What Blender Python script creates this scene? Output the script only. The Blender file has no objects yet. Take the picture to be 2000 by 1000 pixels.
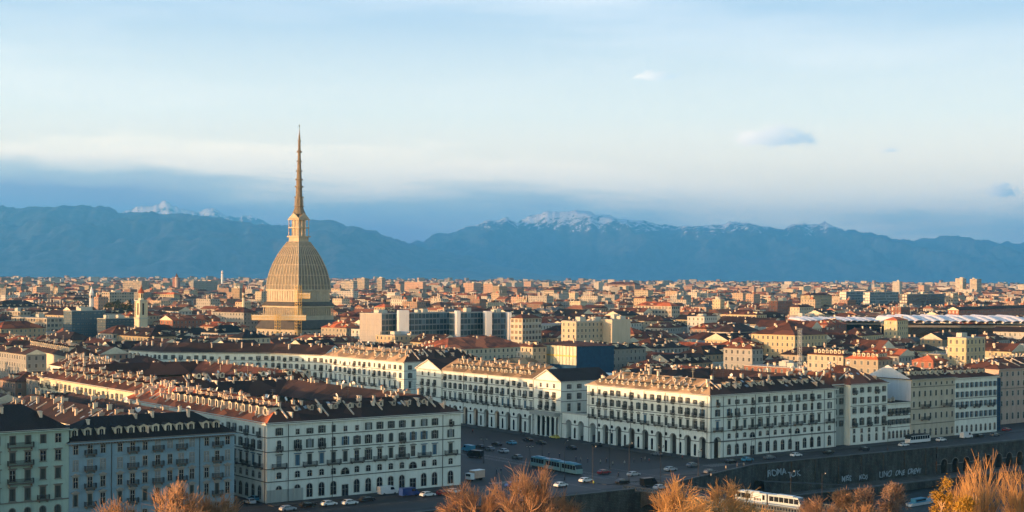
import bpy, math, random
from mathutils import Vector, Matrix
R = math.radians
rnd = random.Random(7)
sc = bpy.context.scene
COL = sc.collection
# ------------------------------------------------------------------ camera, world, sun, exposure
F = 2860.0                    # focal length in pixels of the 2000 px wide frame
CZ = 60.0                     # eye height above the square
ROLL = 0.0062
cam_d = bpy.data.cameras.new('camera'); cam = bpy.data.objects.new('camera', cam_d); COL.objects.link(cam)
cam_d.sensor_width = 36; cam_d.lens = 36 * F / 2000
cam_d.shift_y = -(500 - 546.5) / 2000
cam_d.clip_start = 1; cam_d.clip_end = 200000
cam.location = (0, 0, CZ)
cam.rotation_euler = (Matrix.Rotation(R(90), 4, 'X') @ Matrix.Rotation(ROLL, 4, 'Z')).to_euler()
sc.camera = cam
SUN_EL = R(3.8); SUN_L = Vector((0.86, 0.51)).normalized()      # horizontal travel direction of the light
vs = sc.view_settings; vs.view_transform = 'Standard'; vs.look = 'None'; vs.gamma = 1; vs.use_curve_mapping = False
vs.exposure = 0.98
sd = bpy.data.lights.new('sun', 'SUN'); so = bpy.data.objects.new('sun', sd); COL.objects.link(so)
sd.energy = 3.8; sd.angle = R(0.5); sd.color = (1.0, 0.56, 0.27)
ldir = Vector((SUN_L.x * math.cos(SUN_EL), SUN_L.y * math.cos(SUN_EL), -math.sin(SUN_EL)))
so.rotation_euler = ldir.to_track_quat('-Z', 'Y').to_euler()
sc.cycles.max_bounces = 4; sc.cycles.diffuse_bounces = 2; sc.cycles.glossy_bounces = 2
sc.cycles.volume_bounces = 1; sc.cycles.transparent_max_bounces = 8
sc.cycles.use_denoising = True

class NT:
    """small helper to write node trees"""
    def __init__(s, tree): s.t = tree; s.n = tree.nodes; s.l = tree.links
    def node(s, typ, **kw):
        n = s.n.new(typ)
        for k, v in kw.items(): setattr(n, k, v)
        return n
    def link(s, a, b): s.l.new(a, b)
    def val(s, x, sock):
        if isinstance(x, (int, float)): sock.default_value = x
        elif isinstance(x, (tuple, list)): sock.default_value = x if len(x) == len(sock.default_value) else tuple(x) + (1,)
        else: s.l.new(x, sock)
    def math(s, op, a, b=0.0, c=0.0, clamp=False):
        n = s.n.new('ShaderNodeMath'); n.operation = op; n.use_clamp = clamp
        s.val(a, n.inputs[0]); s.val(b, n.inputs[1]); s.val(c, n.inputs[2]); return n.outputs[0]
    def mix(s, f, a, b, mode='MIX'):
        n = s.n.new('ShaderNodeMix'); n.data_type = 'RGBA'; n.blend_type = mode; n.clamp_factor = True
        s.val(f, n.inputs[0]); s.val(a, n.inputs[6]); s.val(b, n.inputs[7]); return n.outputs[2]
    def ramp(s, f, stops, interp='LINEAR'):
        n = s.n.new('ShaderNodeValToRGB'); n.color_ramp.interpolation = interp
        els = n.color_ramp.elements
        while len(els) > 1: els.remove(els[-1])
        for i, (p, c) in enumerate(stops):
            e = els[0] if i == 0 else els.new(p)
            e.position = p; e.color = (c, c, c, 1) if isinstance(c, (int, float)) else tuple(c) + (1,)
        s.val(f, n.inputs[0]); return n.outputs[0]
    def maprange(s, x, a, b, c=0.0, d=1.0, smooth=False):
        n = s.n.new('ShaderNodeMapRange'); n.interpolation_type = 'SMOOTHSTEP' if smooth else 'LINEAR'
        s.val(x, n.inputs[0])
        for i, v in enumerate((a, b, c, d)): s.val(v, n.inputs[1 + i])
        return n.outputs[0]
    def noise(s, vec, scale, detail=4, rough=0.55):
        n = s.n.new('ShaderNodeTexNoise'); n.inputs['Scale'].default_value = scale
        n.inputs['Detail'].default_value = detail; n.inputs['Roughness'].default_value = rough
        if vec is not None: s.link(vec, n.inputs['Vector'])
        return n.outputs[0]
    def scaled(s, vec, sc_, loc=(0, 0, 0)):
        n = s.n.new('ShaderNodeMapping'); n.inputs['Scale'].default_value = sc_; n.inputs['Location'].default_value = loc
        s.link(vec, n.inputs['Vector']); return n.outputs[0]

world = bpy.data.worlds.new('World'); sc.world = world; world.use_nodes = True
wt = world.node_tree; wt.nodes.clear(); W = NT(wt)
SKY_STRENGTH = 0.15
sky = W.node('ShaderNodeTexSky', sky_type='NISHITA'); sky.sun_disc = False
sky.sun_elevation = SUN_EL; sky.sun_rotation = math.atan2(-SUN_L.x, -SUN_L.y)
sky.air_density = 1.0; sky.dust_density = 0.6; sky.ozone_density = 1.6; sky.altitude = 250
tc = W.node('ShaderNodeTexCoord'); sep = W.node('ShaderNodeSeparateXYZ'); W.link(tc.outputs['Generated'], sep.inputs[0])
SX, SY, SZ = sep.outputs
hyp = W.math('SQRT', W.math('ADD', W.math('MULTIPLY', SX, SX), W.math('MULTIPLY', SY, SY)))
elev = W.math('DIVIDE', SZ, W.math('MAXIMUM', hyp, 0.01))
azim = W.math('ARCTAN2', SX, SY)
cmb = W.node('ShaderNodeCombineXYZ'); W.val(W.math('MULTIPLY', azim, 1.0), cmb.inputs[0]); W.val(W.math('MULTIPLY', elev, 4.5), cmb.inputs[1])
nz1 = W.noise(cmb.outputs[0], 3.2, 6, 0.6)
cmb2 = W.node('ShaderNodeCombineXYZ'); W.val(azim, cmb2.inputs[0]); W.val(W.math('MULTIPLY', elev, 9.0), cmb2.inputs[1]); cmb2.inputs[2].default_value = 3.3
nz2 = W.noise(cmb2.outputs[0], 7.0, 6, 0.62)
# clean the low-sun sky towards the pale morning blue, then lay the cloud bank over the mountains
tint = W.ramp(W.maprange(elev, 0.0, 0.6), [(0, (2.3, 1.8, 1.5)), (0.14, (2.2, 1.75, 1.48)), (0.32, (1.15, 1.15, 1.15)), (1, (0.7, 0.9, 1.0))])
skycol = W.mix(1.0, sky.outputs[0], tint, 'MULTIPLY')
bright = W.ramp(W.maprange(elev, 0.0, 1.0), [(0, 2.3), (0.1, 2.5), (0.25, 2.4), (0.55, 1.4), (1, 0.8)])
skycol = W.mix(1.0, skycol, bright, 'MULTIPLY')
pale = W.ramp(W.maprange(elev, 0.0, 0.4), [(0, (8.0, 6.2, 4.5)), (0.14, (9.0, 6.9, 4.7)), (0.2, (7.8, 6.3, 4.6)), (0.28, (5.4, 5.1, 4.4)), (0.45, (2.4, 2.95, 3.6)), (1, (1.4, 2.3, 3.7))])
front = W.maprange(SY, -0.1, 0.7, 0.0, 0.95, True)
skycol = W.mix(front, skycol, pale)
# top edge of the bank: high on the left, lower to the right
edge = W.ramp(W.maprange(azim, -0.5, 0.5), [(0, 0.094), (0.16, 0.100), (0.25, 0.099), (0.3, 0.086), (0.38, 0.084), (0.45, 0.088), (0.52, 0.084), (0.6, 0.066), (0.75, 0.064), (0.9, 0.060), (1, 0.06)], 'B_SPLINE')
t = W.math('SUBTRACT', W.math('ADD', edge, W.math('MULTIPLY', W.math('SUBTRACT', nz1, 0.5), 0.085)), elev)
t = W.math('ADD', t, W.math('MULTIPLY', W.math('SUBTRACT', nz2, 0.5), 0.042))
cl_a = W.maprange(t, -0.006, 0.012, 0.0, 0.92, True)
cl_c = W.ramp(W.maprange(t, 0.0, 0.075), [(0, (9.6, 7.6, 5.4)), (0.2, (8.6, 6.8, 4.9)), (0.42, (4.0, 3.9, 3.6)), (0.7, (1.9, 1.85, 2.8)), (1, (1.4, 1.6, 2.9))])
cl_a = W.math('MULTIPLY', cl_a, W.maprange(SY, 0.1, 0.7))
skycol = W.mix(cl_a, skycol, cl_c)
# thin veils higher up
veil = W.math('MULTIPLY', W.maprange(W.noise(cmb2.outputs[0], 2.1, 5, 0.6), 0.5, 0.8), W.maprange(elev, 0.05, 0.12, 0.0, 0.35))
skycol = W.mix(veil, skycol, (7.2, 6.4, 5.6))
def puff(col, a0, e0, sa, se, seed, amp=1.0):
    """a small cloud of the sky: lit cream on the sun side, grey away from it"""
    c = W.node('ShaderNodeCombineXYZ'); da = W.math('DIVIDE', W.math('SUBTRACT', azim, a0), sa); de = W.math('DIVIDE', W.math('SUBTRACT', elev, e0), se)
    W.link(da, c.inputs[0]); W.link(W.math('MULTIPLY', de, 0.55), c.inputs[1]); c.inputs[2].default_value = seed
    n = W.noise(c.outputs[0], 1.9, 6, 0.6); de2 = W.math('ADD', de, W.math('MULTIPLY', W.math('MAXIMUM', W.math('MULTIPLY', de, -1.0), 0.0), -0.9))
    d = W.math('SQRT', W.math('ADD', W.math('MULTIPLY', da, da), W.math('MULTIPLY', de2, de2)))
    m_ = W.math('MULTIPLY', W.maprange(W.math('ADD', d, W.math('MULTIPLY', W.math('SUBTRACT', n, 0.5), 1.9)), 1.0, 0.5, 0.0, amp, True), W.math('GREATER_THAN', SY, 0.1))
    tone = W.maprange(W.math('ADD', da, W.math('MULTIPLY', de, -0.35)), -0.7, 0.5)
    return W.mix(m_, col, W.mix(tone, (8.0, 6.6, 5.4), (3.3, 3.7, 4.2)))
skycol = puff(skycol, 0.178, 0.0950, 0.033, 0.0098, 4.4, 0.85)
skycol = puff(skycol, 0.098, 0.1385, 0.017, 0.0052, 8.9, 0.5)
skycol = puff(skycol, 0.3225, 0.0585, 0.012, 0.0070, 5.6, 0.9)
skycol = puff(skycol, 0.250, 0.0868, 0.010, 0.0022, 12.0, 0.6)
bg = W.node('ShaderNodeBackground'); W.link(skycol, bg.inputs[0]); bg.inputs[1].default_value = SKY_STRENGTH
wo = W.node('ShaderNodeOutputWorld'); W.link(bg.outputs[0], wo.inputs[0])

# ------------------------------------------------------------------ materials
def new_mat(name):
    m = bpy.data.materials.new(name); m.use_nodes = True; m.node_tree.nodes.clear()
    T = NT(m.node_tree); b = T.node('ShaderNodeBsdfPrincipled'); o = T.node('ShaderNodeOutputMaterial'); T.link(b.outputs[0], o.inputs[0])
    return m, T, b
def mat(name, col, rough=0.8, var=0.18, scale=0.6, metal=0.0, spec=0.3, bump=0.0, streak=False, per_obj=0.0):
    m, T, b = new_mat(name)
    tcn = T.node('ShaderNodeTexCoord').outputs['Object']
    n = T.noise(T.scaled(tcn, (1, 1, 0.25)) if streak else tcn, scale, 5, 0.65)
    k = T.maprange(n, 0.3, 0.7, 1 - var, 1 + var)
    if per_obj:
        oi = T.node('ShaderNodeObjectInfo'); k = T.math('MULTIPLY', k, T.maprange(oi.outputs['Random'], 0, 1, 1 - per_obj, 1 + per_obj))
    vm = T.node('ShaderNodeVectorMath', operation='SCALE'); vm.inputs[0].default_value = col; T.link(k, vm.inputs['Scale'])
    T.link(vm.outputs[0], b.inputs['Base Color'])
    b.inputs['Roughness'].default_value = rough; b.inputs['Metallic'].default_value = metal; b.inputs['Specular IOR Level'].default_value = spec
    if streak:
        sc_ = T.noise(T.scaled(tcn, (1.6, 1.6, 0.09)), 0.9, 5, 0.7)
        dirt = T.mix(T.maprange(sc_, 0.5, 0.72, 0, 0.4), vm.outputs[0], tuple(c * 0.45 for c in col)); T.link(dirt, b.inputs['Base Color'])
    if bump:
        bn = T.node('ShaderNodeBump'); bn.inputs['Strength'].default_value = bump; bn.inputs['Distance'].default_value = 0.3
        T.link(T.noise(tcn, scale * 6, 3), bn.inputs['Height']); T.link(bn.outputs[0], b.inputs['Normal'])
    return m
def roof_mat(name, col, col2):
    """rows of pan tiles, patched and weathered"""
    m, T, b = new_mat(name)
    tcn = T.node('ShaderNodeTexCoord').outputs['Object']
    oi = T.node('ShaderNodeObjectInfo').outputs['Random']
    base = T.mix(T.maprange(T.noise(tcn, 0.18, 5, 0.7), 0.35, 0.65), col, col2)
    base = T.mix(T.maprange(T.noise(tcn, 2.5, 3, 0.7), 0.45, 0.75, 0, 0.5), base, (0.03, 0.026, 0.024))
    vo = T.node('ShaderNodeTexVoronoi'); vo.inputs['Scale'].default_value = 0.16; T.link(tcn, vo.inputs['Vector'])
    base = T.mix(T.maprange(T.noise(vo.outputs['Position'], 3.0, 0), 0.52, 0.56, 0, 0.55), base, tuple(min(1, c * 1.9) for c in col))
    sat = T.node('ShaderNodeHueSaturation'); T.link(base, sat.inputs['Color']); T.val(T.maprange(oi, 0, 1, 0.7, 1.3), sat.inputs['Value'])
    T.link(sat.outputs[0], b.inputs['Base Color']); b.inputs['Roughness'].default_value = 0.9; b.inputs['Specular IOR Level'].default_value = 0.15
    uv = T.node('ShaderNodeUVMap').outputs[0]
    w = T.node('ShaderNodeTexWave'); w.inputs['Scale'].default_value = 0.55; T.link(uv, w.inputs['Vector'])
    bn = T.node('ShaderNodeBump'); bn.inputs['Strength'].default_value = 0.35; bn.inputs['Distance'].default_value = 0.12
    T.link(w.outputs[1], bn.inputs['Height']); T.link(bn.outputs[0], b.inputs['Normal'])
    return m
def facade_mat(name, col, win=(0.34, 0.66, 0.28, 0.78), shut=(0.10, 0.12, 0.11), glass=(0.02, 0.028, 0.035), tint=False, band=True, closed=0.35, attr=False):
    """plaster with rows of windows; UV runs in bays across and floors up"""
    m, T, b = new_mat(name)
    uv = T.node('ShaderNodeUVMap').outputs[0]
    sp = T.node('ShaderNodeSeparateXYZ'); T.link(uv, sp.inputs[0])
    u, v = sp.outputs[0], sp.outputs[1]
    fu, fv = T.math('FRACT', u), T.math('FRACT', v)
    def inside(x, a, c): return T.math('MULTIPLY', T.math('GREATER_THAN', x, a), T.math('LESS_THAN', x, c))
    w0, w1, h0, h1 = win
    mask = T.math('MULTIPLY', inside(fu, w0, w1), inside(fv, h0, h1))
    frame = T.math('MULTIPLY', inside(fu, w0 - 0.05, w1 + 0.05), inside(fv, h0 - 0.03, h1 + 0.05))
    cell = T.node('ShaderNodeCombineXYZ'); T.link(T.math('FLOOR', u), cell.inputs[0]); T.link(T.math('FLOOR', v), cell.inputs[1])
    oi = T.node('ShaderNodeObjectInfo').outputs['Random']; T.link(T.math('MULTIPLY', oi, 91.0), cell.inputs[2])
    wn = T.node('ShaderNodeTexWhiteNoise'); T.link(cell.outputs[0], wn.inputs['Vector'])
    rv = wn.outputs[0]
    tcn = T.node('ShaderNodeTexCoord').outputs['Object']
    if attr:
        base = T.node('ShaderNodeAttribute', attribute_name='tint').outputs['Color']
    else:
        base = T.mix(oi, tuple(c * 0.55 for c in col), tuple(min(1, c * 0.98) for c in col))
    base = T.mix(T.maprange(T.noise(T.scaled(tcn, (1, 1, 0.3)), 0.35, 5, 0.7), 0.35, 0.75, 0, 0.3), base, (0.16, 0.14, 0.12))
    if band: base = T.mix(T.math('MULTIPLY', inside(fv, 0.0, 0.06), 0.5), base, (0.2, 0.19, 0.17))
    base = T.mix(T.math('MULTIPLY', frame, 0.45), base, (0.5, 0.48, 0.43))
    inner = T.mix(T.math('LESS_THAN', rv, closed), glass, shut)
    # sash bar down the middle
    inner = T.mix(T.math('MULTIPLY', inside(fu, (w0 + w1) / 2 - 0.02, (w0 + w1) / 2 + 0.02), 0.6), inner, (0.3, 0.3, 0.28))
    T.link(T.mix(mask, base, inner), b.inputs['Base Color'])
    T.val(T.math('SUBTRACT', 0.85, T.math('MULTIPLY', mask, T.math('MULTIPLY', T.math('GREATER_THAN', rv, closed), 0.6))), b.inputs['Roughness'])
    b.inputs['Specular IOR Level'].default_value = 0.3
    bn = T.node('ShaderNodeBump'); bn.inputs['Strength'].default_value = 1.0; bn.inputs['Distance'].default_value = 0.25
    T.link(T.math('SUBTRACT', 1.0, mask), bn.inputs['Height']); T.link(bn.outputs[0], b.inputs['Normal'])
    return m
M = {}
M['white'] = mat('white_stucco', (0.66, 0.69, 0.62), 0.85, 0.09, 0.25, streak=True, bump=0.06)
M['cream'] = mat('cream_stucco', (0.56, 0.50, 0.36), 0.85, 0.10, 0.25, streak=True, bump=0.06)
M['blue'] = mat('blue_stucco', (0.20, 0.30, 0.36), 0.85, 0.10, 0.3, streak=True, bump=0.06)
M['green'] = mat('green_stucco', (0.30, 0.41, 0.36), 0.85, 0.10, 0.3, streak=True, bump=0.06)
M['beige'] = mat('beige_stucco', (0.44, 0.40, 0.31), 0.85, 0.12, 0.3, streak=True, bump=0.06)
M['grey'] = mat('grey_stucco', (0.34, 0.36, 0.33), 0.85, 0.12, 0.3, streak=True, bump=0.06)
M['pink'] = mat('pink_stucco', (0.46, 0.33, 0.26), 0.85, 0.12, 0.3, streak=True)
M['blank'] = mat('pale_render', (0.46, 0.50, 0.54), 0.85, 0.08, 0.2, streak=True)
M['trim'] = mat('stone_trim', (0.40, 0.40, 0.35), 0.8, 0.12, 1.0)
M['course'] = mat('string_course_stone', (0.11, 0.12, 0.11), 0.85, 0.2, 0.8)
M['dtrim'] = mat('grey_trim', (0.15, 0.145, 0.13), 0.8, 0.2, 1.0)
M['bluetrim'] = mat('sand_trim', (0.25, 0.24, 0.21), 0.8, 0.15, 1.0)
M['glass'] = mat('window_glass', (0.012, 0.016, 0.02), 0.15, 0.3, 2, spec=0.6)
M['glassl'] = mat('curtained_window', (0.16, 0.2, 0.22), 0.35, 0.4, 1, spec=0.5)
M['shut'] = mat('grey_shutter', (0.04, 0.05, 0.046), 0.6, 0.2, 1)
M['shutb'] = mat('blue_shutter', (0.06, 0.13, 0.19), 0.6, 0.2, 1)
M['sash'] = mat('sash_paint', (0.42, 0.42, 0.38), 0.6, 0.1, 1)
M['iron'] = mat('dark_iron', (0.02, 0.022, 0.022), 0.5, 0.2, 2)
M['pipe'] = mat('downpipe_metal', (0.055, 0.06, 0.055), 0.5, 0.2, 1)
M['balc'] = mat('balcony_stone', (0.12, 0.115, 0.10), 0.8, 0.2, 1)
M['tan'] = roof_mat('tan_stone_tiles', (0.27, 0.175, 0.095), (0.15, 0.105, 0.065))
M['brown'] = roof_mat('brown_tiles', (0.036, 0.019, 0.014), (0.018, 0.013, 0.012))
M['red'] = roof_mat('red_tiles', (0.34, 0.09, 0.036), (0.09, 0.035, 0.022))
M['rust'] = roof_mat('russet_tiles', (0.10, 0.038, 0.022), (0.04, 0.02, 0.015))
M['slate'] = roof_mat('dark_slate', (0.012, 0.012, 0.013), (0.02, 0.017, 0.016))
M['flat'] = mat('flat_roof_felt', (0.20, 0.19, 0.18), 0.9, 0.35, 0.3, per_obj=0.4)
M['chim'] = mat('chimney_plaster', (0.50, 0.42, 0.33), 0.9, 0.25, 0.8, per_obj=0.25)
M['chimcap'] = mat('chimney_cap', (0.22, 0.13, 0.09), 0.9, 0.25, 0.8)
M['dormer'] = mat('dormer_plaster', (0.56, 0.50, 0.38), 0.85, 0.15, 0.8, per_obj=0.2)
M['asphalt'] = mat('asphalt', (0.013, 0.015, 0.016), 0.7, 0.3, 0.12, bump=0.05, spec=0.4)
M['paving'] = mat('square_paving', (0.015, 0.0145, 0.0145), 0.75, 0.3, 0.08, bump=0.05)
M['pave2'] = mat('pavement_stone', (0.045, 0.048, 0.048), 0.8, 0.25, 0.3)
M['line'] = mat('road_paint', (0.2, 0.2, 0.19), 0.7, 0.35, 1)
M['rail'] = mat('tram_rail_steel', (0.10, 0.12, 0.13), 0.3, 0.1, 1, metal=0.8)
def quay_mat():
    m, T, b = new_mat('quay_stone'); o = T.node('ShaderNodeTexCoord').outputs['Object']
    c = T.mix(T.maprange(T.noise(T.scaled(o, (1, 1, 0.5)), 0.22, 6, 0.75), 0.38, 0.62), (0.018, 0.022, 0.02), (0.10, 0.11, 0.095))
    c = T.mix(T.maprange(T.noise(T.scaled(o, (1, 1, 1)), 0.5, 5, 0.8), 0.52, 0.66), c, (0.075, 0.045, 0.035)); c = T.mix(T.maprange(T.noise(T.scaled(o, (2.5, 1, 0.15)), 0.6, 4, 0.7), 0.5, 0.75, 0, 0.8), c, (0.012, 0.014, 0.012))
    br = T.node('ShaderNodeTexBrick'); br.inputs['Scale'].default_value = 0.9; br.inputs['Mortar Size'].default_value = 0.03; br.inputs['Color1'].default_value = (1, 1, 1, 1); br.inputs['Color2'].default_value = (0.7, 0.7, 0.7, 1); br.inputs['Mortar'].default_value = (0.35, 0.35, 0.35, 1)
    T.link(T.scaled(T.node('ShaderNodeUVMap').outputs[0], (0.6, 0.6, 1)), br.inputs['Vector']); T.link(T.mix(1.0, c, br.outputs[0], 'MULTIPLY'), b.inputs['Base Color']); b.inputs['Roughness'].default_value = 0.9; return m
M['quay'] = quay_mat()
M['quayl'] = mat('parapet_stone', (0.085, 0.095, 0.095), 0.85, 0.3, 0.3)
M['bark'] = mat('bark', (0.31, 0.21, 0.12), 0.9, 0.3, 1.5, per_obj=0.15)
M['twig'] = mat('bare_twigs', (0.30, 0.175, 0.095), 0.9, 0.3, 0.6, per_obj=0.15)
M['twigg'] = mat('golden_twigs', (0.44, 0.25, 0.095), 0.9, 0.3, 0.6)
M['twigd'] = mat('grey_twigs', (0.20, 0.13, 0.09), 0.9, 0.3, 0.6, per_obj=0.2)
M['needle'] = mat('yellow_foliage', (0.30, 0.17, 0.02), 0.8, 0.45, 0.7)
M['needled'] = mat('dark_foliage', (0.035, 0.045, 0.02), 0.85, 0.4, 0.3)
M['mole'] = mat('pale_dome_stone', (0.36, 0.315, 0.235), 0.85, 0.18, 0.25)
M['moled'] = mat('dome_slab', (0.16, 0.145, 0.11), 0.8, 0.22, 0.3)
M['spire'] = mat('weathered_spire_stone', (0.15, 0.125, 0.085), 0.8, 0.3, 0.4)
M['moleroof'] = mat('dark_lead_roof', (0.07, 0.062, 0.05), 0.7, 0.25, 0.3)
M['scaf'] = mat('yellow_scaffold', (0.62, 0.40, 0.10), 0.7, 0.15, 0.5)
M['whitep'] = mat('white_paint', (0.62, 0.64, 0.64), 0.4, 0.05, 1)
M['canopy'] = mat('white_canopy_sheet', (0.66, 0.63, 0.62), 0.5, 0.1, 0.05)
M['tramblue'] = mat('blue_tram_paint', (0.035, 0.20, 0.30), 0.35, 0.06, 1)
M['tramwhite'] = mat('pale_blue_tram_paint', (0.36, 0.44, 0.48), 0.35, 0.06, 1)
M['tramlite'] = mat('pale_tram_paint', (0.17, 0.28, 0.28), 0.35, 0.06, 1)
M['rubber'] = mat('rubber', (0.015, 0.015, 0.015), 0.8, 0.1, 1)
M['lamp'] = mat('lamp_glass', (0.6, 0.6, 0.56), 0.3, 0.05, 1)
M['skin'] = mat('skin', (0.45, 0.28, 0.2), 0.6, 0.05, 1)
M['graf'] = mat('white_graffiti', (0.27, 0.34, 0.38), 0.7, 0.3, 2)
def emis(name, col, st):
    m, T, b = new_mat(name); b.inputs['Base Color'].default_value = (*col, 1); b.inputs['Emission Color'].default_value = (*col, 1); b.inputs['Emission Strength'].default_value = st; return m
M['lit'] = emis('lit_lamp', (1.0, 0.62, 0.25), 6.0)
for k, c in dict(carwhite=(0.6, 0.62, 0.62), carblack=(0.015, 0.016, 0.018), cargrey=(0.12, 0.13, 0.14), carblue=(0.02, 0.05, 0.18), carred=(0.2, 0.02, 0.02), carsilver=(0.33, 0.35, 0.37), carcyan=(0.05, 0.22, 0.33), yellow=(0.5, 0.42, 0.08), cloth1=(0.03, 0.035, 0.06), cloth2=(0.2, 0.05, 0.04), cloth3=(0.25, 0.24, 0.2), cloth4=(0.5, 0.6, 0.08), trousers=(0.03, 0.03, 0.035)).items():
    M[k] = mat(k, c, 0.3 if k.startswith('car') else 0.7, 0.05, 1)
FM = {}
FM['cream'] = facade_mat('cream_house_front', (0.52, 0.45, 0.33))
FM['ochre'] = facade_mat('ochre_house_front', (0.46, 0.34, 0.21))
FM['white'] = facade_mat('white_house_front', (0.50, 0.48, 0.43))
FM['pink'] = facade_mat('pink_house_front', (0.44, 0.28, 0.20))
FM['grey'] = facade_mat('grey_house_front', (0.28, 0.28, 0.26))
FM['yellow'] = facade_mat('yellow_house_front', (0.52, 0.43, 0.26))
FM['brick'] = facade_mat('brick_house_front', (0.30, 0.11, 0.065))
FM['glass'] = facade_mat('glass_office_front', (0.26, 0.33, 0.38), win=(0.06, 0.94, 0.12, 0.9), glass=(0.03, 0.065, 0.085), shut=(0.09, 0.15, 0.18), closed=0.25)
FM['dark'] = facade_mat('dark_slab_front', (0.10, 0.10, 0.11), win=(0.15, 0.85, 0.25, 0.85), closed=0.2)
FM['flatb'] = facade_mat('apartment_front', (0.50, 0.45, 0.36), win=(0.15, 0.8, 0.3, 0.85), glass=(0.04, 0.04, 0.045), shut=(0.2, 0.15, 0.1))
FM['mass'] = facade_mat('far_house_front', (0.4, 0.35, 0.25), attr=True, band=False)
FM['panel'] = facade_mat('marble_panel_front', (0.52, 0.5, 0.47), win=(0.49, 0.51, 0.02, 0.98), closed=0.5, glass=(0.25, 0.22, 0.2), shut=(0.3, 0.28, 0.25))
FM['scafsheet'] = mat('scaffold_sheeting', (0.46, 0.47, 0.36), 0.7, 0.25, 0.5, streak=True)
FM['net'] = mat('blue_scaffold_net', (0.007, 0.045, 0.10), 0.8, 0.3, 0.5)
FM['teal'] = facade_mat('teal_block_front', (0.05, 0.10, 0.14), win=(0.3, 0.7, 0.4, 0.6))
FM['olive'] = M['beige']
def mass_roof():
    m, T, b = new_mat('far_roof'); a = T.node('ShaderNodeAttribute', attribute_name='tint').outputs['Color']
    T.link(a, b.inputs['Base Color']); b.inputs['Roughness'].default_value = 0.95; b.inputs['Specular IOR Level'].default_value = 0.1; return m
M['massroof'] = mass_roof()

# ------------------------------------------------------------------ mesh helpers
class MB:
    def __init__(s, mats): s.v = []; s.f = []; s.m = []; s.uv = []; s.mats = [M.get(x) or FM.get(x) if isinstance(x, str) else x for x in mats]; s.tint = None; s.ft = []
    def face(s, pts, m=0, uv=None):
        i = len(s.v); s.v.extend(tuple(p) for p in pts); s.f.append(tuple(range(i, i + len(pts)))); s.m.append(m)
        if uv is None:
            a = Vector(pts[0]); e = Vector(pts[1]) - a; L = e.length or 1; e = e / L
            n = e.cross(Vector(pts[-1]) - a); n = n.normalized() if n.length > 1e-9 else Vector((0, 0, 1)); g = n.cross(e)
            uv = [((Vector(p) - a).dot(e), (Vector(p) - a).dot(g)) for p in pts]
        s.uv.extend(uv); s.ft.append(s.tint)
    def box(s, a, b, m=0, bottom=True, xf=None):
        (x0, y0, z0), (x1, y1, z1) = a, b
        P = [(x0, y0, z0), (x1, y0, z0), (x1, y1, z0), (x0, y1, z0), (x0, y0, z1), (x1, y0, z1), (x1, y1, z1), (x0, y1, z1)]
        if xf: P = [xf(p) for p in P]
        for q in ((0, 1, 5, 4), (1, 2, 6, 5), (2, 3, 7, 6), (3, 0, 4, 7), (4, 5, 6, 7)) + (((3, 2, 1, 0),) if bottom else ()):
            s.face([P[i] for i in q], m)
    def wall(s, p, q, z0, z1, m=0, bay=3.4, floor=3.5, uvbase=None):
        L = math.hypot(q[0] - p[0], q[1] - p[1]); nb = max(1, round(L / bay)); nf = max(1, round((z1 - z0) / floor))
        s.face([(p[0], p[1], z0), (q[0], q[1], z0), (q[0], q[1], z1), (p[0], p[1], z1)], m, [(0, 0), (nb, 0), (nb, nf), (0, nf)])
    def tube(s, a, b, r0, r1, n=4, m=0):
        a, b = Vector(a), Vector(b); d = (b - a)
        if d.length < 1e-6: return
        d.normalize(); x = d.orthogonal().normalized(); y = d.cross(x)
        A = [a + (x * math.cos(k * 6.2832 / n) + y * math.sin(k * 6.2832 / n)) * r0 for k in range(n)]
        B = [b + (x * math.cos(k * 6.2832 / n) + y * math.sin(k * 6.2832 / n)) * r1 for k in range(n)]
        i = len(s.v); s.v.extend(tuple(p) for p in A + B)
        for k in range(n):
            j = (k + 1) % n; s.f.append((i + k, i + j, i + n + j, i + n + k)); s.m.append(m); s.uv.extend([(0, 0)] * 4); s.ft.append(s.tint)
    def lathe(s, prof, n=16, m=0, rot=0.0, c=(0, 0)):
        for (r0, z0), (r1, z1) in zip(prof, prof[1:]):
            for k in range(n):
                a0 = rot + k * 2 * math.pi / n; a1 = rot + (k + 1) * 2 * math.pi / n
                P = [(c[0] + r0 * math.cos(a0), c[1] + r0 * math.sin(a0), z0), (c[0] + r0 * math.cos(a1), c[1] + r0 * math.sin(a1), z0),
                     (c[0] + r1 * math.cos(a1), c[1] + r1 * math.sin(a1), z1), (c[0] + r1 * math.cos(a0), c[1] + r1 * math.sin(a0), z1)]
                if r1 < 1e-4: P = P[:3]
                elif r0 < 1e-4: P = [P[0]] + P[2:]
                s.face(P, m)
    def mesh(s, name):
        me = bpy.data.meshes.new(name); me.from_pydata(s.v, [], s.f)
        for m in s.mats: me.materials.append(m)
        me.polygons.foreach_set('material_index', s.m)
        ul = me.uv_layers.new(name='UVMap'); ul.data.foreach_set('uv', [c for uv in s.uv for c in uv])
        if any(t is not None for t in s.ft):
            ca = me.color_attributes.new('tint', 'FLOAT_COLOR', 'CORNER')
            data = []
            for f, t_ in zip(s.f, s.ft): data.extend((t_ or (0.3, 0.3, 0.3, 1)) * len(f))
            ca.data.foreach_set('color', data)
        me.update(); return me
    def build(s, name, parent=None, loc=None, rz=0.0): return add(name, s.mesh(name), parent, loc, rz)
def add(name, me, parent=None, loc=None, rz=0.0):
    o = bpy.data.objects.new(name, me); COL.objects.link(o)
    if parent is not None: o.parent = parent
    if loc is not None: o.location = loc
    if rz: o.rotation_euler = (0, 0, rz)
    return o
def thing(name, label, cat, loc=(0, 0, 0), rz=0.0, group=None):
    return tag(add(name, None, None, loc, rz), label, cat, group)
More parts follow.
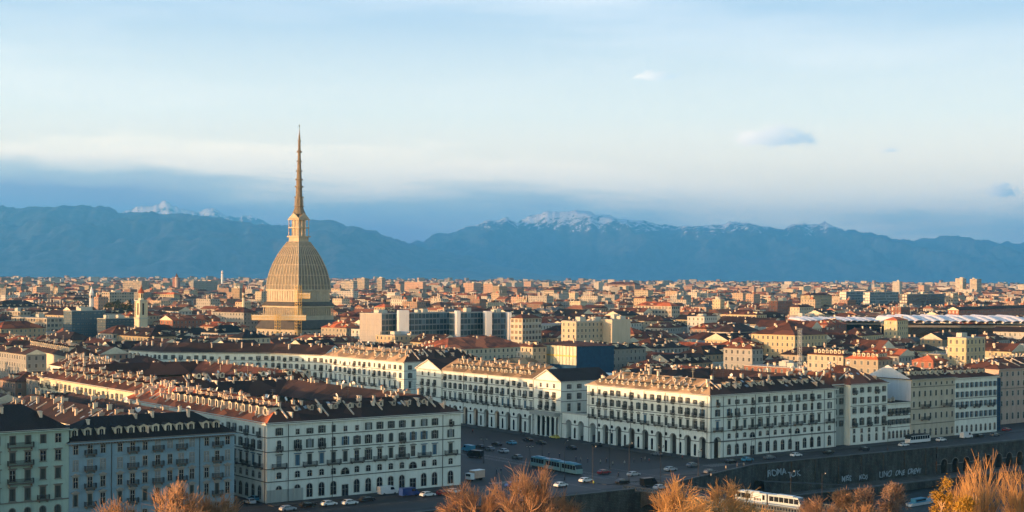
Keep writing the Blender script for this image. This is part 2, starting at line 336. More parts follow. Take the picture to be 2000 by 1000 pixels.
def tag(o, label, cat, group=None):
    o['label'] = label; o['category'] = cat
    if group: o['group'] = group
    return o
def structure(o): o['kind'] = 'structure'; return o
def copy_tree(o, parent=None):
    c = o.copy(); COL.objects.link(c); c.parent = parent
    for ch in KIDS.get(o.name, ()): copy_tree_child(ch, c)
    return c
KIDS = {}
def copy_tree_child(ch, par):
    d = ch.copy(); COL.objects.link(d); d.parent = par
    for g in KIDS.get(ch.name, ()): copy_tree_child(g, d)
def remember(root):
    for o in root.children: KIDS.setdefault(root.name, []).append(o); remember(o)

def HOR(px): return 540.3 + 0.0062 * px
def at(px, Y): return (px - 1000) / F * Y
def zat(px, py, Y): return CZ - (py - HOR(px)) * Y / F
def gz(X, Y):
    """height of the city ground"""
    if Y < 640: return 0.0
    if Y < 1150: return (Y - 640) / 510 * 13
    if Y < 9000: return 13 + (Y - 1150) * 0.0038
    return min(55.0, 42.8 + (Y - 9000) * 0.0011)
U = Vector((0.7986, 0.6018)); V = Vector((-0.6018, 0.7986)); TH = math.atan2(U.y, U.x)
C0 = Vector((67.0, 494.0))
def uv2(u, v): p = C0 + U * u + V * v; return p
def to_uv(x, y): d = Vector((x, y)) - C0; return d.dot(U), d.dot(V)

# ------------------------------------------------------------------ hero parts (cached meshes)
_cache = {}
def win_mesh(w, h, arch=False, shut=0, hood=False, sill=True, trim='trim', shutm='shut', glass='glass', frame=True):
    key = ('w', round(w, 2), round(h, 2), arch, shut, hood, sill, trim, shutm, glass, frame)
    if key in _cache: return _cache[key]
    b = MB([trim, glass, 'sash', shutm])
    def arched(x0, x1, z0, z1, y, m, ar):
        if not ar: b.face([(x0, y, z0), (x1, y, z0), (x1, y, z1), (x0, y, z1)], m); return
        rise = (x1 - x0) * ar; pts = [(x0, y, z0), (x1, y, z0)]
        for k in range(7):
            a = math.pi * k / 6; pts.append(((x0 + x1) / 2 + (x1 - x0) / 2 * math.cos(a), y, z1 - rise + rise * math.sin(a)))
        b.face(pts, m)
    ar = (0.5 if arch == 2 else 0.22) if arch else 0
    if frame:
        f = 0.16; d = 0.10
        b.box((-w / 2 - f, -d, -0.05), (-w / 2, 0, h - (w * ar)), 0); b.box((w / 2, -d, -0.05), (w / 2 + f, 0, h - (w * ar)), 0)
        if not ar: b.box((-w / 2 - f, -d, h), (w / 2 + f, 0, h + f), 0)
        else:
            N = 8; rise = w * ar
            for k in range(N):
                a0, a1 = math.pi * k / N, math.pi * (k + 1) / N
                def pt(a, o): return ((w / 2 + o) * math.cos(a), h - rise + (rise + o) * math.sin(a))
                (xa, za), (xb, zb), (xc, zc), (xd, zd) = pt(a0, 0), pt(a0, f), pt(a1, f), pt(a1, 0)
                b.face([(xa, -d, za), (xb, -d, zb), (xc, -d, zc), (xd, -d, zd)], 0)
                b.face([(xb, -d, zb), (xb, 0, zb), (xc, 0, zc), (xc, -d, zc)], 0)
    arched(-w / 2, w / 2, 0, h, -0.02, 3 if shut == 2 else 1, ar)
    if shut != 2:
        b.box((-0.035, -0.06, 0), (0.035, -0.02, h - 0.05), 2); b.box((-w / 2, -0.055, h * 0.6), (w / 2, -0.02, h * 0.6 + 0.06), 2)
    if shut == 1:
        for s_ in (-1, 1):
            x0 = s_ * (w / 2 + 0.10); x1 = s_ * (w + 0.02)
            b.box((min(x0, x1), -0.17, 0.02), (max(x0, x1), -0.11, h - w * ar * 0.5), 3)
    if shut == 2:
        b.box((-0.03, -0.05, 0), (0.03, -0.02, h - 0.1), 1)
    if sill: b.box((-w / 2 - 0.3, -0.26, -0.16), (w / 2 + 0.3, 0, -0.05), 0)
    if hood: b.box((-w / 2 - 0.42, -0.40, h + 0.30), (w / 2 + 0.42, 0, h + 0.50), 3 if trim == 'trim' else 0); b.box((-w / 2 - 0.2, -0.14, h + 0.16), (w / 2 + 0.2, 0, h + 0.30), 0)
    if hood == 2:
        b.face([(-w / 2 - 0.42, -0.3, h + 0.5), (w / 2 + 0.42, -0.3, h + 0.5), (0, -0.3, h + 0.95)], 0); b.face([(-w / 2 - 0.42, -0.3, h + 0.5), (0, -0.3, h + 0.95), (0, 0, h + 0.95), (-w / 2 - 0.42, 0, h + 0.5)], 0)
        b.face([(0, -0.3, h + 0.95), (w / 2 + 0.42, -0.3, h + 0.5), (w / 2 + 0.42, 0, h + 0.5), (0, 0, h + 0.95)], 0)
    _cache[key] = b.mesh('window'); return _cache[key]
def balcony_mesh(w, slab='balc'):
    key = ('b', round(w, 2), slab)
    if key in _cache: return _cache[key]
    b = MB([slab, 'iron']); D = 0.95
    b.box((-w / 2, -D, -0.18), (w / 2, 0, 0), 0)
    for x in (-w / 2 + 0.3, w / 2 - 0.5): b.box((x, -D * 0.8, -0.6), (x + 0.2, 0, -0.18), 0)
    b.box((-w / 2, -D, 0.98), (w / 2, -D + 0.06, 1.05), 1); b.box((-w / 2, -D, 0.98), (-w / 2 + 0.05, 0, 1.05), 1); b.box((w / 2 - 0.05, -D, 0.98), (w / 2, 0, 1.05), 1)
    n = max(4, int(w / 0.16))
    for k in range(n + 1):
        x = -w / 2 + 0.02 + (w - 0.06) * k / n; b.box((x, -D + 0.01, 0), (x + 0.045, -D + 0.045, 0.98), 1)
    for k in range(5):
        y = -D * k / 5
        for x in (-w / 2, w / 2 - 0.04): b.box((x, y - 0.045, 0), (x + 0.04, y, 0.98), 1)
    _cache[key] = b.mesh('balcony'); return _cache[key]
def dormer_mesh(w=1.3, h=1.7, slope=0.53, face='dormer', roof='brown', style=1):
    """dormer: front faces -y, sits on a slope that rises towards +y"""
    key = ('d', w, h, slope, face, roof, style)
    if key in _cache: return _cache[key]
    b = MB([face, roof, 'glass', 'sash']); d = (h + 0.35) / slope; e = h / slope
    b.face([(-w / 2, 0, -0.4), (w / 2, 0, -0.4), (w / 2, 0, h), (0, 0, h + 0.35), (-w / 2, 0, h)], 0)
    for s_ in (-1, 1):
        q = [(s_ * w / 2, 0, -0.4), (s_ * w / 2, e, h - 0.05), (s_ * w / 2, e, h), (s_ * w / 2, 0, h)]
        b.face(q if s_ > 0 else q[::-1], 0)
        q = [(s_ * (w / 2 + 0.18), -0.2, h - 0.06), (s_ * (w / 2 + 0.18), e, h - 0.06), (0, d, h + 0.4), (0, -0.2, h + 0.4)]
        b.face(q if s_ > 0 else q[::-1], 1)
        q = [(s_ * (w / 2 + 0.18), -0.2, h - 0.14), (s_ * (w / 2 + 0.18), -0.2, h - 0.06), (0, -0.2, h + 0.4), (0, -0.2, h + 0.32)]
        b.face(q if s_ < 0 else q[::-1], 0)
    pts = [(-w * 0.28, -0.02, 0.35), (w * 0.28, -0.02, 0.35)] + [(w * 0.28 * math.cos(math.pi * k / 6), -0.02, h * 0.72 + w * 0.22 * math.sin(math.pi * k / 6)) for k in range(7)]
    b.face(pts, 2); b.box((-0.03, -0.05, 0.35), (0.03, -0.02, h * 0.85), 3)
    _cache[key] = b.mesh('dormer'); return _cache[key]
def chimney_mesh(w, d, h, kind=0):
    key = ('c', w, d, h, kind)
    if key in _cache: return _cache[key]
    b = MB(['chim', 'chimcap']); b.box((-w / 2, -d / 2, -1.6), (w / 2, d / 2, h), 0, bottom=False)
    b.box((-w / 2 - 0.1, -d / 2 - 0.1, h), (w / 2 + 0.1, d / 2 + 0.1, h + 0.14), 0)
    if kind == 1:
        n = max(1, int(w / 0.45))
        for k in range(n): x = -w / 2 + w * (k + 0.5) / n; b.tube((x, 0, h + 0.14), (x, 0, h + 0.7), 0.13, 0.11, 6, 1)
    if kind == 2:
        b.face([(-w / 2 - 0.1, -d / 2 - 0.1, h + 0.14), (w / 2 + 0.1, -d / 2 - 0.1, h + 0.14), (w / 2 + 0.1, 0, h + 0.5), (-w / 2 - 0.1, 0, h + 0.5)], 1)
        b.face([(w / 2 + 0.1, d / 2 + 0.1, h + 0.14), (-w / 2 - 0.1, d / 2 + 0.1, h + 0.14), (-w / 2 - 0.1, 0, h + 0.5), (w / 2 + 0.1, 0, h + 0.5)], 1)
    _cache[key] = b.mesh('chimney'); return _cache[key]
def dish_mesh():
    if 'dish' in _cache: return _cache['dish']
    b = MB(['whitep', 'iron']); b.tube((0, 0, -0.8), (0, 0, 0.9), 0.04, 0.04, 4, 1)
    b.v_ = None
    import mathutils
    rot = Matrix.Rotation(R(-65), 3, 'X')
    prof = [(0.02, 0.0), (0.35, 0.06), (0.62, 0.2)]
    for (r0, z0), (r1, z1) in zip(prof, prof[1:]):
        for k in range(10):
            a0, a1 = k * math.pi / 5, (k + 1) * math.pi / 5
            b.face([tuple(rot @ Vector((r * math.cos(a), r * math.sin(a), z)) + Vector((0, 0, 1.0))) for r, a, z in ((r0, a0, z0), (r0, a1, z0), (r1, a1, z1), (r1, a0, z1))], 0)
    _cache['dish'] = b.mesh('satellite_dish'); return _cache['dish']
def aerial_mesh():
    if 'aer' in _cache: return _cache['aer']
    b = MB(['rail']); b.tube((0, 0, -1.5), (0, 0, 3.6), 0.05, 0.04, 4)
    for k, z in enumerate((2.2, 2.9, 3.4)):
        b.tube((-0.9 + 0.1 * k, 0, z), (0.9 - 0.1 * k, 0, z), 0.03, 0.03, 4)
        for j in range(4): b.tube((-0.8 + j * 0.5, -0.3, z), (-0.8 + j * 0.5, 0.3, z), 0.02, 0.02, 3)
    _cache['aer'] = b.mesh('aerial'); return _cache['aer']

def ring_roof(b, W_, D_, H, w, rise, ov=0.7, sides=(0, 0, 0, 0)):
    """roof over a block round a courtyard: outer slopes, ridge, inner slopes"""
    o = [(-ov, -ov), (W_ + ov, -ov), (W_ + ov, D_ + ov), (-ov, D_ + ov)]
    h = w / 2; r = [(h, h), (W_ - h, h), (W_ - h, D_ - h), (h, D_ - h)]
    i_ = [(w, w), (W_ - w, w), (W_ - w, D_ - w), (w, D_ - w)]
    ze = H - ov * rise / h + 0.1
    for k in range(4):
        j = (k + 1) % 4; m = sides[k]
        b.face([(*o[k], ze), (*o[j], ze), (*r[j], H + rise), (*r[k], H + rise)], m)
        b.face([(*r[k], H + rise), (*r[j], H + rise), (*i_[j], H), (*i_[k], H)], m)
        b.face([(*o[k], ze - 0.25), (*o[j], ze - 0.25), (*o[j], ze), (*o[k], ze)], 1)
        b.face([(*o[j], ze - 0.25), (*o[k], ze - 0.25), ([(0, 0), (W_, 0), (W_, D_), (0, D_)][k] + (ze - 0.25,)), ([(0, 0), (W_, 0), (W_, D_), (0, D_)][j] + (ze - 0.25,))], 1)
def hip_roof(b, W_, D_, H, rise, ov=0.6, m=0, gable=False, x0=0, y0=0):
    o = [(x0 - ov, y0 - ov), (x0 + W_ + ov, y0 - ov), (x0 + W_ + ov, y0 + D_ + ov), (x0 - ov, y0 + D_ + ov)]
    z = H + 0.02
    if W_ >= D_:
        g = 0 if gable else D_ / 2; A = (x0 + g - (ov if gable else 0), y0 + D_ / 2, H + rise); B = (x0 + W_ - g + (ov if gable else 0), y0 + D_ / 2, H + rise)
        b.face([(*o[0], z), (*o[1], z), B, A], m); b.face([(*o[2], z), (*o[3], z), A, B], m)
        b.face([(*o[1], z), (*o[2], z), B], 1 if gable else m); b.face([(*o[3], z), (*o[0], z), A], 1 if gable else m)
    else:
        g = 0 if gable else W_ / 2; A = (x0 + W_ / 2, y0 + g - (ov if gable else 0), H + rise); B = (x0 + W_ / 2, y0 + D_ - g + (ov if gable else 0), H + rise)
        b.face([(*o[1], z), (*o[2], z), B, A], m); b.face([(*o[3], z), (*o[0], z), A, B], m)
        b.face([(*o[0], z), (*o[1], z), A], 1 if gable else m); b.face([(*o[2], z), (*o[3], z), B], 1 if gable else m)
    b.face([(*o[3], z - 0.03), (*o[2], z - 0.03), (*o[1], z - 0.03), (*o[0], z - 0.03)], 1)
def side_frame(side, W_, D_):
    """origin, angle and length of a side of the footprint, walked counter-clockwise"""
    return {'front': ((0, 0), 0.0, W_), 'right': ((W_, 0), math.pi / 2, D_), 'back': ((W_, D_), math.pi, W_), 'left': ((0, D_), -math.pi / 2, D_)}[side]
def on_side(fr, s, out=0.0):
    (ox, oy), a, L = fr; return (ox + math.cos(a) * s + math.sin(a) * out, oy + math.sin(a) * s - math.cos(a) * out)
def facade(root, fr, cols, rows, skip=()):
    for rz_, row in enumerate(rows):
        z, me = row['z'], row.get('me')
        pick = row.get('cols', range(len(cols)))
        for ci in pick:
            if (rz_, ci) in skip: continue
            mm = me
            if row.get('alt') and rnd.random() < row.get('p', 0.3): mm = rnd.choice(row['alt'])
            p = on_side(fr, cols[ci]); add(row.get('name', 'window'), mm, root, (p[0], p[1], z), fr[1])
        if row.get('balc'):
            for ci in row['balc']:
                p = on_side(fr, cols[ci]); add('balcony', row['bme'], root, (p[0], p[1], z - 0.12), fr[1])
def strip(root, name, fr, z, h, out, m, s0=0.0, s1=None):
    b = MB([m]); s1 = fr[2] if s1 is None else s1
    b.box((s0, -out, 0), (s1, 0.0, h)); return b.build(name, root, (*fr[0], z), fr[1])
def scatter_roof(roof, W_, D_, H, w, rise, slopes, n_chim, seed, big=1.0, dish=2):
    for sd_ in (() if seed in (51, 52) else slopes): f_ = side_frame(sd_, W_, D_); roof_extras(roof, f_, w, rise, H, int(f_[2] / 10), int(f_[2] / 8), seed + len(sd_))
    """chimneys, fins and dishes over the slopes of a ring roof"""
    r = random.Random(seed); sizes = [(0.55, 0.8, 0.8, 0), (0.6, 1.2, 1.2, 1), (0.5, 2.2, 0.7, 2), (0.8, 0.8, 1.0, 1), (0.4, 3.4, 0.35, 0), (0.6, 0.7, 1.6, 2), (0.6, 1.6, 0.8, 0), (0.4, 0.5, 0.6, 0), (0.4, 4.2, 0.3, 0)]
    for side in slopes:
        fr = side_frame(side, W_, D_); n = int(n_chim * fr[2] / 60)
        for k in range(n):
            s = 4 + (fr[2] - 8) * (k + r.random()) / n
            t_ = r.choice([0.42, 0.6, 0.78, 0.95, 1.0, 0.86]); 
            if min(s, fr[2] - s) < t_ * w / 2 + 0.8: t_ = max(0.2, (min(s, fr[2] - s) - 1.0) / (w / 2))
            p = on_side(fr, s, -t_ * w / 2); q = r.choice(sizes)
            add('chimney', chimney_mesh(*[round(v_ * 1.0, 2) for v_ in q]), roof, (p[0], p[1], H + rise * t_), fr[1])
        for k in range(dish):
            s = 5 + (fr[2] - 10) * r.random(); p = on_side(fr, s, -w / 2); add('aerial' if r.random() < 0.5 else 'satellite_dish', aerial_mesh() if r.random() < 0.5 else dish_mesh(), roof, (p[0], p[1], H + rise), r.uniform(0, 6))

def roof_extras(roof, fr, ring, rise, H, n_fin, n_sky, seed, s0=3):
    r = random.Random(seed); sl = rise / (ring / 2); ang = math.atan(sl)
    for k in range(n_fin):
        s = s0 + (fr[2] - 2 * s0) * (k + r.uniform(0.2, 0.8)) / n_fin; m_ = min(s, fr[2] - s); t0 = r.choice([0.15, 0.3, 0.45]) * ring / 2; t1 = min(r.choice([0.7, 0.85, 1.0]) * ring / 2, m_)
        if t1 - t0 < 1.5: continue
        key = ('fin', round(t1 - t0, 1), round(sl, 2))
        if key not in _cache:
            b = MB(['chim']); L = round(t1 - t0, 1); hh = 0.4
            P = lambda y, z, x: (x, y, y * sl + z)
            b.face([P(0, -.5, -.2), P(0, -.5, .2), P(0, hh, .2), P(0, hh, -.2)]); b.face([P(0, hh, -.2), P(0, hh, .2), P(L, hh, .2), P(L, hh, -.2)])
            b.face([P(L, -.5, -.2), P(0, -.5, -.2), P(0, hh, -.2), P(L, hh, -.2)]); b.face([P(0, -.5, .2), P(L, -.5, .2), P(L, hh, .2), P(0, hh, .2)]); b.face([P(L, -.5, .2), P(L, -.5, -.2), P(L, hh, -.2), P(L, hh, .2)]); _cache[key] = b.mesh('fire_wall')
        p = on_side(fr, s, -t0); add('fire_wall', _cache[key], roof, (p[0], p[1], H + t0 * sl), fr[1])
    key = ('sky', round(sl, 2))
    if key not in _cache:
        b = MB(['glassl', 'iron']); c, q = 0.5, 0.7
        b.face([(-c, 0, .1), (c, 0, .1), (c, q * 1.6, q * 1.6 * sl + .1), (-c, q * 1.6, q * 1.6 * sl + .1)]); b.face([(-c, 0, -.1), (c, 0, -.1), (c, 0, .1), (-c, 0, .1)], 1); _cache[key] = b.mesh('skylight')
    for k in range(n_sky):
        s = r.uniform(6, fr[2] - 6); t_ = r.uniform(0.25, 0.8) * min(ring / 2, min(s, fr[2] - s)); p = on_side(fr, s, -t_); add('skylight', _cache[key], roof, (p[0], p[1], H + t_ * sl), fr[1])
def palace(name, label, cat, x, y, z, W_, D_, H, wall, roofm, ring=17.0, rise=4.8, th=TH, z0=-1.0, body_from=None, group=None, courses=(), sunlit_roof=None):
    root = thing(name, label, cat, (x, y, z), th, group)
    b = MB([wall]); zb = z0 if body_from is None else body_from
    if body_from is None:
        for side in ('front', 'right', 'back', 'left'):
            fr = side_frame(side, W_, D_); b.wall(on_side(fr, 0), on_side(fr, fr[2]), zb, H)
    else:                                     # lifted body over open arcades on two sides
        inset = 5.0
        b.mats.append(M['dtrim']); b.box((0, 0, zb), (W_, D_, H)); b.box((inset, inset, z0), (W_ - 0.02, D_ - 0.02, zb - 0.002), 1); b.box((0.9, 0.9, zb - 0.05), (W_ - 0.1, D_ - 0.1, zb - 0.03), 1)  # arcade back wall and ceiling darkened to paint in deep shade
    wl = b.build('wall', root)
    b = MB([roofm, wall, sunlit_roof or roofm])
    ring_roof(b, W_, D_, H, ring, rise, 0.7, (0, 0, 0, 2))  # a separate left material paints that slope sunlit against darker shaded slopes
    rf = b.build('roof', root)
    return root, rf

# ------------------------------------------------------------------ ground, water, hills
def edge_v(u):
    if u < -60: return -44.0
    if u < -3: return -42 + (u + 60) / 57 * 18
    return -24.0 - max(0, min(u, 140)) * 0.03
def build_ground():
    us = [-3000, -1200, -600, -400, -300, -200, -105, -61, -60, -3, 60, 100, 140, 200, 400, 700, 1100, 1700, 2600, 4000, 6500, 10000, 16000, 25000, 36000, 50000]
    vsn = [-38, -15, 0, 40, 80, 120, 160, 200, 260, 330, 420, 520, 650, 800, 1000, 1300, 1700, 2300, 3200, 4500, 6500, 9000, 13000, 20000, 30000, 42000]
    b = MB(['asphalt'])
    m, T, bs = new_mat('city_ground'); pos = T.node('ShaderNodeNewGeometry').outputs['Position']; sp = T.node('ShaderNodeSeparateXYZ'); T.link(pos, sp.inputs[0])
    n1 = T.noise(pos, 0.0012, 6, 0.7); n2 = T.noise(pos, 0.02, 4, 0.6)
    far = T.mix(T.maprange(n1, 0.42, 0.6), (0.022, 0.035, 0.028), (0.12, 0.10, 0.06))
    near = T.mix(T.maprange(n2, 0.35, 0.65), (0.010, 0.011, 0.012), (0.016, 0.017, 0.018))
    T.link(T.mix(T.maprange(sp.outputs[1], 900, 2500), near, far), bs.inputs['Base Color']); bs.inputs['Roughness'].default_value = 0.85
    b.mats = [m]
    for a, c in zip(us, us[1:]):
        for d, e in zip(vsn, vsn[1:]):
            P = []
            for (p, q) in ((a, d), (c, d), (c, e), (a, e)):
                w = uv2(p, edge_v(p) if q == -38 else q); P.append((w.x, w.y, gz(w.x, w.y)))
            b.face(P)
    structure(b.build('ground'))
    # the square's paving and the carriageways as thin sheets on top
    def sheet(name, pts, m, z):
        b = MB([m]); b.face([(*uv2(p, q), z) for p, q in pts]); return structure(b.build(name))
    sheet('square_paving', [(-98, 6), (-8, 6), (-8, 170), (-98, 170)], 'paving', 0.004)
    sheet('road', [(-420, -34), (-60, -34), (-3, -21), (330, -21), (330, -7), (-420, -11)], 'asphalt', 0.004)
    b = MB(['pave2'])
    def slab(u0, v0, u1, v1, h=0.13):
        P = [uv2(u0, v0), uv2(u1, v0), uv2(u1, v1), uv2(u0, v1)]
        b.face([(p.x, p.y, h) for p in P])
        for i in range(4):
            p, q = P[i], P[(i + 1) % 4]; b.face([(p.x, p.y, 0), (q.x, q.y, 0), (q.x, q.y, h), (p.x, p.y, h)])
    slab(0.5, -6, 330, -0.3); slab(-169, -9.5, -107, -3.9); slab(-6.5, 1, -0.2, 60); slab(-6.5, 84, -0.2, 165); slab(-420, -43.4, -75, -38); slab(0, -23.5, 330, -21)
    slab(-70, -28, -48, -19); slab(-40, -26, -22, -18)
    structure(b.build('pavement'))
    b = MB(['line', 'rail'])
    def stripe(u0, v0, u1, v1, w=0.15, m=0, z=0.012):
        a, c = uv2(u0, v0), uv2(u1, v1); d = (c - a).normalized(); n = Vector((-d.y, d.x)) * w / 2
        b.face([(*(a - n), z), (*(c - n), z), (*(c + n), z), (*(a + n), z)], m)
    for k in range(-420, 330, 6):
        stripe(k, -14 if k > -20 else -22, k + 3, -14 if k > -20 else -22)
    for k in range(12): stripe(-96 + k * 1.2, -9, -96 + k * 1.2, -5, 0.55)
    for k in range(12): stripe(-14 + k * 1.2, -16, -14 + k * 1.2, -11, 0.55)
    for dv in (0, 1.45, 4.2, 5.65):
        stripe(-62 + dv, -42, -62 + dv, 165, 0.16, 1, 0.016)
    stripe(-44, -40, -44, 2, 0.2); stripe(-78, -40, -78, 2, 0.2)
    structure(b.build('road_markings'))
    # river
    m, T, bs = new_mat('river_water'); bs.inputs['Base Color'].default_value = (0.006, 0.014, 0.013, 1); bs.inputs['Roughness'].default_value = 0.5; bs.inputs['Specular IOR Level'].default_value = 0.08
    bn = T.node('ShaderNodeBump'); bn.inputs['Strength'].default_value = 0.5; bn.inputs['Distance'].default_value = 0.3
    T.link(T.noise(T.node('ShaderNodeNewGeometry').outputs['Position'], 0.45, 4), bn.inputs['Height']); T.link(bn.outputs[0], bs.inputs['Normal'])
    b = MB(['asphalt']); b.mats = [m]; b.face([(*uv2(p, q), -11.0) for p, q in ((-3000, -260), (3000, -260), (3000, -18), (-3000, -18))]); structure(b.build('river'))
    # near bank and the hillside the view is taken from
    m, T, bs = new_mat('hillside_soil'); ps = T.node('ShaderNodeNewGeometry').outputs['Position']
    T.link(T.mix(T.maprange(T.noise(ps, 0.08, 5), 0.4, 0.6), (0.05, 0.045, 0.03), (0.03, 0.04, 0.02)), bs.inputs['Base Color']); bs.inputs['Roughness'].default_value = 0.95
    b = MB(['asphalt']); b.mats = [m]
    prof = [(-175, -12), (-182, -7), (-200, -5), (-230, 12), (-265, 26), (-300, 40), (-340, 52), (-356, 56), (-420, 60), (-600, 70)]
    us2 = [-1500 + 60 * k for k in range(51)]
    def hz(u, k): v, z = prof[k]; return z + (0 if k < 3 else 2.5 * math.sin(u * 0.021 + k) + 1.5 * math.sin(u * 0.053 + 2 * k)) * (1 if z < 50 else 0.3)
    for a, c in zip(us2, us2[1:]):
        for k in range(len(prof) - 1):
            P = [uv2(a, prof[k][0]), uv2(c, prof[k][0]), uv2(c, prof[k + 1][0]), uv2(a, prof[k + 1][0])]
            zz = [hz(a, k), hz(c, k), hz(c, k + 1), hz(a, k + 1)]
            b.face([(p.x, p.y, z) for p, z in zip(P, zz)][::-1])
    structure(b.build('hillside'))
build_ground()

MTN = None
def build_mountains():
    m, T, bs = new_mat('mountain_rock_and_snow'); g = T.node('ShaderNodeNewGeometry'); ps = g.outputs['Position']; sp = T.node('ShaderNodeSeparateXYZ'); T.link(ps, sp.inputs[0])
    n = T.noise(ps, 0.0042, 9, 0.78); n3 = T.noise(ps, 0.0004, 6, 0.6)
    low = T.mix(T.maprange(n, 0.4, 0.62), (0.02, 0.035, 0.05), (0.12, 0.14, 0.15))  # rock tones shifted blue, standing in for part of the haze
    snowline = T.math('ADD', sp.outputs[2], T.math('ADD', T.math('MULTIPLY', T.math('SUBTRACT', n, 0.5), 2600.0), T.math('MULTIPLY', T.math('SUBTRACT', n3, 0.5), 500.0)))
    att = T.node('ShaderNodeAttribute', attribute_name='tint').outputs['Fac']
    snowline = T.math('ADD', snowline, T.math('MULTIPLY', att, 1000.0))
    T.link(T.mix(T.maprange(snowline, 2600, 2650), low, (0.9, 0.9, 0.92)), bs.inputs['Base Color']); bs.inputs['Roughness'].default_value = 0.9
    def profile(pts, x):
        if x <= pts[0][0]: return pts[0][1]
        for (a, ya), (c, yc) in zip(pts, pts[1:]):
            if x <= c: t_ = (x - a) / (c - a); t_ = t_ * t_ * (3 - 2 * t_) * 0.5 + t_ * 0.5; return ya + (yc - ya) * t_
        return pts[-1][1]
    import mathutils
    N3 = mathutils.noise
    def rng(name, pts, y0, y1, x0, x1, snow, rough, step=5, rows=44, back=True):
        b = MB(['asphalt']); b.mats = [m]
        cols = int((x1 - x0) / step) + 1; grid = []
        for j in range(rows + 1):
            t_ = j / rows; Y = y0 + (y1 - y0) * t_
            row = []
            for i in range(cols):
                px = x0 + i * step
                X = (px - 1000) / F * y1 * (0.9 + 0.1 * t_)
                top = CZ + max(0, (HOR(px) - profile(pts, px))) * y1 / F
                top += (N3.noise(Vector((px * 0.045, 1.7, y1))) * 90 + N3.noise(Vector((px * 0.15, 5.1, y1))) * 55) * min(1, top / 900) * rough
                rid = abs(N3.fractal(Vector((X * 0.00035, Y * 0.00022, 3.1)), 0.9, 2.1, 6))
                s_ = t_ ** 1.25
                hgt = 52 + (top - 52) * s_ + (rid * -1500 * rough + 420) * math.sin(math.pi * min(1, t_)) * min(1, top / 1200)
                row.append((X, Y, max(hgt, 50) if j else 45))
            grid.append(row)
        if back:
            grid.append([(p[0], p[1] + 1500, p[2] - 500) for p in grid[-1]]); grid.append([(p[0], p[1] + 3000, 45) for p in grid[-1]])
        idx = len(b.v)
        for row in grid: b.v.extend(row)
        for j in range(len(grid) - 1):
            for i in range(cols - 1):
                a = j * cols + i; b.f.append((a, a + 1, a + cols + 1, a + cols)); b.m.append(0); b.uv.extend([(0, 0)] * 4); b.ft.append((snow, snow, snow, 1))
        o = b.build(name); structure(o)
        for p in o.data.polygons: p.use_smooth = True
    L = [(-300, 420), (-150, 410), (0, 403), (30, 408), (60, 406), (100, 403), (125, 400), (145, 398), (165, 401), (185, 404), (210, 407), (235, 415), (300, 416), (360, 416), (420, 426), (500, 437), (530, 437), (560, 440), (590, 433), (620, 428), (640, 426), (660, 431), (680, 440), (705, 446), (730, 452), (760, 462), (800, 476), (840, 486), (900, 498), (980, 520), (1060, 538), (1150, 545)]
    BK = [(200, 440), (245, 412), (270, 405), (300, 402), (322, 394), (345, 404), (360, 408), (385, 413), (402, 408), (420, 411), (440, 418), (460, 426), (490, 420), (510, 430), (540, 445), (600, 460), (700, 470)]
    RR = [(700, 520), (760, 490), (820, 470), (850, 460), (880, 455), (920, 440), (960, 430), (985, 426), (1005, 433), (1030, 425), (1060, 415), (1090, 411), (1120, 410), (1145, 411), (1165, 420), (1190, 422), (1215, 430), (1250, 431), (1290, 438), (1330, 441), (1350, 445), (1390, 438), (1430, 433), (1460, 435), (1490, 444), (1530, 445), (1545, 438), (1590, 440), (1612, 437), (1640, 446), (1700, 455), (1720, 457), (1745, 468), (1800, 466), (1850, 462), (1900, 466), (1950, 472), (2000, 475), (2150, 470), (2300, 470)]
    rng('mountain_range', L, 24000, 30000, -260, 1160, -1.0, 0.7)
    rng('mountain_range', BK, 44000, 46000, 190, 700, 0.60, 1.0, 3, 24)
    rng('mountain_range', RR, 31000, 38000, 700, 2300, 1.12, 0.9)
build_mountains()

# ------------------------------------------------------------------ the white palaces round the square
def seventeen(L, n=17, mar=3.4): return [mar + (L - 2 * mar) * k / (n - 1) for k in range(n)]
def front15(L): return [3.6] + [9.2 + (L - 18.4) * k / 12 for k in range(13)] + [L - 3.6]
def std_rows(n, glassy=0.25):
    odd = list(range(0, n, 2)); ev = list(range(1, n, 2))
    top = win_mesh(1.1, 2.0, shut=1, sill=False); top2 = win_mesh(1.05, 1.5, shut=1, sill=False)
    sec = win_mesh(1.15, 2.45, arch=1, shut=1, sill=False); sec2 = win_mesh(1.3, 2.45, arch=1, shut=2, sill=False)
    pn = win_mesh(1.3, 2.9, hood=True, shut=2, sill=False); pn2 = win_mesh(1.3, 2.9, hood=True, shut=0, sill=False, glass='glassl'); pn3 = win_mesh(1.15, 2.9, hood=True, shut=1, sill=False)
    return [dict(z=17.9, me=top, alt=[top2, win_mesh(1.1, 1.9, shut=2, sill=False), win_mesh(1.1, 2.0, shut=1, sill=False, glass='glassl'), win_mesh(1.0, 1.4, shut=0, sill=False)], p=0.5, balc=[k for k in range(n) if k % 2 == 0 and rnd.random() < 0.5], bme=balcony_mesh(1.3)),
            dict(z=14.1, me=sec, alt=[sec2, win_mesh(1.15, 2.45, arch=1, shut=1, sill=False, glass='glassl'), win_mesh(1.15, 2.45, arch=1, shut=0, sill=False), win_mesh(1.15, 2.45, arch=1, shut=1, sill=False, shutm='shutb')], p=0.5, balc=[k for k in range(n) if rnd.random() < 0.36], bme=balcony_mesh(1.8)),
            dict(z=9.5, me=pn, alt=[pn2, pn3, win_mesh(1.3, 2.9, hood=True, shut=2, sill=False, shutm='shutb'), win_mesh(1.3, 2.9, hood=2, shut=0, sill=False, glass='glass')], p=0.6, balc=odd, bme=balcony_mesh(4.2))]
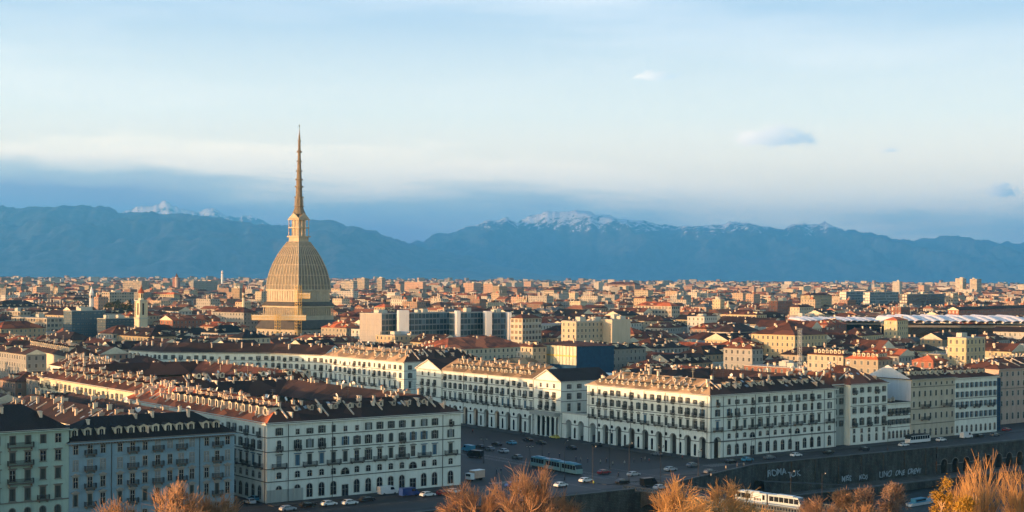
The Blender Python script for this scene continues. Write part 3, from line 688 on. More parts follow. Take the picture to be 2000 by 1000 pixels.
def arcade(root, fr, n, first, pitch, wall, top=8.6, aw=3.0, spring=5.4, thick=1.1, niche=True, z0=-0.6, ends=(0, None)):
    """open round arches with piers, small blind arches and round eyes between them"""
    b = MB([wall, 'dtrim']); L = fr[2] if ends[1] is None else ends[1]; s = ends[0]; N = 12
    def quad(x0, x1, za, zb): b.face([(x0, 0, za), (x1, 0, za), (x1, 0, zb), (x0, 0, zb)]); b.face([(x1, thick, za), (x0, thick, za), (x0, thick, zb), (x1, thick, zb)])
    prev = s; cs = [first + pitch * k for k in range(n)]
    for c in cs:
        a0, a1 = c - aw / 2, c + aw / 2; quad(prev, a0, z0, top)
        b.face([(a0, 0, z0), (a0, thick, z0), (a0, thick, spring), (a0, 0, spring)]); b.face([(a1, thick, z0), (a1, 0, z0), (a1, 0, spring), (a1, thick, spring)])
        for k in range(N):
            t0, t1 = math.pi * k / N, math.pi * (k + 1) / N
            x0, x1 = c - aw / 2 * math.cos(t0), c - aw / 2 * math.cos(t1); z_0, z_1 = spring + aw / 2 * math.sin(t0), spring + aw / 2 * math.sin(t1)
            b.face([(x0, 0, z_0), (x1, 0, z_1), (x1, 0, top), (x0, 0, top)]); b.face([(x0, thick, z_0), (x0, 0, z_0), (x1, 0, z_1), (x1, thick, z_1)][::-1])
            o = 0.28; X0, X1 = c - (aw / 2 + o) * math.cos(t0), c - (aw / 2 + o) * math.cos(t1); Z0, Z1 = spring + (aw / 2 + o) * math.sin(t0), spring + (aw / 2 + o) * math.sin(t1)
            b.face([(x0, -0.08, z_0), (x1, -0.08, z_1), (X1, -0.08, Z1), (X0, -0.08, Z0)], 1)
        prev = a1
    quad(prev, L, z0, top)
    o = b.build('arcade', root, (*fr[0], 0), fr[1])
    edges = [s] + [x for c in cs for x in (c - aw / 2, c + aw / 2)] + [L]
    b = MB(['dtrim'])
    for k in range(0, len(edges), 2):
        if edges[k + 1] - edges[k] > 0.4: b.box((edges[k] - 0.05, -0.14, spring - 0.15), (edges[k + 1] + 0.05, 0, spring + 0.1))
    b.build('impost', o)
    if niche:
        nb = MB(['glass', 'dtrim']); w = 1.1
        pts = [(-w / 2, -0.02, 0.4), (w / 2, -0.02, 0.4)] + [(w / 2 * math.cos(math.pi * k / 8), -0.02, 3.9 + w / 2 * math.sin(math.pi * k / 8)) for k in range(9)]
        nb.face(pts, 0); me = nb.mesh('niche')
        ob = MB(['glass', 'dtrim']); ob.face([(0.52 * math.cos(k * math.pi / 6), -0.05, 0.52 * math.sin(k * math.pi / 6)) for k in range(12)], 0)
        ob.face([(0.7 * math.cos(k * math.pi / 6), -0.03, 0.7 * math.sin(k * math.pi / 6)) for k in range(12)], 1); oc = ob.mesh('round_window')
        for c in [(p + q) / 2 for p, q in zip(cs, cs[1:])]:
            add('niche', me, o, (c, 0, 0)); add('round_window', oc, root, (*on_side(fr, c, 0.0), 6.6), fr[1])
    return o
def courses(root, fr, zs, m='course', pipes=()):
    for z in zs: strip(root, 'string_course', fr, z, 0.22, 0.16, m)
    for s in pipes: b = MB(['pipe']); b.box((s - 0.06, -0.16, 0), (s + 0.06, -0.04, 21.0)); b.build('downpipe', root, (*fr[0], 0), fr[1])
    strip(root, 'cornice', fr, 20.95, 0.5, 0.45, 'trim')
def row_dormers(roof, fr, n, ring, rise, H, t_=0.22, me=None, s0=4, s1=None, jit=0.3):
    s1 = fr[2] - 4 if s1 is None else s1
    for k in range(n):
        s = s0 + (s1 - s0) * (k + 0.5) / n + rnd.uniform(-jit, jit); p = on_side(fr, s, -t_ * ring / 2)
        add('dormer', me, roof, (p[0], p[1], H + rise * t_ + 0.02), fr[1])

# north-east palace on the square (two arcaded faces)
RING, RISE, HH = 17.0, 4.7, 21.4
root, rf = palace('arcaded_palace', 'long white palace with tan roof whose sharp corner stands nearest the river road', 'palace', 67, 494, 0, 64, 64.4, HH, 'white', 'brown', RING, RISE, body_from=8.5, sunlit_roof='tan', group='white palaces round the square')
frL, frF = side_frame('left', 64, 64.4), side_frame('front', 64, 64.4)
cl = seventeen(64.4); facade(root, frL, cl, std_rows(17)); arcade(root, frL, 9, cl[0], cl[2] - cl[0], 'white')
courses(root, frL, (17.35, 13.5, 8.9), pipes=(1.2, 6.2, 13.6, 24.5, 31.5, 42.5, 50, 63.2))
cf = front15(64); facade(root, frF, cf, std_rows(15))
arcade(root, frF, 1, 3.6, 5, 'white', niche=False)
mez = win_mesh(1.35, 1.7, arch=1, shut=0, sill=False); gnd = win_mesh(1.75, 3.7, arch=2, sill=False); mz2 = win_mesh(2.6, 1.9, arch=2, sill=False); door = win_mesh(1.8, 3.0, sill=False, trim='dtrim')
def ground_rows(fr, cols, doors, rootx, start=0):
    for k in range(start, len(cols)):
        p = on_side(fr, cols[k])
        if k in doors: add('window', mz2, rootx, (*p, 6.0), fr[1]); add('door', door, rootx, (*p, 0.1), fr[1])
        else: add('window', mez, rootx, (*p, 6.3), fr[1]); add('window', gnd, rootx, (*p, 0.7), fr[1])
ground_rows(frF, cf, (4, 10), root, 1)
courses(root, frF, (17.35, 13.5, 8.9, 5.5), pipes=(0.6, 6.4, 12.6, 22, 29, 40, 51, 57.6, 63.3))
row_dormers(rf, frL, 18, RING, RISE, HH, 0.18, dormer_mesh(0.9, 1.1, 0.53, roof='tan'))
row_dormers(rf, frL, 9, RING, RISE, HH, 0.62, dormer_mesh(1.0, 1.2, 0.53, face='chim', roof='tan'), s0=12, s1=52, jit=1.2)
row_dormers(rf, frF, 8, RING, RISE, HH, 0.45, dormer_mesh(1.0, 1.2, 0.53, roof='tan'), s0=9, s1=55, jit=1.0)
scatter_roof(rf, 64, 64.4, HH, RING, RISE, ('left', 'front', 'right', 'back'), 22, 11)

# middle palace on the square: pedimented pavilions at both ends
P3 = uv2(0, 80)
def gabled_pavilion(root, x0, x1, y0, y1, H, wall, roofm, rise=4.0):
    """pavilion with its pediment towards -x"""
    b = MB([wall]); b.box((x0, y0, -1), (x1, y1, H)); b.build('wall', root)
    b = MB([wall, roofm, 'trim']); ym = (y0 + y1) / 2; o = 0.7
    b.face([(x0 - 0.02, y1, H), (x0 - 0.02, y0, H), (x0 - 0.02, ym, H + rise)], 0)
    for s_, ye in ((-1, y0 - o), (1, y1 + o)):
        ze = H - o * rise / ((y1 - y0) / 2)
        q = [(x0 - o, ye, ze + 0.3), (x1, ye, ze + 0.3), (x1, ym, H + rise + 0.3), (x0 - o, ym, H + rise + 0.3)]
        b.face(q if s_ < 0 else q[::-1], 1)
        q = [(x0 - o, ye, ze - 0.1), (x0 - o, ye, ze + 0.3), (x0 - o, ym, H + rise + 0.3), (x0 - o, ym, H + rise - 0.25)]
        b.face(q if s_ < 0 else q[::-1], 2)
        b.face([(x0 - o, ye, ze - 0.1), (x1, ye, ze - 0.1), (x1, ye, ze + 0.3), (x0 - o, ye, ze + 0.3)], 2)
        b.face([(x0 - o, ye, ze - 0.1), (x0 - o, ym, H + rise - 0.25), (x0, ym, H + rise - 0.25), (x0, ye, ze - 0.1)], 2)
    b.box((x0 - 0.6, y0 - 0.4, H - 0.45), (x0, y1 + 0.4, H - 0.02), 2)
    b.face([(x1, y0, H), (x1, y1, H), (x1, ym, H + rise)], 0)
    return b.build('roof', root)
root = thing('arcaded_palace', 'white arcaded palace with a pointed pediment at each end, behind the tram', 'palace', (P3.x, P3.y, 0), TH, 'white palaces round the square')
b = MB(['white', 'dtrim']); b.box((0.4, 16.4, 8.5), (50, 81, HH)); b.box((5.4, 16.4, -1), (50, 81, 8.49), 1); b.box((1.5, 16.5, 8.44), (5.3, 80.9, 8.48), 1); b.build('wall', root)  # dark inner wall and ceiling colour stands in for shade under the arches
b = MB(['tan', 'white']); hip_roof(b, 17, 64.6, HH, RISE, 0.7, 0, True, 0.4, 16.4); hip_roof(b, 32, 17, HH, RISE, 0.6, 0, False, 17.6, 64); rf = b.build('roof', root)
fr3 = ((0.4, 81.0), -math.pi / 2, 64.6)
cl = seventeen(64.6, 17, 2.6); facade(root, fr3, cl, std_rows(17)); arcade(root, fr3, 9, cl[0], cl[2] - cl[0], 'white')
courses(root, fr3, (17.35, 13.5, 8.9), pipes=(0.8, 16, 33, 48, 63.5))
row_dormers(rf, fr3, 18, 17, RISE, HH, 0.2, dormer_mesh(1.1, 1.5, 0.53, face='dormer', roof='tan'))
row_dormers(rf, fr3, 8, 17, RISE, HH, 0.6, dormer_mesh(1.0, 1.2, 0.53, face='chim', roof='tan'), jit=1.5)
r_ = random.Random(5)
for k in range(34):
    s = 2 + 60 * (k + r_.random()) / 34; t_ = r_.choice([0.4, 0.7, 0.95, 1.0, 0.85]); p = on_side(fr3, s, -t_ * 8.5)
    add('chimney', chimney_mesh(*r_.choice([(0.5, 0.8, 0.8, 0), (0.6, 1.2, 1.1, 1), (0.5, 2.2, 0.7, 2), (0.6, 0.7, 1.5, 2), (0.4, 3.6, 0.3, 0)])), rf, (p[0], p[1], HH + RISE * t_), fr3[1])
for (y0, y1, portico) in ((0.0, 16.4, True), (81.0, 100.0, False)):
    b0 = gabled_pavilion(root, 0, 26, y0, y1, HH, 'white', 'slate' if portico else 'brown')
    frp = ((0, y1), -math.pi / 2, y1 - y0); cc = [(y1 - y0) * (k + 1) / 4 for k in range(3)]
    rows = [dict(z=18.6, me=win_mesh(1.0, 1.5, sill=False)), dict(z=14.8, me=win_mesh(1.1, 2.2, shut=1, sill=False), balc=[0, 1, 2], bme=balcony_mesh(1.7)), dict(z=10.6, me=win_mesh(1.15, 2.5, shut=1, hood=True, sill=False), balc=[0, 1, 2], bme=balcony_mesh(1.9))]
    facade(root, frp, cc, rows)
    for z in (17.9, 14.0, 9.6): strip(root, 'string_course', frp, z, 0.22, 0.16, 'course')
    if portico:
        b = MB(['grey', 'white']); b.box((-2.6, 0.3, 8.0), (0, 16.1, 9.3)); b.box((-2.9, 0.0, 9.0), (0, 16.4, 9.35)); pt = b.build('portico', root)
        for k in range(6):
            y = 1.0 + 14.4 * k / 5; c = MB(['white']); c.box((-0.55, -0.55, -0.6), (0.55, 0.55, 0.3)); c.lathe([(0.46, 0.3), (0.44, 2.5), (0.38, 7.5)], 12); c.box((-0.5, -0.5, 7.5), (0.5, 0.5, 8.0)); c.build('column', pt, (-1.8, y, 0))
        c = MB(['glass']); c.box((-0.06, 1.8, 0), (-0.02, 14.6, 7.6)); c.build('doorway', root)
    else: facade(root, frp, cc, [dict(z=2, me=gnd)])
fre = ((0, 0), 0.0, 26); facade(root, fre, [4, 9, 14, 19], [dict(z=18.4, me=win_mesh(1.1, 1.7, shut=1, sill=False)), dict(z=14.4, me=win_mesh(1.1, 2.3, shut=1, sill=False)), dict(z=9.8, me=win_mesh(1.5, 3.0, shut=0, sill=False, glass='glass'))])
for z in (17.35, 13.5, 8.9): strip(root, 'string_course', fre, z, 0.22, 0.16, 'course')
# link of two arches over the side street
o = thing('archway', 'low white wall with two arches closing the street between two arcaded palaces', 'archway', (*uv2(0.6, 64.6), 0), TH, None)
frA = ((0, 15.2), -math.pi / 2, 15.2); arcade(o, frA, 2, 4.0, 7.2, 'white', top=9.4, niche=True)
b = MB(['trim']); b.box((0, -0.25, 9.4), (15.2, 1.3, 9.8)); b.build('coping', o, (0, 15.2, 0), -math.pi / 2)

# further palace along the same side
root, rf = palace('corner_palace', 'white palace with tan roof beyond the street, left of the far pediment', 'palace', -48.6, 662, 0, 44, 73, 22.4, 'white', 'brown', 17, 5.0, sunlit_roof='tan', group='white palaces round the square')
frx = side_frame('left', 44, 73); cl = seventeen(73, 16, 3)
rows = std_rows(16)
for r0 in rows: r0['z'] += 1.0
facade(root, frx, cl, rows); facade(root, side_frame('front', 44, 73), [3.2, 8, 13, 18], rows[:3] and [dict(z=rr['z'], me=rr['me']) for rr in rows])
for f_ in (frx, side_frame('front', 44, 73)):
    for z in (18.3, 14.5, 9.9): strip(root, 'string_course', f_, z, 0.22, 0.16, 'course')
    strip(root, 'cornice', f_, 21.95, 0.5, 0.45, 'trim')
row_dormers(rf, frx, 9, 17, 5.0, 22.4, 0.3, dormer_mesh(1.4, 1.9, 0.55, roof='tan'), jit=0.6)
scatter_roof(rf, 44, 73, 22.4, 17, 5.0, ('left', 'front', 'back', 'right'), 24, 21)

# near white palace left of the square
root, rf = palace('corner_palace', 'big white palace at the bottom with brown roof, sunlit side red, left of the square', 'palace', -65, 390, 0, 63, 98, HH, 'white', 'brown', RING, RISE, sunlit_roof='red', group='white palaces round the square')
frF, frL, frR = side_frame('front', 63, 98), side_frame('left', 63, 98), side_frame('right', 63, 98)
cf = front15(63); facade(root, frF, cf, std_rows(15)); ground_rows(frF, cf, (5, 11), root)
courses(root, frF, (17.35, 13.5, 8.9, 5.5), pipes=(6.4, 20, 56.6))
cl = seventeen(98, 25, 4); facade(root, frL, cl, std_rows(25)); courses(root, frL, (17.35, 13.5, 8.9, 5.5), pipes=(97,))
for k in range(14, 25): add('window', mez, root, (*on_side(frL, cl[k]), 6.3), frL[1]); add('window', gnd, root, (*on_side(frL, cl[k]), 0.7), frL[1])
strip(root, 'shop_base', frF, 0, 3.4, 0.06, 'grey', 0, 11); courses(root, frR, (17.35, 13.5, 8.9))
row_dormers(rf, frL, 15, RING, RISE, HH, 0.3, dormer_mesh(1.8, 2.2, 0.55, roof='brown'), s0=30, s1=94)
row_dormers(rf, frL, 14, RING, RISE, HH, 0.72, dormer_mesh(1.2, 1.4, 0.55, face='chim', roof='red'), s0=40, s1=88, jit=1.4)
row_dormers(rf, frF, 9, RING, RISE, HH, 0.5, dormer_mesh(1.1, 1.3, 0.55, face='chim', roof='brown'), s0=9, s1=56, jit=1.5)
scatter_roof(rf, 63, 98, HH, RING, RISE, ('left', 'front', 'right', 'back'), 26, 31, dish=4)
scatter_roof(rf, 63, 98, HH, RING, RISE, ('left',), 26, 32)

# long palace behind it
root, rf = palace('long_palace', 'long cream palace with russet roof behind the near white palace, upper left', 'palace', -122, 487, 0, 72, 101, 21.4, 'cream', 'rust', 17, 4.7)
frL, frF = side_frame('left', 72, 101), side_frame('front', 72, 101)
rows = std_rows(24)[:3]
facade(root, frL, seventeen(101, 24, 3), rows); facade(root, frF, seventeen(72, 17, 3.5), std_rows(17)[:2])
for f_ in (frL, frF):
    for z in (17.35, 13.5): strip(root, 'string_course', f_, z, 0.22, 0.16, 'course')
    strip(root, 'cornice', f_, 20.95, 0.5, 0.45, 'trim')
row_dormers(rf, frL, 14, 17, 4.7, 21.4, 0.3, dormer_mesh(1.0, 1.5, 0.55, roof='rust'))
row_dormers(rf, frL, 14, 17, 4.7, 21.4, 0.72, dormer_mesh(0.9, 1.3, 0.55, face='chim', roof='rust'), jit=1.2)
row_dormers(rf, frF, 6, 17, 4.7, 21.4, 0.8, dormer_mesh(1.6, 1.5, 0.55, roof='brown'), s0=18, s1=70, jit=1.2)
scatter_roof(rf, 72, 101, 21.4, 17, 4.7, ('left', 'front', 'back', 'right'), 20, 41)
# bent palace at the head of the square
def bent_wing(name, label, pts, depth, H, z, wall, roofm, rows_for, rise=4.5):
    root = thing(name, label, 'palace', (pts[0][0], pts[0][1], z)); P = [Vector(p) - Vector(pts[0]) for p in pts]
    nrm = []
    for i in range(len(P)):
        d = (P[min(i + 1, len(P) - 1)] - P[max(i - 1, 0)]).normalized(); nrm.append(Vector((-d.y, d.x)))
    Bk = [p + n * depth for p, n in zip(P, nrm)]; Rg = [p + n * depth / 2 for p, n in zip(P, nrm)]; Ov = [p - n * 0.7 for p, n in zip(P, nrm)]
    b = MB([wall])
    for i in range(len(P) - 1): b.wall(P[i], P[i + 1], -8, H); b.wall(Bk[i + 1], Bk[i], -8, H)
    b.wall(P[-1], Bk[-1], -8, H); b.wall(Bk[0], P[0], -8, H); b.build('wall', root)
    b = MB([roofm, wall])
    for i in range(len(P) - 1):
        b.face([(*Ov[i], H - 0.3), (*Ov[i + 1], H - 0.3), (*Rg[i + 1], H + rise), (*Rg[i], H + rise)], 0)
        b.face([(*Rg[i], H + rise), (*Rg[i + 1], H + rise), (*Bk[i + 1], H), (*Bk[i], H)], 0)
    b.face([(*P[-1], H), (*Bk[-1], H), (*Rg[-1], H + rise)], 1); b.face([(*Bk[0], H), (*P[0], H), (*Rg[0], H + rise)], 1)
    rf = b.build('roof', root)
    for i in range(len(P) - 1):
        d = P[i + 1] - P[i]; fr = ((P[i].x, P[i].y), math.atan2(d.y, d.x), d.length); n = max(2, round(d.length / 3.9))
        facade(root, fr, [d.length * (k + 0.5) / n for k in range(n)], rows_for(n)); strip(root, 'cornice', fr, H - 0.5, 0.5, 0.4, 'trim'); strip(root, 'string_course', fr, H - 4.0, 0.22, 0.15, 'course'); strip(root, 'string_course', fr, H - 7.9, 0.22, 0.15, 'course')
        for k in range(n):
            if rnd.random() < 0.6: p = on_side(fr, d.length * (k + rnd.random()) / n, -depth / 2 * rnd.choice([0.5, 0.8, 1.0])); add('chimney', chimney_mesh(*rnd.choice([(0.5, 0.8, 0.8, 0), (0.6, 1.2, 1.1, 1), (0.6, 0.7, 1.5, 2)])), rf, (p[0], p[1], H + rise * 0.75), fr[1])
    return root
pq = Vector((-190.0, 662.0))
root, rf = palace('town_palace', 'long dark roofed palace with a lit row of arched dormers, left of the bent palace', 'palace', pq.x - 14, pq.y + 8, 1.0, 15, 88, 23.0, 'cream', 'brown', 14.9, 4.5, th=R(30.7), z0=-6)  # added across the sun's path to shade the bent palace's front
row_dormers(rf, side_frame('left', 15, 88), 20, 14.9, 4.5, 23.0, 0.35, dormer_mesh(1.7, 2.0, 0.6, face='dormer', roof='brown')); scatter_roof(rf, 15, 88, 23.0, 14.9, 4.5, ('left', 'right'), 16, 71)
root, rf = palace('town_palace', 'narrow palace with many chimneys between long cream palace and bent palace', 'palace', -166, 596, 0, 15, 62, 21.5, 'white', 'rust', 14.9, 4.0, z0=-2)  # added to block low sun from the further palace's lower front
scatter_roof(rf, 15, 62, 21.5, 14.9, 4.0, ('left', 'right', 'back'), 30, 72)
H1 = 22.0
def rows_s(n):
    rr = std_rows(n)
    for q in rr: q['z'] -= 3.0 - 0.4
    return rr
bent_wing('crescent_palace', 'white palace in shade with bent front below the domed tower, dark roof', [(-201, 769), (-179, 749), (-123, 746), (-93, 728)], 17, 18.9, 3.1, 'white', 'brown', rows_s)

# blue house and green house, lower left
s0 = 40.3
B1 = Vector((-66.1, 350.0)) - U * s0
def dup_rows(rows): return rows
root, rf = palace('town_house', 'slate blue house with a row of white dormers, bottom left', 'house', B1.x, B1.y, 0, s0, 15, 23.4, 'blue', 'slate', 14.9, 4.6, z0=-2)
frF = side_frame('front', s0, 15); cols = [1.5, 4.8, 7.8, 11.8, 14.8, 17.8, 20.9, 23.9, 26.7, 29.4, 33.1, 35.8, 38.5]
wb = dict(trim='bluetrim', glass='glassl'); bl = [1, 4, 6, 8, 11]; bm = balcony_mesh(2.6)
rows = [dict(z=20.4, me=win_mesh(0.95, 1.9, sill=False, trim='bluetrim'), alt=[win_mesh(0.95, 1.9, sill=False, trim='bluetrim', glass='glassl')], balc=bl, bme=bm),
        dict(z=16.8, me=win_mesh(0.95, 2.2, trim='bluetrim'), alt=[win_mesh(0.95, 2.2, **wb)], p=0.5, balc=bl, bme=bm),
        dict(z=12.9, me=win_mesh(1.0, 2.3, hood=2, trim='bluetrim'), alt=[win_mesh(1.0, 2.3, hood=2, **wb)], balc=bl, bme=bm),
        dict(z=8.8, me=win_mesh(1.0, 2.6, hood=2, trim='bluetrim', shut=2), alt=[win_mesh(1.0, 2.6, hood=2, trim='bluetrim')], balc=bl, bme=bm), dict(z=4.4, me=win_mesh(1.0, 2.4, trim='bluetrim'))]
facade(root, frF, cols, rows)
for z in (19.7, 15.8, 12.2, 7.7): strip(root, 'string_course', frF, z, 0.16, 0.12, 'blue')
strip(root, 'cornice', frF, 22.7, 0.6, 0.6, 'dtrim')
b = MB(['dtrim'])
for k in range(60): b.box((0.4 + k * s0 / 60.5, -0.75, 22.45), (0.65 + k * s0 / 60.5, 0, 22.75))
b.build('cornice_bracket', root)['kind'] = 'stuff'
for s in (9.8, 31.3): b = MB(['pipe']); b.box((s - 0.07, -0.16, 0), (s + 0.07, -0.02, 22.6)); b.build('downpipe', root)
dm = dormer_mesh(1.7, 1.95, 0.6, face='dormer', roof='slate')
for s in (1.7, 4.8, 8.0, 12.0, 15.0, 18.0, 21.0, 24.1, 26.9, 29.8, 33.6, 36.3): add('dormer', dm, rf, (s, 1.5, 23.9))
scatter_roof(rf, s0, 15, 23.4, 14.9, 4.6, ('back', 'front'), 7, 51, dish=1)
G1 = B1 - U * 40
root, rf = palace('town_house', 'pale green house with wide balconies in the bottom left corner', 'house', G1.x, G1.y, 0, 39.95, 16, 26.6, 'green', 'slate', 15.9, 5.0, z0=-2)
frF = side_frame('front', 39.95, 16); cols = [4 + 3.35 * k for k in range(11)]
bw = balcony_mesh(5.6); bn2 = balcony_mesh(2.6)
facade(root, frF, cols, [dict(z=23.4, me=win_mesh(1.1, 1.9, sill=False, trim='dtrim', shut=2), alt=[win_mesh(1.1, 1.9, sill=False, trim='dtrim')], p=0.5), dict(z=19.5, me=win_mesh(1.1, 2.2, hood=True, trim='dtrim'), alt=[win_mesh(1.1, 2.2, hood=True, trim='dtrim', shut=2)]),
    dict(z=15.5, me=win_mesh(1.1, 2.3, hood=True, trim='dtrim', shut=2), alt=[win_mesh(1.1, 2.3, hood=True, trim='dtrim')]), dict(z=11.2, me=win_mesh(1.15, 2.6, hood=True, trim='dtrim', shut=2), balc=[9, 5], bme=bn2),
    dict(z=6.4, me=win_mesh(1.3, 3.2, arch=2, trim='dtrim', shut=2)), dict(z=1.2, me=gnd)])
for z in (22.9, 19.0, 15.0): 
    for c in ((cols[7] + cols[8]) / 2, (cols[3] + cols[4]) / 2): add('balcony', bw, root, (c, 0, z), 0)
for z in (10.7, 5.4): strip(root, 'string_course', frF, z, 0.25, 0.2, 'dtrim')
strip(root, 'cornice', frF, 26.0, 0.5, 0.5, 'trim'); scatter_roof(rf, 39.95, 16, 26.6, 15.9, 5.0, ('back', 'front'), 10, 52)
# tall house beyond the left edge of the picture; it keeps the two in shade
L0 = G1 - U * 30
root, rf = palace('town_house', 'tall grey house left of the green house', 'house', L0.x, L0.y, 0, 29, 18, 30.5, 'grey', 'slate', 17.9, 5.5, z0=-2)
facade(root, side_frame('front', 29, 18), [3 + 3.8 * k for k in range(7)], [dict(z=z, me=win_mesh(1.1, 2.2, trim='dtrim')) for z in (26, 22, 18, 14, 10)])

# houses along the river road on the right
def river_house(name, label, cat, u, w, v, depth, H, wall, roofm, n, rows, rise=4.0, zs=(), ring=None, dorm=0, seed=1):
    p = uv2(u, v); ring = ring or min(depth, w) - 0.1
    root, rf = palace(name, label, cat, p.x, p.y, 0, w, depth, H, wall, roofm, ring, rise, z0=-1)
    fr = side_frame('front', w, depth); facade(root, fr, [w * (k + 0.5) / n for k in range(n)], rows)
    for z in zs: strip(root, 'string_course', fr, z, 0.22, 0.15, 'course')
    strip(root, 'cornice', fr, H - 0.5, 0.5, 0.45, 'trim')
    if dorm: row_dormers(rf, fr, dorm, ring, rise, H, 0.3, dormer_mesh(1.2, 1.5, 0.5, roof=roofm), s0=2, s1=w - 2)
    scatter_roof(rf, w, depth, H, ring, rise, ('front', 'left', 'back'), 14, seed)
    return root, rf
g1 = win_mesh(1.2, 2.8, arch=2, sill=False)
river_house('town_house', 'narrow recessed house greyed for shade, squeezed against the right end of the arcaded palace', 'house', 64.3, 7.2, 2.5, 26, 22.5, 'grey', 'rust', 2, [dict(z=z, me=win_mesh(1.1, 2.0, shut=1, trim='dtrim')) for z in (19, 15.2, 11.2, 7)], zs=(18, 10), seed=2)  # wall greyed to stand for the shade in the recess
root, rf = river_house('town_house', 'tall pale grey corner house with brown hipped roof between palace and low house', 'house', 71.5, 21, -0.4, 26, 22.5, 'white', 'rust', 5,
    [dict(z=19.2, me=win_mesh(1.1, 1.9, shut=1), balc=[0, 3], bme=balcony_mesh(2.2)), dict(z=15.3, me=win_mesh(1.1, 2.2, shut=1)), dict(z=11.6, me=win_mesh(1.1, 1.9, shut=1, hood=True), balc=[3], bme=balcony_mesh(2.2)), dict(z=7.2, me=win_mesh(1.3, 2.8, arch=1, shut=1), balc=[0, 2, 4], bme=balcony_mesh(2.4)), dict(z=1.0, me=g1), dict(z=4.4, me=win_mesh(1.2, 1.5))], zs=(14.3, 6.4), rise=6.0, seed=3)
river_house('town_house', 'low three storey house with roof terrace between two tall river houses', 'house', 92.6, 13.5, -0.4, 14, 14.6, 'white', 'slate', 6,
    [dict(z=10.4, me=win_mesh(1.0, 2.0, shut=1), balc=[0, 2, 4], bme=balcony_mesh(2.4)), dict(z=6.4, me=win_mesh(1.0, 1.9, shut=1)), dict(z=1.2, me=g1)], zs=(9.6, 5.2), rise=0.8, seed=4)
b = None
root, rf = river_house('apartment_house', 'beige riverside house with small dormers and a blank pale gable wall', 'house', 106.2, 27, -0.6, 22, 23.0, 'beige', 'brown', 8,
    [dict(z=20.5, me=win_mesh(0.9, 1.1, shut=2)), dict(z=16.3, me=win_mesh(1.1, 2.1, shut=2)), dict(z=12.3, me=win_mesh(1.1, 2.1, shut=2), balc=[2, 6], bme=balcony_mesh(5)), dict(z=7.6, me=win_mesh(1.1, 2.2, shut=2), balc=[2], bme=balcony_mesh(5)), dict(z=1.0, me=g1)], zs=(19.8, 11.4, 5.6), dorm=7, seed=5)
b = MB(['blank']); b.face([(-0.05, 22, 12), (-0.05, 0, 12), (-0.05, 0, 23), (-0.05, 11, 28.0), (-0.05, 22, 23)]); b.box((-0.06, -0.0, 12), (-0.05, 22, 23)); b.build('gable_wall', root)
river_house('apartment_house', 'pale riverside house with blue shutters right of the beige one', 'house', 133.3, 27.5, -0.6, 22, 22.6, 'white', 'rust', 9,
    [dict(z=18.6, me=win_mesh(1.1, 1.9, shut=1, shutm='shutb')), dict(z=14.9, me=win_mesh(1.1, 2.1, shut=1, shutm='shutb')), dict(z=11.0, me=win_mesh(1.1, 2.1, shut=1, shutm='shutb'), balc=[1, 4, 7], bme=balcony_mesh(4)), dict(z=6.8, me=win_mesh(1.1, 2.2, shut=1, shutm='shutb')), dict(z=1.0, me=g1)], zs=(14.2, 6.0), dorm=6, seed=6)
p = uv2(161.5, 0.4)
root = thing('scaffold', 'blue netted scaffold on the end wall of the pale riverside house', 'scaffold', (p.x, p.y, 0), TH)
b = MB([FM['net']]); b.box((0, 0, 0.4), (3.2, 8, 21.5)); b.build('net', root)
b = MB(['pipe'])
for x in (-0.1, 1.6, 3.3):
    b.tube((x, -0.15, 0), (x, -0.15, 23), 0.06, 0.06)
for z in range(2, 23, 2): b.tube((-0.3, -0.15, z), (3.5, -0.15, z), 0.05, 0.05)
b.build('poles', root)
p = uv2(186, 18)
river_house('apartment_house', 'pinkish block with dark windows at the right edge beyond the trees', 'house', 186, 60, 16, 22, 23.5, 'pink', 'rust', 15,
    [dict(z=20.4, me=win_mesh(1.2, 1.7, sill=True)), dict(z=16.2, me=win_mesh(1.2, 2.0)), dict(z=12.0, me=win_mesh(1.2, 2.0)), dict(z=7.8, me=win_mesh(1.2, 2.0)), dict(z=2, me=g1)], zs=(15,), seed=7)
q_ = uv2(-208, -2)
root, rf = palace('town_house', 'dark roofed house across the narrow street from the near white palace', 'house', q_.x, q_.y, 0, 27, 96, 20.6, 'cream', 'brown', 15, 4.0, z0=-1)  # house added as a sun blocker for the near palace's left face
for sd_ in ('left', 'front', 'right'):
    f_ = side_frame(sd_, 27, 96); facade(root, f_, [f_[2] * (k + .5) / int(f_[2] / 4) for k in range(int(f_[2] / 4))], [dict(z=17.2, me=win_mesh(1.1, 1.9, sill=False)), dict(z=13.2, me=win_mesh(1.1, 2.2, shut=1, sill=False))])
scatter_roof(rf, 27, 96, 20.6, 15, 4.0, ('left', 'front', 'right', 'back'), 16, 63)
# added infill house; stops low sun reaching the arcades through the gap
pp = uv2(-128, 96.5)
root, rf = palace('town_house', 'brown roofed infill house added between the near white palace and the long cream palace', 'house', pp.x, pp.y, 0, 24, 22, 21.0, 'cream', 'brown', 21.9, 4.5)
scatter_roof(rf, 24, 22, 21.0, 21.9, 4.5, ('front', 'left', 'back'), 24, 61)

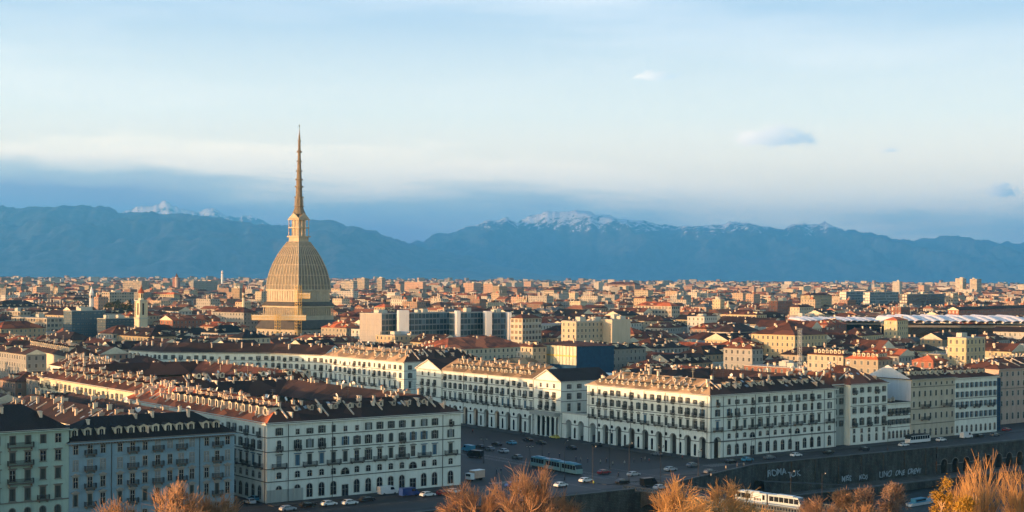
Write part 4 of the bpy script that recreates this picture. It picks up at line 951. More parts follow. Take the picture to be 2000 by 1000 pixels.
# ------------------------------------------------------------------ embankment, bridge
def embankment():
    def at_uv(name, label, u0, v0, u1, v1):
        a, c = uv2(u0, v0), uv2(u1, v1); d = c - a; return thing(name, label, 'wall', (a.x, a.y, 0), math.atan2(d.y, d.x)), d.length
    root, L = at_uv('river_wall', 'tall dark stone embankment wall with white graffiti below the river road', -3, -24.0, 87, -26.6)
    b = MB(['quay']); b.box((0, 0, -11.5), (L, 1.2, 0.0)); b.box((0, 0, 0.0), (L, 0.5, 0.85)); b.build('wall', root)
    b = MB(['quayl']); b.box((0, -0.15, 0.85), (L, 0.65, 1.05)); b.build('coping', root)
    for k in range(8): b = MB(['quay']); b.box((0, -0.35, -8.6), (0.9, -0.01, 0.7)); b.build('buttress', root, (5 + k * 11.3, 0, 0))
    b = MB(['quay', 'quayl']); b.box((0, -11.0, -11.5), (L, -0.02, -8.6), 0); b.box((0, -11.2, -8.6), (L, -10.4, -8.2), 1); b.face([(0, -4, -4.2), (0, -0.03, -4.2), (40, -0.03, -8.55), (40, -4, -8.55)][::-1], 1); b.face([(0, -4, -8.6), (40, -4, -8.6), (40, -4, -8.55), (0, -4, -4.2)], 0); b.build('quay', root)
    fc = [('ROMA', 5, -3.4, 2.2, -0.03), ('TOK', 14.5, -4.6, 2.0, -0.1), ('MISS', 40, -7.6, 1.9, 0), ('KOS', 49, -7.6, 1.6, 0), ('LINO', 59, -7.6, 2.1, 0), ('ONE', 67.5, -7.6, 1.8, 0), ('CREW', 74.0, -7.6, 1.9, 0)]
    for word, x, z, s, tilt in fc:
        cu = bpy.data.curves.new('graffiti', 'FONT'); cu.body = word; cu.size = s * 1.35; cu.extrude = 0.01; cu.offset = 0.06; cu.space_character = 1.05
        tmp = bpy.data.objects.new('tmp', cu); COL.objects.link(tmp); dg = bpy.context.evaluated_depsgraph_get(); me = bpy.data.meshes.new_from_object(tmp.evaluated_get(dg)); bpy.data.objects.remove(tmp)
        me.materials.clear(); me.materials.append(M['graf']); 
        for vv in me.vertices: vv.co.x += 0.16 * math.sin(vv.co.y * 3.1 + x) + 0.12 * math.sin(vv.co.x * 2.3); vv.co.y += 0.2 * math.sin(vv.co.x * 1.7 + x)
        o = add('graffiti', me, root, (x, -0.38, z)); o.rotation_euler = (R(90), tilt, 0)
    root, L = at_uv('river_arcade', 'arched grey quay wall with pale coping right of the graffiti wall', 87.3, -26.7, 240, -31.5)
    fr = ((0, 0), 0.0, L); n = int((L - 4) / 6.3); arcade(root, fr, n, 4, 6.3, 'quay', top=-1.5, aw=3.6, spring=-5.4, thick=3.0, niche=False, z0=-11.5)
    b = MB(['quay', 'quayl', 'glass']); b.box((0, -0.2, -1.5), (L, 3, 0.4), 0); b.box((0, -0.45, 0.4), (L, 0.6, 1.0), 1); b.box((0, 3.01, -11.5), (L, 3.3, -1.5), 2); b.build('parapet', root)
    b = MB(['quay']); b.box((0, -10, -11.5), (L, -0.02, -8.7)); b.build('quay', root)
    root, L = at_uv('river_wall', 'low dark riverside wall running left from the bridge under the bare trees', -330, -44, -73, -44)
    b = MB(['quay']); b.box((0, 0, -11.5), (L, 1.2, 0.0)); b.box((L + 0.01, 0.1, -11.5), (L + 18, 1.3, -0.06)); b.box((0, 0, 0), (L, 0.5, 0.95)); b.build('wall', root); b = MB(['quayl']); b.box((0, -0.15, 0.95), (L, 0.6, 1.15)); b.build('coping', root)
    root, L = at_uv('river_wall', 'short dark riverside wall between the bridge and the graffiti wall', -56, -41, -3, -24)
    b = MB(['quay']); b.box((0, 0, -11.5), (L, 1.2, 0.0)); b.box((0, 0, 0), (L, 0.5, 0.9)); b.build('wall', root); b = MB(['quayl']); b.box((0, -0.15, 0.9), (L, 0.6, 1.1)); b.build('coping', root)
embankment()
BD = Vector((0.70, -0.714)); BN = Vector((0.714, 0.70)); BA = Vector((38.4, 424.3))
def bridge():
    root = thing('bridge', 'stone bridge with pale balustrades leaving the square over the dark river', 'bridge', (BA.x, BA.y, 0), math.atan2(BD.y, BD.x))
    L = 128; w = 13
    b = MB(['asphalt', 'quay']); b.box((-2, -w / 2, -1.5), (L, w / 2, 0.02), 0)
    b.build('deck', root)
    for s_ in (-1, 1):
        y = s_ * (w / 2); b = MB(['quayl'])
        b.box((-2, y - 0.2, 0.95), (L, y + 0.2, 1.2)); b.box((-2, y - 0.18, 0.02), (L, y + 0.18, 0.25))
        for k in range(int((L + 2) / 0.9)): b.box((-2 + k * 0.9, y - 0.1, 0.25), (-1.68 + k * 0.9, y + 0.1, 0.95))
        b.build('balustrade', root)
        b = MB(['quay', 'dtrim']); n = 5; pitch = L / n
        for k in range(n):
            c = (k + 0.5) * pitch; aw = pitch - 4; N = 14; yy = y + s_ * 0.02
            for i in range(N):
                t0, t1 = math.pi * i / N, math.pi * (i + 1) / N
                x0, x1 = c - aw / 2 * math.cos(t0), c - aw / 2 * math.cos(t1); z0, z1 = -9 + 6.6 * math.sin(t0), -9 + 6.6 * math.sin(t1)
                b.face([(x0, yy, z0), (x1, yy, z1), (x1, yy, 0), (x0, yy, 0)][::s_ * -1])
            b.face([(c - pitch / 2, yy, -13), (c - aw / 2, yy, -13), (c - aw / 2, yy, 0), (c - pitch / 2, yy, 0)][::-s_]); b.face([(c + aw / 2, yy, -13), (c + pitch / 2, yy, -13), (c + pitch / 2, yy, 0), (c + aw / 2, yy, 0)][::-s_])
        b.build('arch_face', root)
bridge()

# ------------------------------------------------------------------ the domed tower
def tower():
    X, Y = at(583, 1150), 1150.0; Z = 13.0; k = Y / F
    root = thing('domed_tower', 'tall square domed tower with long needle spire, highest building in the city', 'tower', (X, Y, Z), R(53))
    def zz(py): return CZ + (HOR(583) - py) * k - Z
    S2 = math.sqrt(2)
    def hs(px): return px * k / S2 + 0.0
    def sq(b, prof, m=0):
        b.lathe([(h * S2, z) for h, z in prof], 4, m, R(45))
    def block(b, h, z0, z1, m=0): b.box((-h, -h, z0), (h, h, z1), m)
    # lower temple block and its roof
    b = MB(['mole', 'moleroof', 'glass']); h0 = hs(82); block(b, h0 - 0.6, -6, zz(641)); b.build('base', root)
    b = MB(['moleroof', 'mole']); sq(b, [(h0, zz(641) - 0.3), (h0 + 0.5, zz(641) + 0.5), (hs(69), zz(624))]); b.build('lower_roof', root)
    # arched windows on the base
    for fr in [side_frame(s, 2 * h0 - 1.2, 2 * h0 - 1.2) for s in ('front', 'left')]:
        for i in range(9):
            p = on_side(fr, (i + 0.5) * fr[2] / 9); add('window', win_mesh(1.8, 3.6, arch=2, trim='mole'), root, (p[0] - h0 + 0.6, p[1] - h0 + 0.6, zz(655)), fr[1])
    # arcaded storey with columns
    h1 = hs(68); b = MB(['mole', 'glass']); block(b, h1 - 1.2, zz(624) - 1, zz(597)); block(b, h1 + 0.2, zz(624), zz(616)); block(b, h1 + 0.5, zz(600), zz(597)); ga = b.build('gallery', root)
    cm = MB(['mole']); cm.lathe([(0.42, zz(616)), (0.34, zz(600))], 8); cmm = cm.mesh('column')
    for (dx, dy, ox, oy) in ((1, 0, -h1 + 0.4, -h1 + 0.3), (0, 1, -h1 + 0.3, -h1 + 0.4)):
        n = 17
        for i in range(n): add('column', cmm, ga, (ox + dx * (2 * h1 - 0.8) * i / (n - 1), oy + dy * (2 * h1 - 0.8) * i / (n - 1), 0))
    b = MB(['moleroof']); h2 = hs(71); sq(b, [(h2, zz(597)), (h2 + 0.3, zz(596)), (hs(63), zz(589))]); b.build('upper_roof', root)
    # drum
    h3 = hs(62); b = MB(['mole', 'moled']); block(b, h3 - 0.3, zz(590), zz(566)); block(b, h3 + 0.4, zz(568), zz(565))
    for (dx, dy) in ((1, 0), (0, 1)):
        for i in range(13):
            t_ = -h3 + 2 * h3 * (i + 0.5) / 13
            a = (t_ - 0.35, -h3 - 0.05) if dx else (-h3 - 0.05, t_ - 0.35); c = (t_ + 0.35, -h3 + 0.2) if dx else (-h3 + 0.2, t_ + 0.35)
            b.box((*a, zz(588)), (*c, zz(568)), 0)
    b.build('drum', root)
    # dome: four curved faces with raised ribs
    prof = [(62, 565), (61.2, 557), (59.8, 548), (57.6, 538), (54.6, 528), (50.6, 518), (46.0, 508.5), (40.8, 499), (35, 490), (29.2, 482), (24.5, 476), (21.5, 472)]
    P = [(hs(a), zz(y)) for a, y in prof]
    b = MB(['moled', 'mole']); sq(b, P, 0); dome = b.build('dome', root)
    for q in range(4):
        b = MB(['mole']); n = 10
        ca, sa = math.cos(q * math.pi / 2), math.sin(q * math.pi / 2)
        def rt(x, y, z): return (x * ca - y * sa, x * sa + y * ca, z)
        for i in range(n + 1):
            u = -1 + 2 * i / n
            for (ha, za), (hb, zb) in zip(P, P[1:]):
                wa, wb_ = 0.30, 0.24
                xa, xb = u * ha, u * hb
                b.face([rt(xa - wa, -ha - 0.35, za), rt(xa + wa, -ha - 0.35, za), rt(xb + wb_, -hb - 0.35, zb), rt(xb - wb_, -hb - 0.35, zb)])
                b.face([rt(xa - wa, -ha, za), rt(xa - wa, -ha - 0.35, za), rt(xb - wb_, -hb - 0.35, zb), rt(xb - wb_, -hb, zb)])
                b.face([rt(xa + wa, -ha - 0.35, za), rt(xa + wa, -ha, za), rt(xb + wb_, -hb, zb), rt(xb + wb_, -hb - 0.35, zb)])
        for (ha, za) in P[1:-1:2]:
            b.face([rt(-ha, -ha - 0.1, za), rt(ha, -ha - 0.1, za), rt(ha, -ha + 0.05, za + 0.4), rt(-ha, -ha + 0.05, za + 0.4)])
        b.build('dome_rib', dome)
    # neck, two-storey lantern
    b = MB(['mole', 'glass']); block(b, hs(19), zz(473), zz(462)); block(b, hs(23), zz(463.5), zz(461))
    b.build('neck', root)
    lan = MB(['mole', 'glass']); block(lan, hs(12), zz(462), zz(427)); block(lan, hs(20.5), zz(446), zz(444)); block(lan, hs(21.5), zz(430), zz(427.5)); la = lan.build('lantern', root)
    cm = MB(['mole']); cm.lathe([(0.34, zz(461)), (0.3, zz(429))], 8); cmm = cm.mesh('column'); hc = hs(19)
    for i in range(4):
        for j in range(4):
            if i in (0, 3) or j in (0, 3): add('column', cmm, la, (-hc + 2 * hc * i / 3, -hc + 2 * hc * j / 3, 0))
    b = MB(['mole', 'moled']); hp = hs(20.5)
    for q in range(4):
        ca, sa = math.cos(q * math.pi / 2), math.sin(q * math.pi / 2)
        def rt(x, y, z): return (x * ca - y * sa, x * sa + y * ca, z)
        b.face([rt(-hp, -hp, zz(427)), rt(hp, -hp, zz(427)), rt(0, -hp, zz(416))], 0)
        b.face([rt(-hp, -hp, zz(427)), rt(0, -hp, zz(416)), rt(0, 0, zz(416))], 1); b.face([rt(0, -hp, zz(416)), rt(hp, -hp, zz(427)), rt(0, 0, zz(416))], 1)
    b.build('pediment', root)
    # needle
    b = MB(['mole', 'moled'])
    sp = [(14, 419), (10.5, 411), (8.3, 404), (10.3, 404), (10.3, 402.5), (7.6, 402.5), (7.6, 386), (9.4, 386), (9.4, 384), (6.6, 384), (6.2, 366), (8.6, 366), (8.6, 363.5), (5.8, 363.5), (5.4, 352), (7.6, 352), (7.6, 349.5), (5.1, 349.5), (4.5, 335), (6.6, 335), (6.6, 333), (4.2, 333), (3.6, 316), (5.4, 316), (5.4, 314), (3.3, 314), (2.9, 298), (5.2, 298), (5.2, 295), (2.8, 294), (2.4, 276), (3.6, 276), (3.6, 274), (2.0, 274), (1.8, 266), (2.1, 265), (1.2, 264), (0.4, 252)]
    b.mats[1] = M['spire']; b.lathe([((a if i_ % 4 in (0, 1) or y > 410 else a * 1.0) * k, zz(y)) for i_, (a, y) in enumerate(sp)], 12, 1); spire = b.build('spire', root)
    for i in range(8):
        a = i * math.pi / 4 + 0.2; c = MB(['mole']); c.tube((9.3 * k * math.cos(a), 9.3 * k * math.sin(a), zz(403)), (8.6 * k * math.cos(a), 8.6 * k * math.sin(a), zz(386)), 0.14, 0.14, 6); c.build('column', spire)
    b = MB(['iron']); b.tube((0, 0, zz(252)), (0, 0, zz(243)), 0.16, 0.1, 6)
    for i in range(6):
        a = i * math.pi / 3; b.tube((0, 0, zz(246)), (0.9 * math.cos(a), -0.5 * math.cos(a), zz(246) + 1.0 * math.sin(a)), 0.18, 0.04, 4)
    b.build('star', root)
tower()
def lattice(name, label, cat, X, Y, zb, h, w, m, step=3.0, rz=0.6, deck=True, group=None):
    root = thing(name, label, cat, (X, Y, zb), rz, group); b = MB([m])
    for sx in (-1, 1):
        for sy in (-1, 1): b.tube((sx * w, sy * w, 0), (sx * w, sy * w, h), 0.14 * min(1, w / 1.5), 0.12 * min(1, w / 1.5), 4)
    b.build('frame', root); z = step; b = MB([m]); f = 1
    while z < h:
        for (a, c) in (((-1, -1), (1, -1)), ((1, -1), (1, 1)), ((1, 1), (-1, 1)), ((-1, 1), (-1, -1))):
            b.tube((a[0] * w, a[1] * w, z), (c[0] * w, c[1] * w, z), 0.1 * min(1, w / 1.5), 0.1 * min(1, w / 1.5), 4); b.tube((a[0] * w, a[1] * w, z - step), (c[0] * w, c[1] * w, z), 0.07 * min(1, w / 1.5), 0.07 * min(1, w / 1.5), 3)
        if deck: b.box((-w, -w, z - 0.15), (w, w, z), 0)
        z += step
    b.build('brace', root); return root
S = at(583, 1125)
lattice('scaffold_tower', 'tall yellow scaffold tower up the front corner of the domed tower', 'scaffold', at(583, 1118), 1118, 8, zat(583, 556, 1118) - 8, 1.9, 'scaf', 2.2)
lattice('scaffold_tower', 'shorter yellow scaffold tower left of the domed tower corner', 'scaffold', at(543, 1110), 1110, 8, zat(543, 612, 1110) - 8, 1.7, 'scaf', 2.2)
for lab, x0, x1, y0, y1, Y in (('yellow scaffold bridge spanning the lower front of the domed tower', 492, 598, 614, 625, 1113), ('small lit scaffold box on the shaded side below the dome', 584, 606, 571, 583, 1119)):
    root = thing('scaffold_platform', lab, 'scaffold', (at(x0, Y), Y, zat(x0, y1, Y))); wd = at(x1, Y) - at(x0, Y); hh = zat(x0, y0, Y) - zat(x0, y1, Y)
    b = MB(['scaf', 'dormer']); b.box((0, -1, 0), (wd, 1, 0.3)); b.box((0, -1, hh * 0.55), (wd, 1, hh * 0.62), 0); b.box((0.2, 0.6, 0.3), (wd - 0.2, 0.9, hh * 0.9), 1); b.build('deck', root); b = MB(['scaf'])
    n = int(wd / 2)
    for i in range(n + 1):
        for y in (-1, 1): b.tube((wd * i / n, y, 0), (wd * i / n, y, hh), 0.1, 0.1, 4)
    b.build('rail', root)
# church bell tower
def bell_tower():
    Y = 1000.0; k = Y / F; X = at(276, Y); Z = gz(X, Y)
    root = thing('bell_tower', 'pale yellow church bell tower with red cap, left part of the city', 'tower', (X, Y, Z), R(48))
    def zz(py): return zat(276, py, Y) - Z
    w = 9 * k; 
    b = MB(['cream', 'trim']); b.box((-w, -w, -2), (w, w, zz(622))); b.box((-w * 1.12, -w * 1.12, zz(623)), (w * 1.12, w * 1.12, zz(620)), 1); b.build('shaft', root)
    b = MB(['cream', 'trim', 'glass']); w2 = w * 0.8; b.box((-w2, -w2, zz(620)), (w2, w2, zz(588)))
    for s_ in (-1, 1): 
        b.box((-w2 * 0.3, s_ * w2 - 0.06, zz(615)), (w2 * 0.3, s_ * w2 + 0.06, zz(592)), 2); b.box((s_ * w2 - 0.06, -w2 * 0.3, zz(615)), (s_ * w2 + 0.06, w2 * 0.3, zz(592)), 2)
        for t_ in (-1, 1): b.tube((s_ * w2 * 1.12, t_ * w2 * 1.12, zz(620)), (s_ * w2 * 1.12, t_ * w2 * 1.12, zz(589)), 0.45, 0.4, 8, 0)
    b.box((-w2 * 1.3, -w2 * 1.3, zz(588.5)), (w2 * 1.3, w2 * 1.3, zz(586)), 1); b.build('belfry', root)
    b = MB(['cream', 'glass']); w3 = w * 0.6; b.lathe([(w3, zz(586)), (w3, zz(573))], 8, 0)
    for i in range(8): a = i * math.pi / 4 + 0.39; b.box((-0.4, -0.05, 0), (0.4, 0.05, 2.6), 1, xf=lambda p, a=a: (w3 * 0.94 * math.cos(a) - p[0] * math.sin(a), w3 * 0.94 * math.sin(a) + p[0] * math.cos(a), p[2] + zz(582)))
    b.build('lantern', root)
    b = MB(['red']); b.lathe([(w3 * 1.2, zz(573)), (w3 * 1.0, zz(569)), (w3 * 0.5, zz(565)), (0.3, zz(561)), (0.1, zz(556))], 8); b.build('cap', root)
bell_tower()

# ------------------------------------------------------------------ the rest of the city
OCC = []            # footprints already taken: (x, y, radius)
def occupied(x, y, r):
    for (a, c, q) in OCC:
        if (a - x) ** 2 + (c - y) ** 2 < (q + r) ** 2: return True
    return False
CH = [(0.6, 0.9, 1.0, 0), (0.7, 1.4, 1.0, 1), (0.5, 2.6, 0.7, 2), (0.7, 0.7, 1.6, 2), (1.1, 0.7, 1.1, 1), (0.5, 0.6, 0.7, 0)]
def house(name, label, cat, x, y, z, W_, D_, H, wall, roofm, kind='hip', th=TH, n_chim=4, n_dorm=0, group=None, seed=0, rise=None, bay=3.4, floor=3.5, blank=()):
    r = random.Random(seed * 7 + 1); root = thing(name, label, cat, (x, y, z), th, group)
    b = MB([wall if isinstance(wall, str) is False else (FM.get(wall) or M[wall]), 'trim'])
    for side in ('front', 'right', 'back', 'left'):
        fr = side_frame(side, W_, D_); b.wall(on_side(fr, 0), on_side(fr, fr[2]), -4 if z > 0 else -1, H, 0, bay, floor)
    wl = b.build('wall', root)
    if kind == 'flat':
        b = MB(['flat', 'trim']); b.box((-0.15, -0.15, H), (W_ + 0.15, D_ + 0.15, H + 0.25), 1); b.box((0.3, 0.3, H + 0.25), (W_ - 0.3, D_ - 0.3, H + 0.32), 0)
        for k in range(r.randint(1, 3)):
            a, c = r.uniform(0.1, 0.6) * W_, r.uniform(0.1, 0.6) * D_; b.box((a, c, H + 0.32), (a + min(5, W_ * .3), c + min(4, D_ * .3), H + r.uniform(1.8, 3.2)), 1)
        rf = b.build('roof', root); rr = 0
    else:
        rr = rise or min(W_, D_) / 2 * r.uniform(0.42, 0.6)
        b = MB([roofm, 'dormer']); hip_roof(b, W_, D_, H, rr, 0.5, 0, kind == 'gable'); rf = b.build('roof', root)
    for k in range(n_chim):
        if kind == 'flat': s, t_ = r.uniform(1, W_ - 1), r.uniform(1, D_ - 1); zc = H + 0.3
        else:
            s, t_ = r.uniform(0.15, 0.85) * W_, r.uniform(0.15, 0.85) * D_
            if kind == 'hip': m_ = min(s, W_ - s, t_, D_ - t_)
            else: m_ = min(t_, D_ - t_) if W_ >= D_ else min(s, W_ - s)
            zc = H + rr * m_ / (min(W_, D_) / 2)
        add('chimney', chimney_mesh(*r.choice(CH)), rf, (s, t_, zc), r.choice([0, math.pi / 2]))
    if n_dorm and kind != 'flat':
        sl = rr / (min(W_, D_) / 2); dm = dormer_mesh(1.3, 1.6, round(sl, 2), roof=roofm)
        for side in ('front', 'left'):
            fr = side_frame(side, W_, D_); off = 1.6
            if kind == 'gable' and ((W_ >= D_) != (side == 'front')): continue
            n = int(n_dorm * fr[2] / (W_ + D_)) + 1
            for k in range(n):
                s = fr[2] * (k + 0.5) / n
                if min(s, fr[2] - s) < off + 1: continue
                p = on_side(fr, s, -off); add('dormer', dm, rf, (p[0], p[1], H + off * sl), fr[1])
    return root
def px_house(name, label, cat, xl, xc, xr, ytop, Y, th, wall, roofm, kind='hip', n_chim=3, n_dorm=0, rise=None, seed=None, bay=3.4, floor=3.5, maxd=None, group=None, minw=9):
    """near corner seen at column xc, left face reaching xl and right face reaching xr"""
    a = R(th); ux, uy = math.cos(a), math.sin(a); X = at(xc, Y)
    kl, kr = (xl - 1000) / F, (xr - 1000) / F
    D_ = (X - kl * Y) / (kl * math.cos(a) + math.sin(a)) if abs(kl * math.cos(a) + math.sin(a)) > 1e-6 else minw
    W_ = (kr * Y - X) / (ux - kr * uy)
    W_, D_ = max(minw, W_), max(minw, D_)
    if maxd: W_ = min(W_, maxd); D_ = min(D_, maxd)
    z = gz(X, Y); H = zat(xc, ytop, Y) - z
    cx, cy = X + W_ / 2 * ux - D_ / 2 * uy, Y + W_ / 2 * uy + D_ / 2 * ux
    n = max(1, int(max(W_, D_) / max(8, min(W_, D_)) + 0.5))
    for k in range(n):
        t_ = (k + 0.5) / n
        if W_ >= D_: p = (X + W_ * t_ * ux - D_ / 2 * uy, Y + W_ * t_ * uy + D_ / 2 * ux)
        else: p = (X + W_ / 2 * ux - D_ * t_ * uy, Y + W_ / 2 * uy + D_ * t_ * ux)
        OCC.append((p[0], p[1], min(W_, D_) * 0.55 + max(W_, D_) / n * 0.2))
    return house(name, label, cat, X, Y, z, W_, D_, H, wall, roofm, kind, a, n_chim, n_dorm, group, int(xc * 3 + ytop), rise, bay, floor)
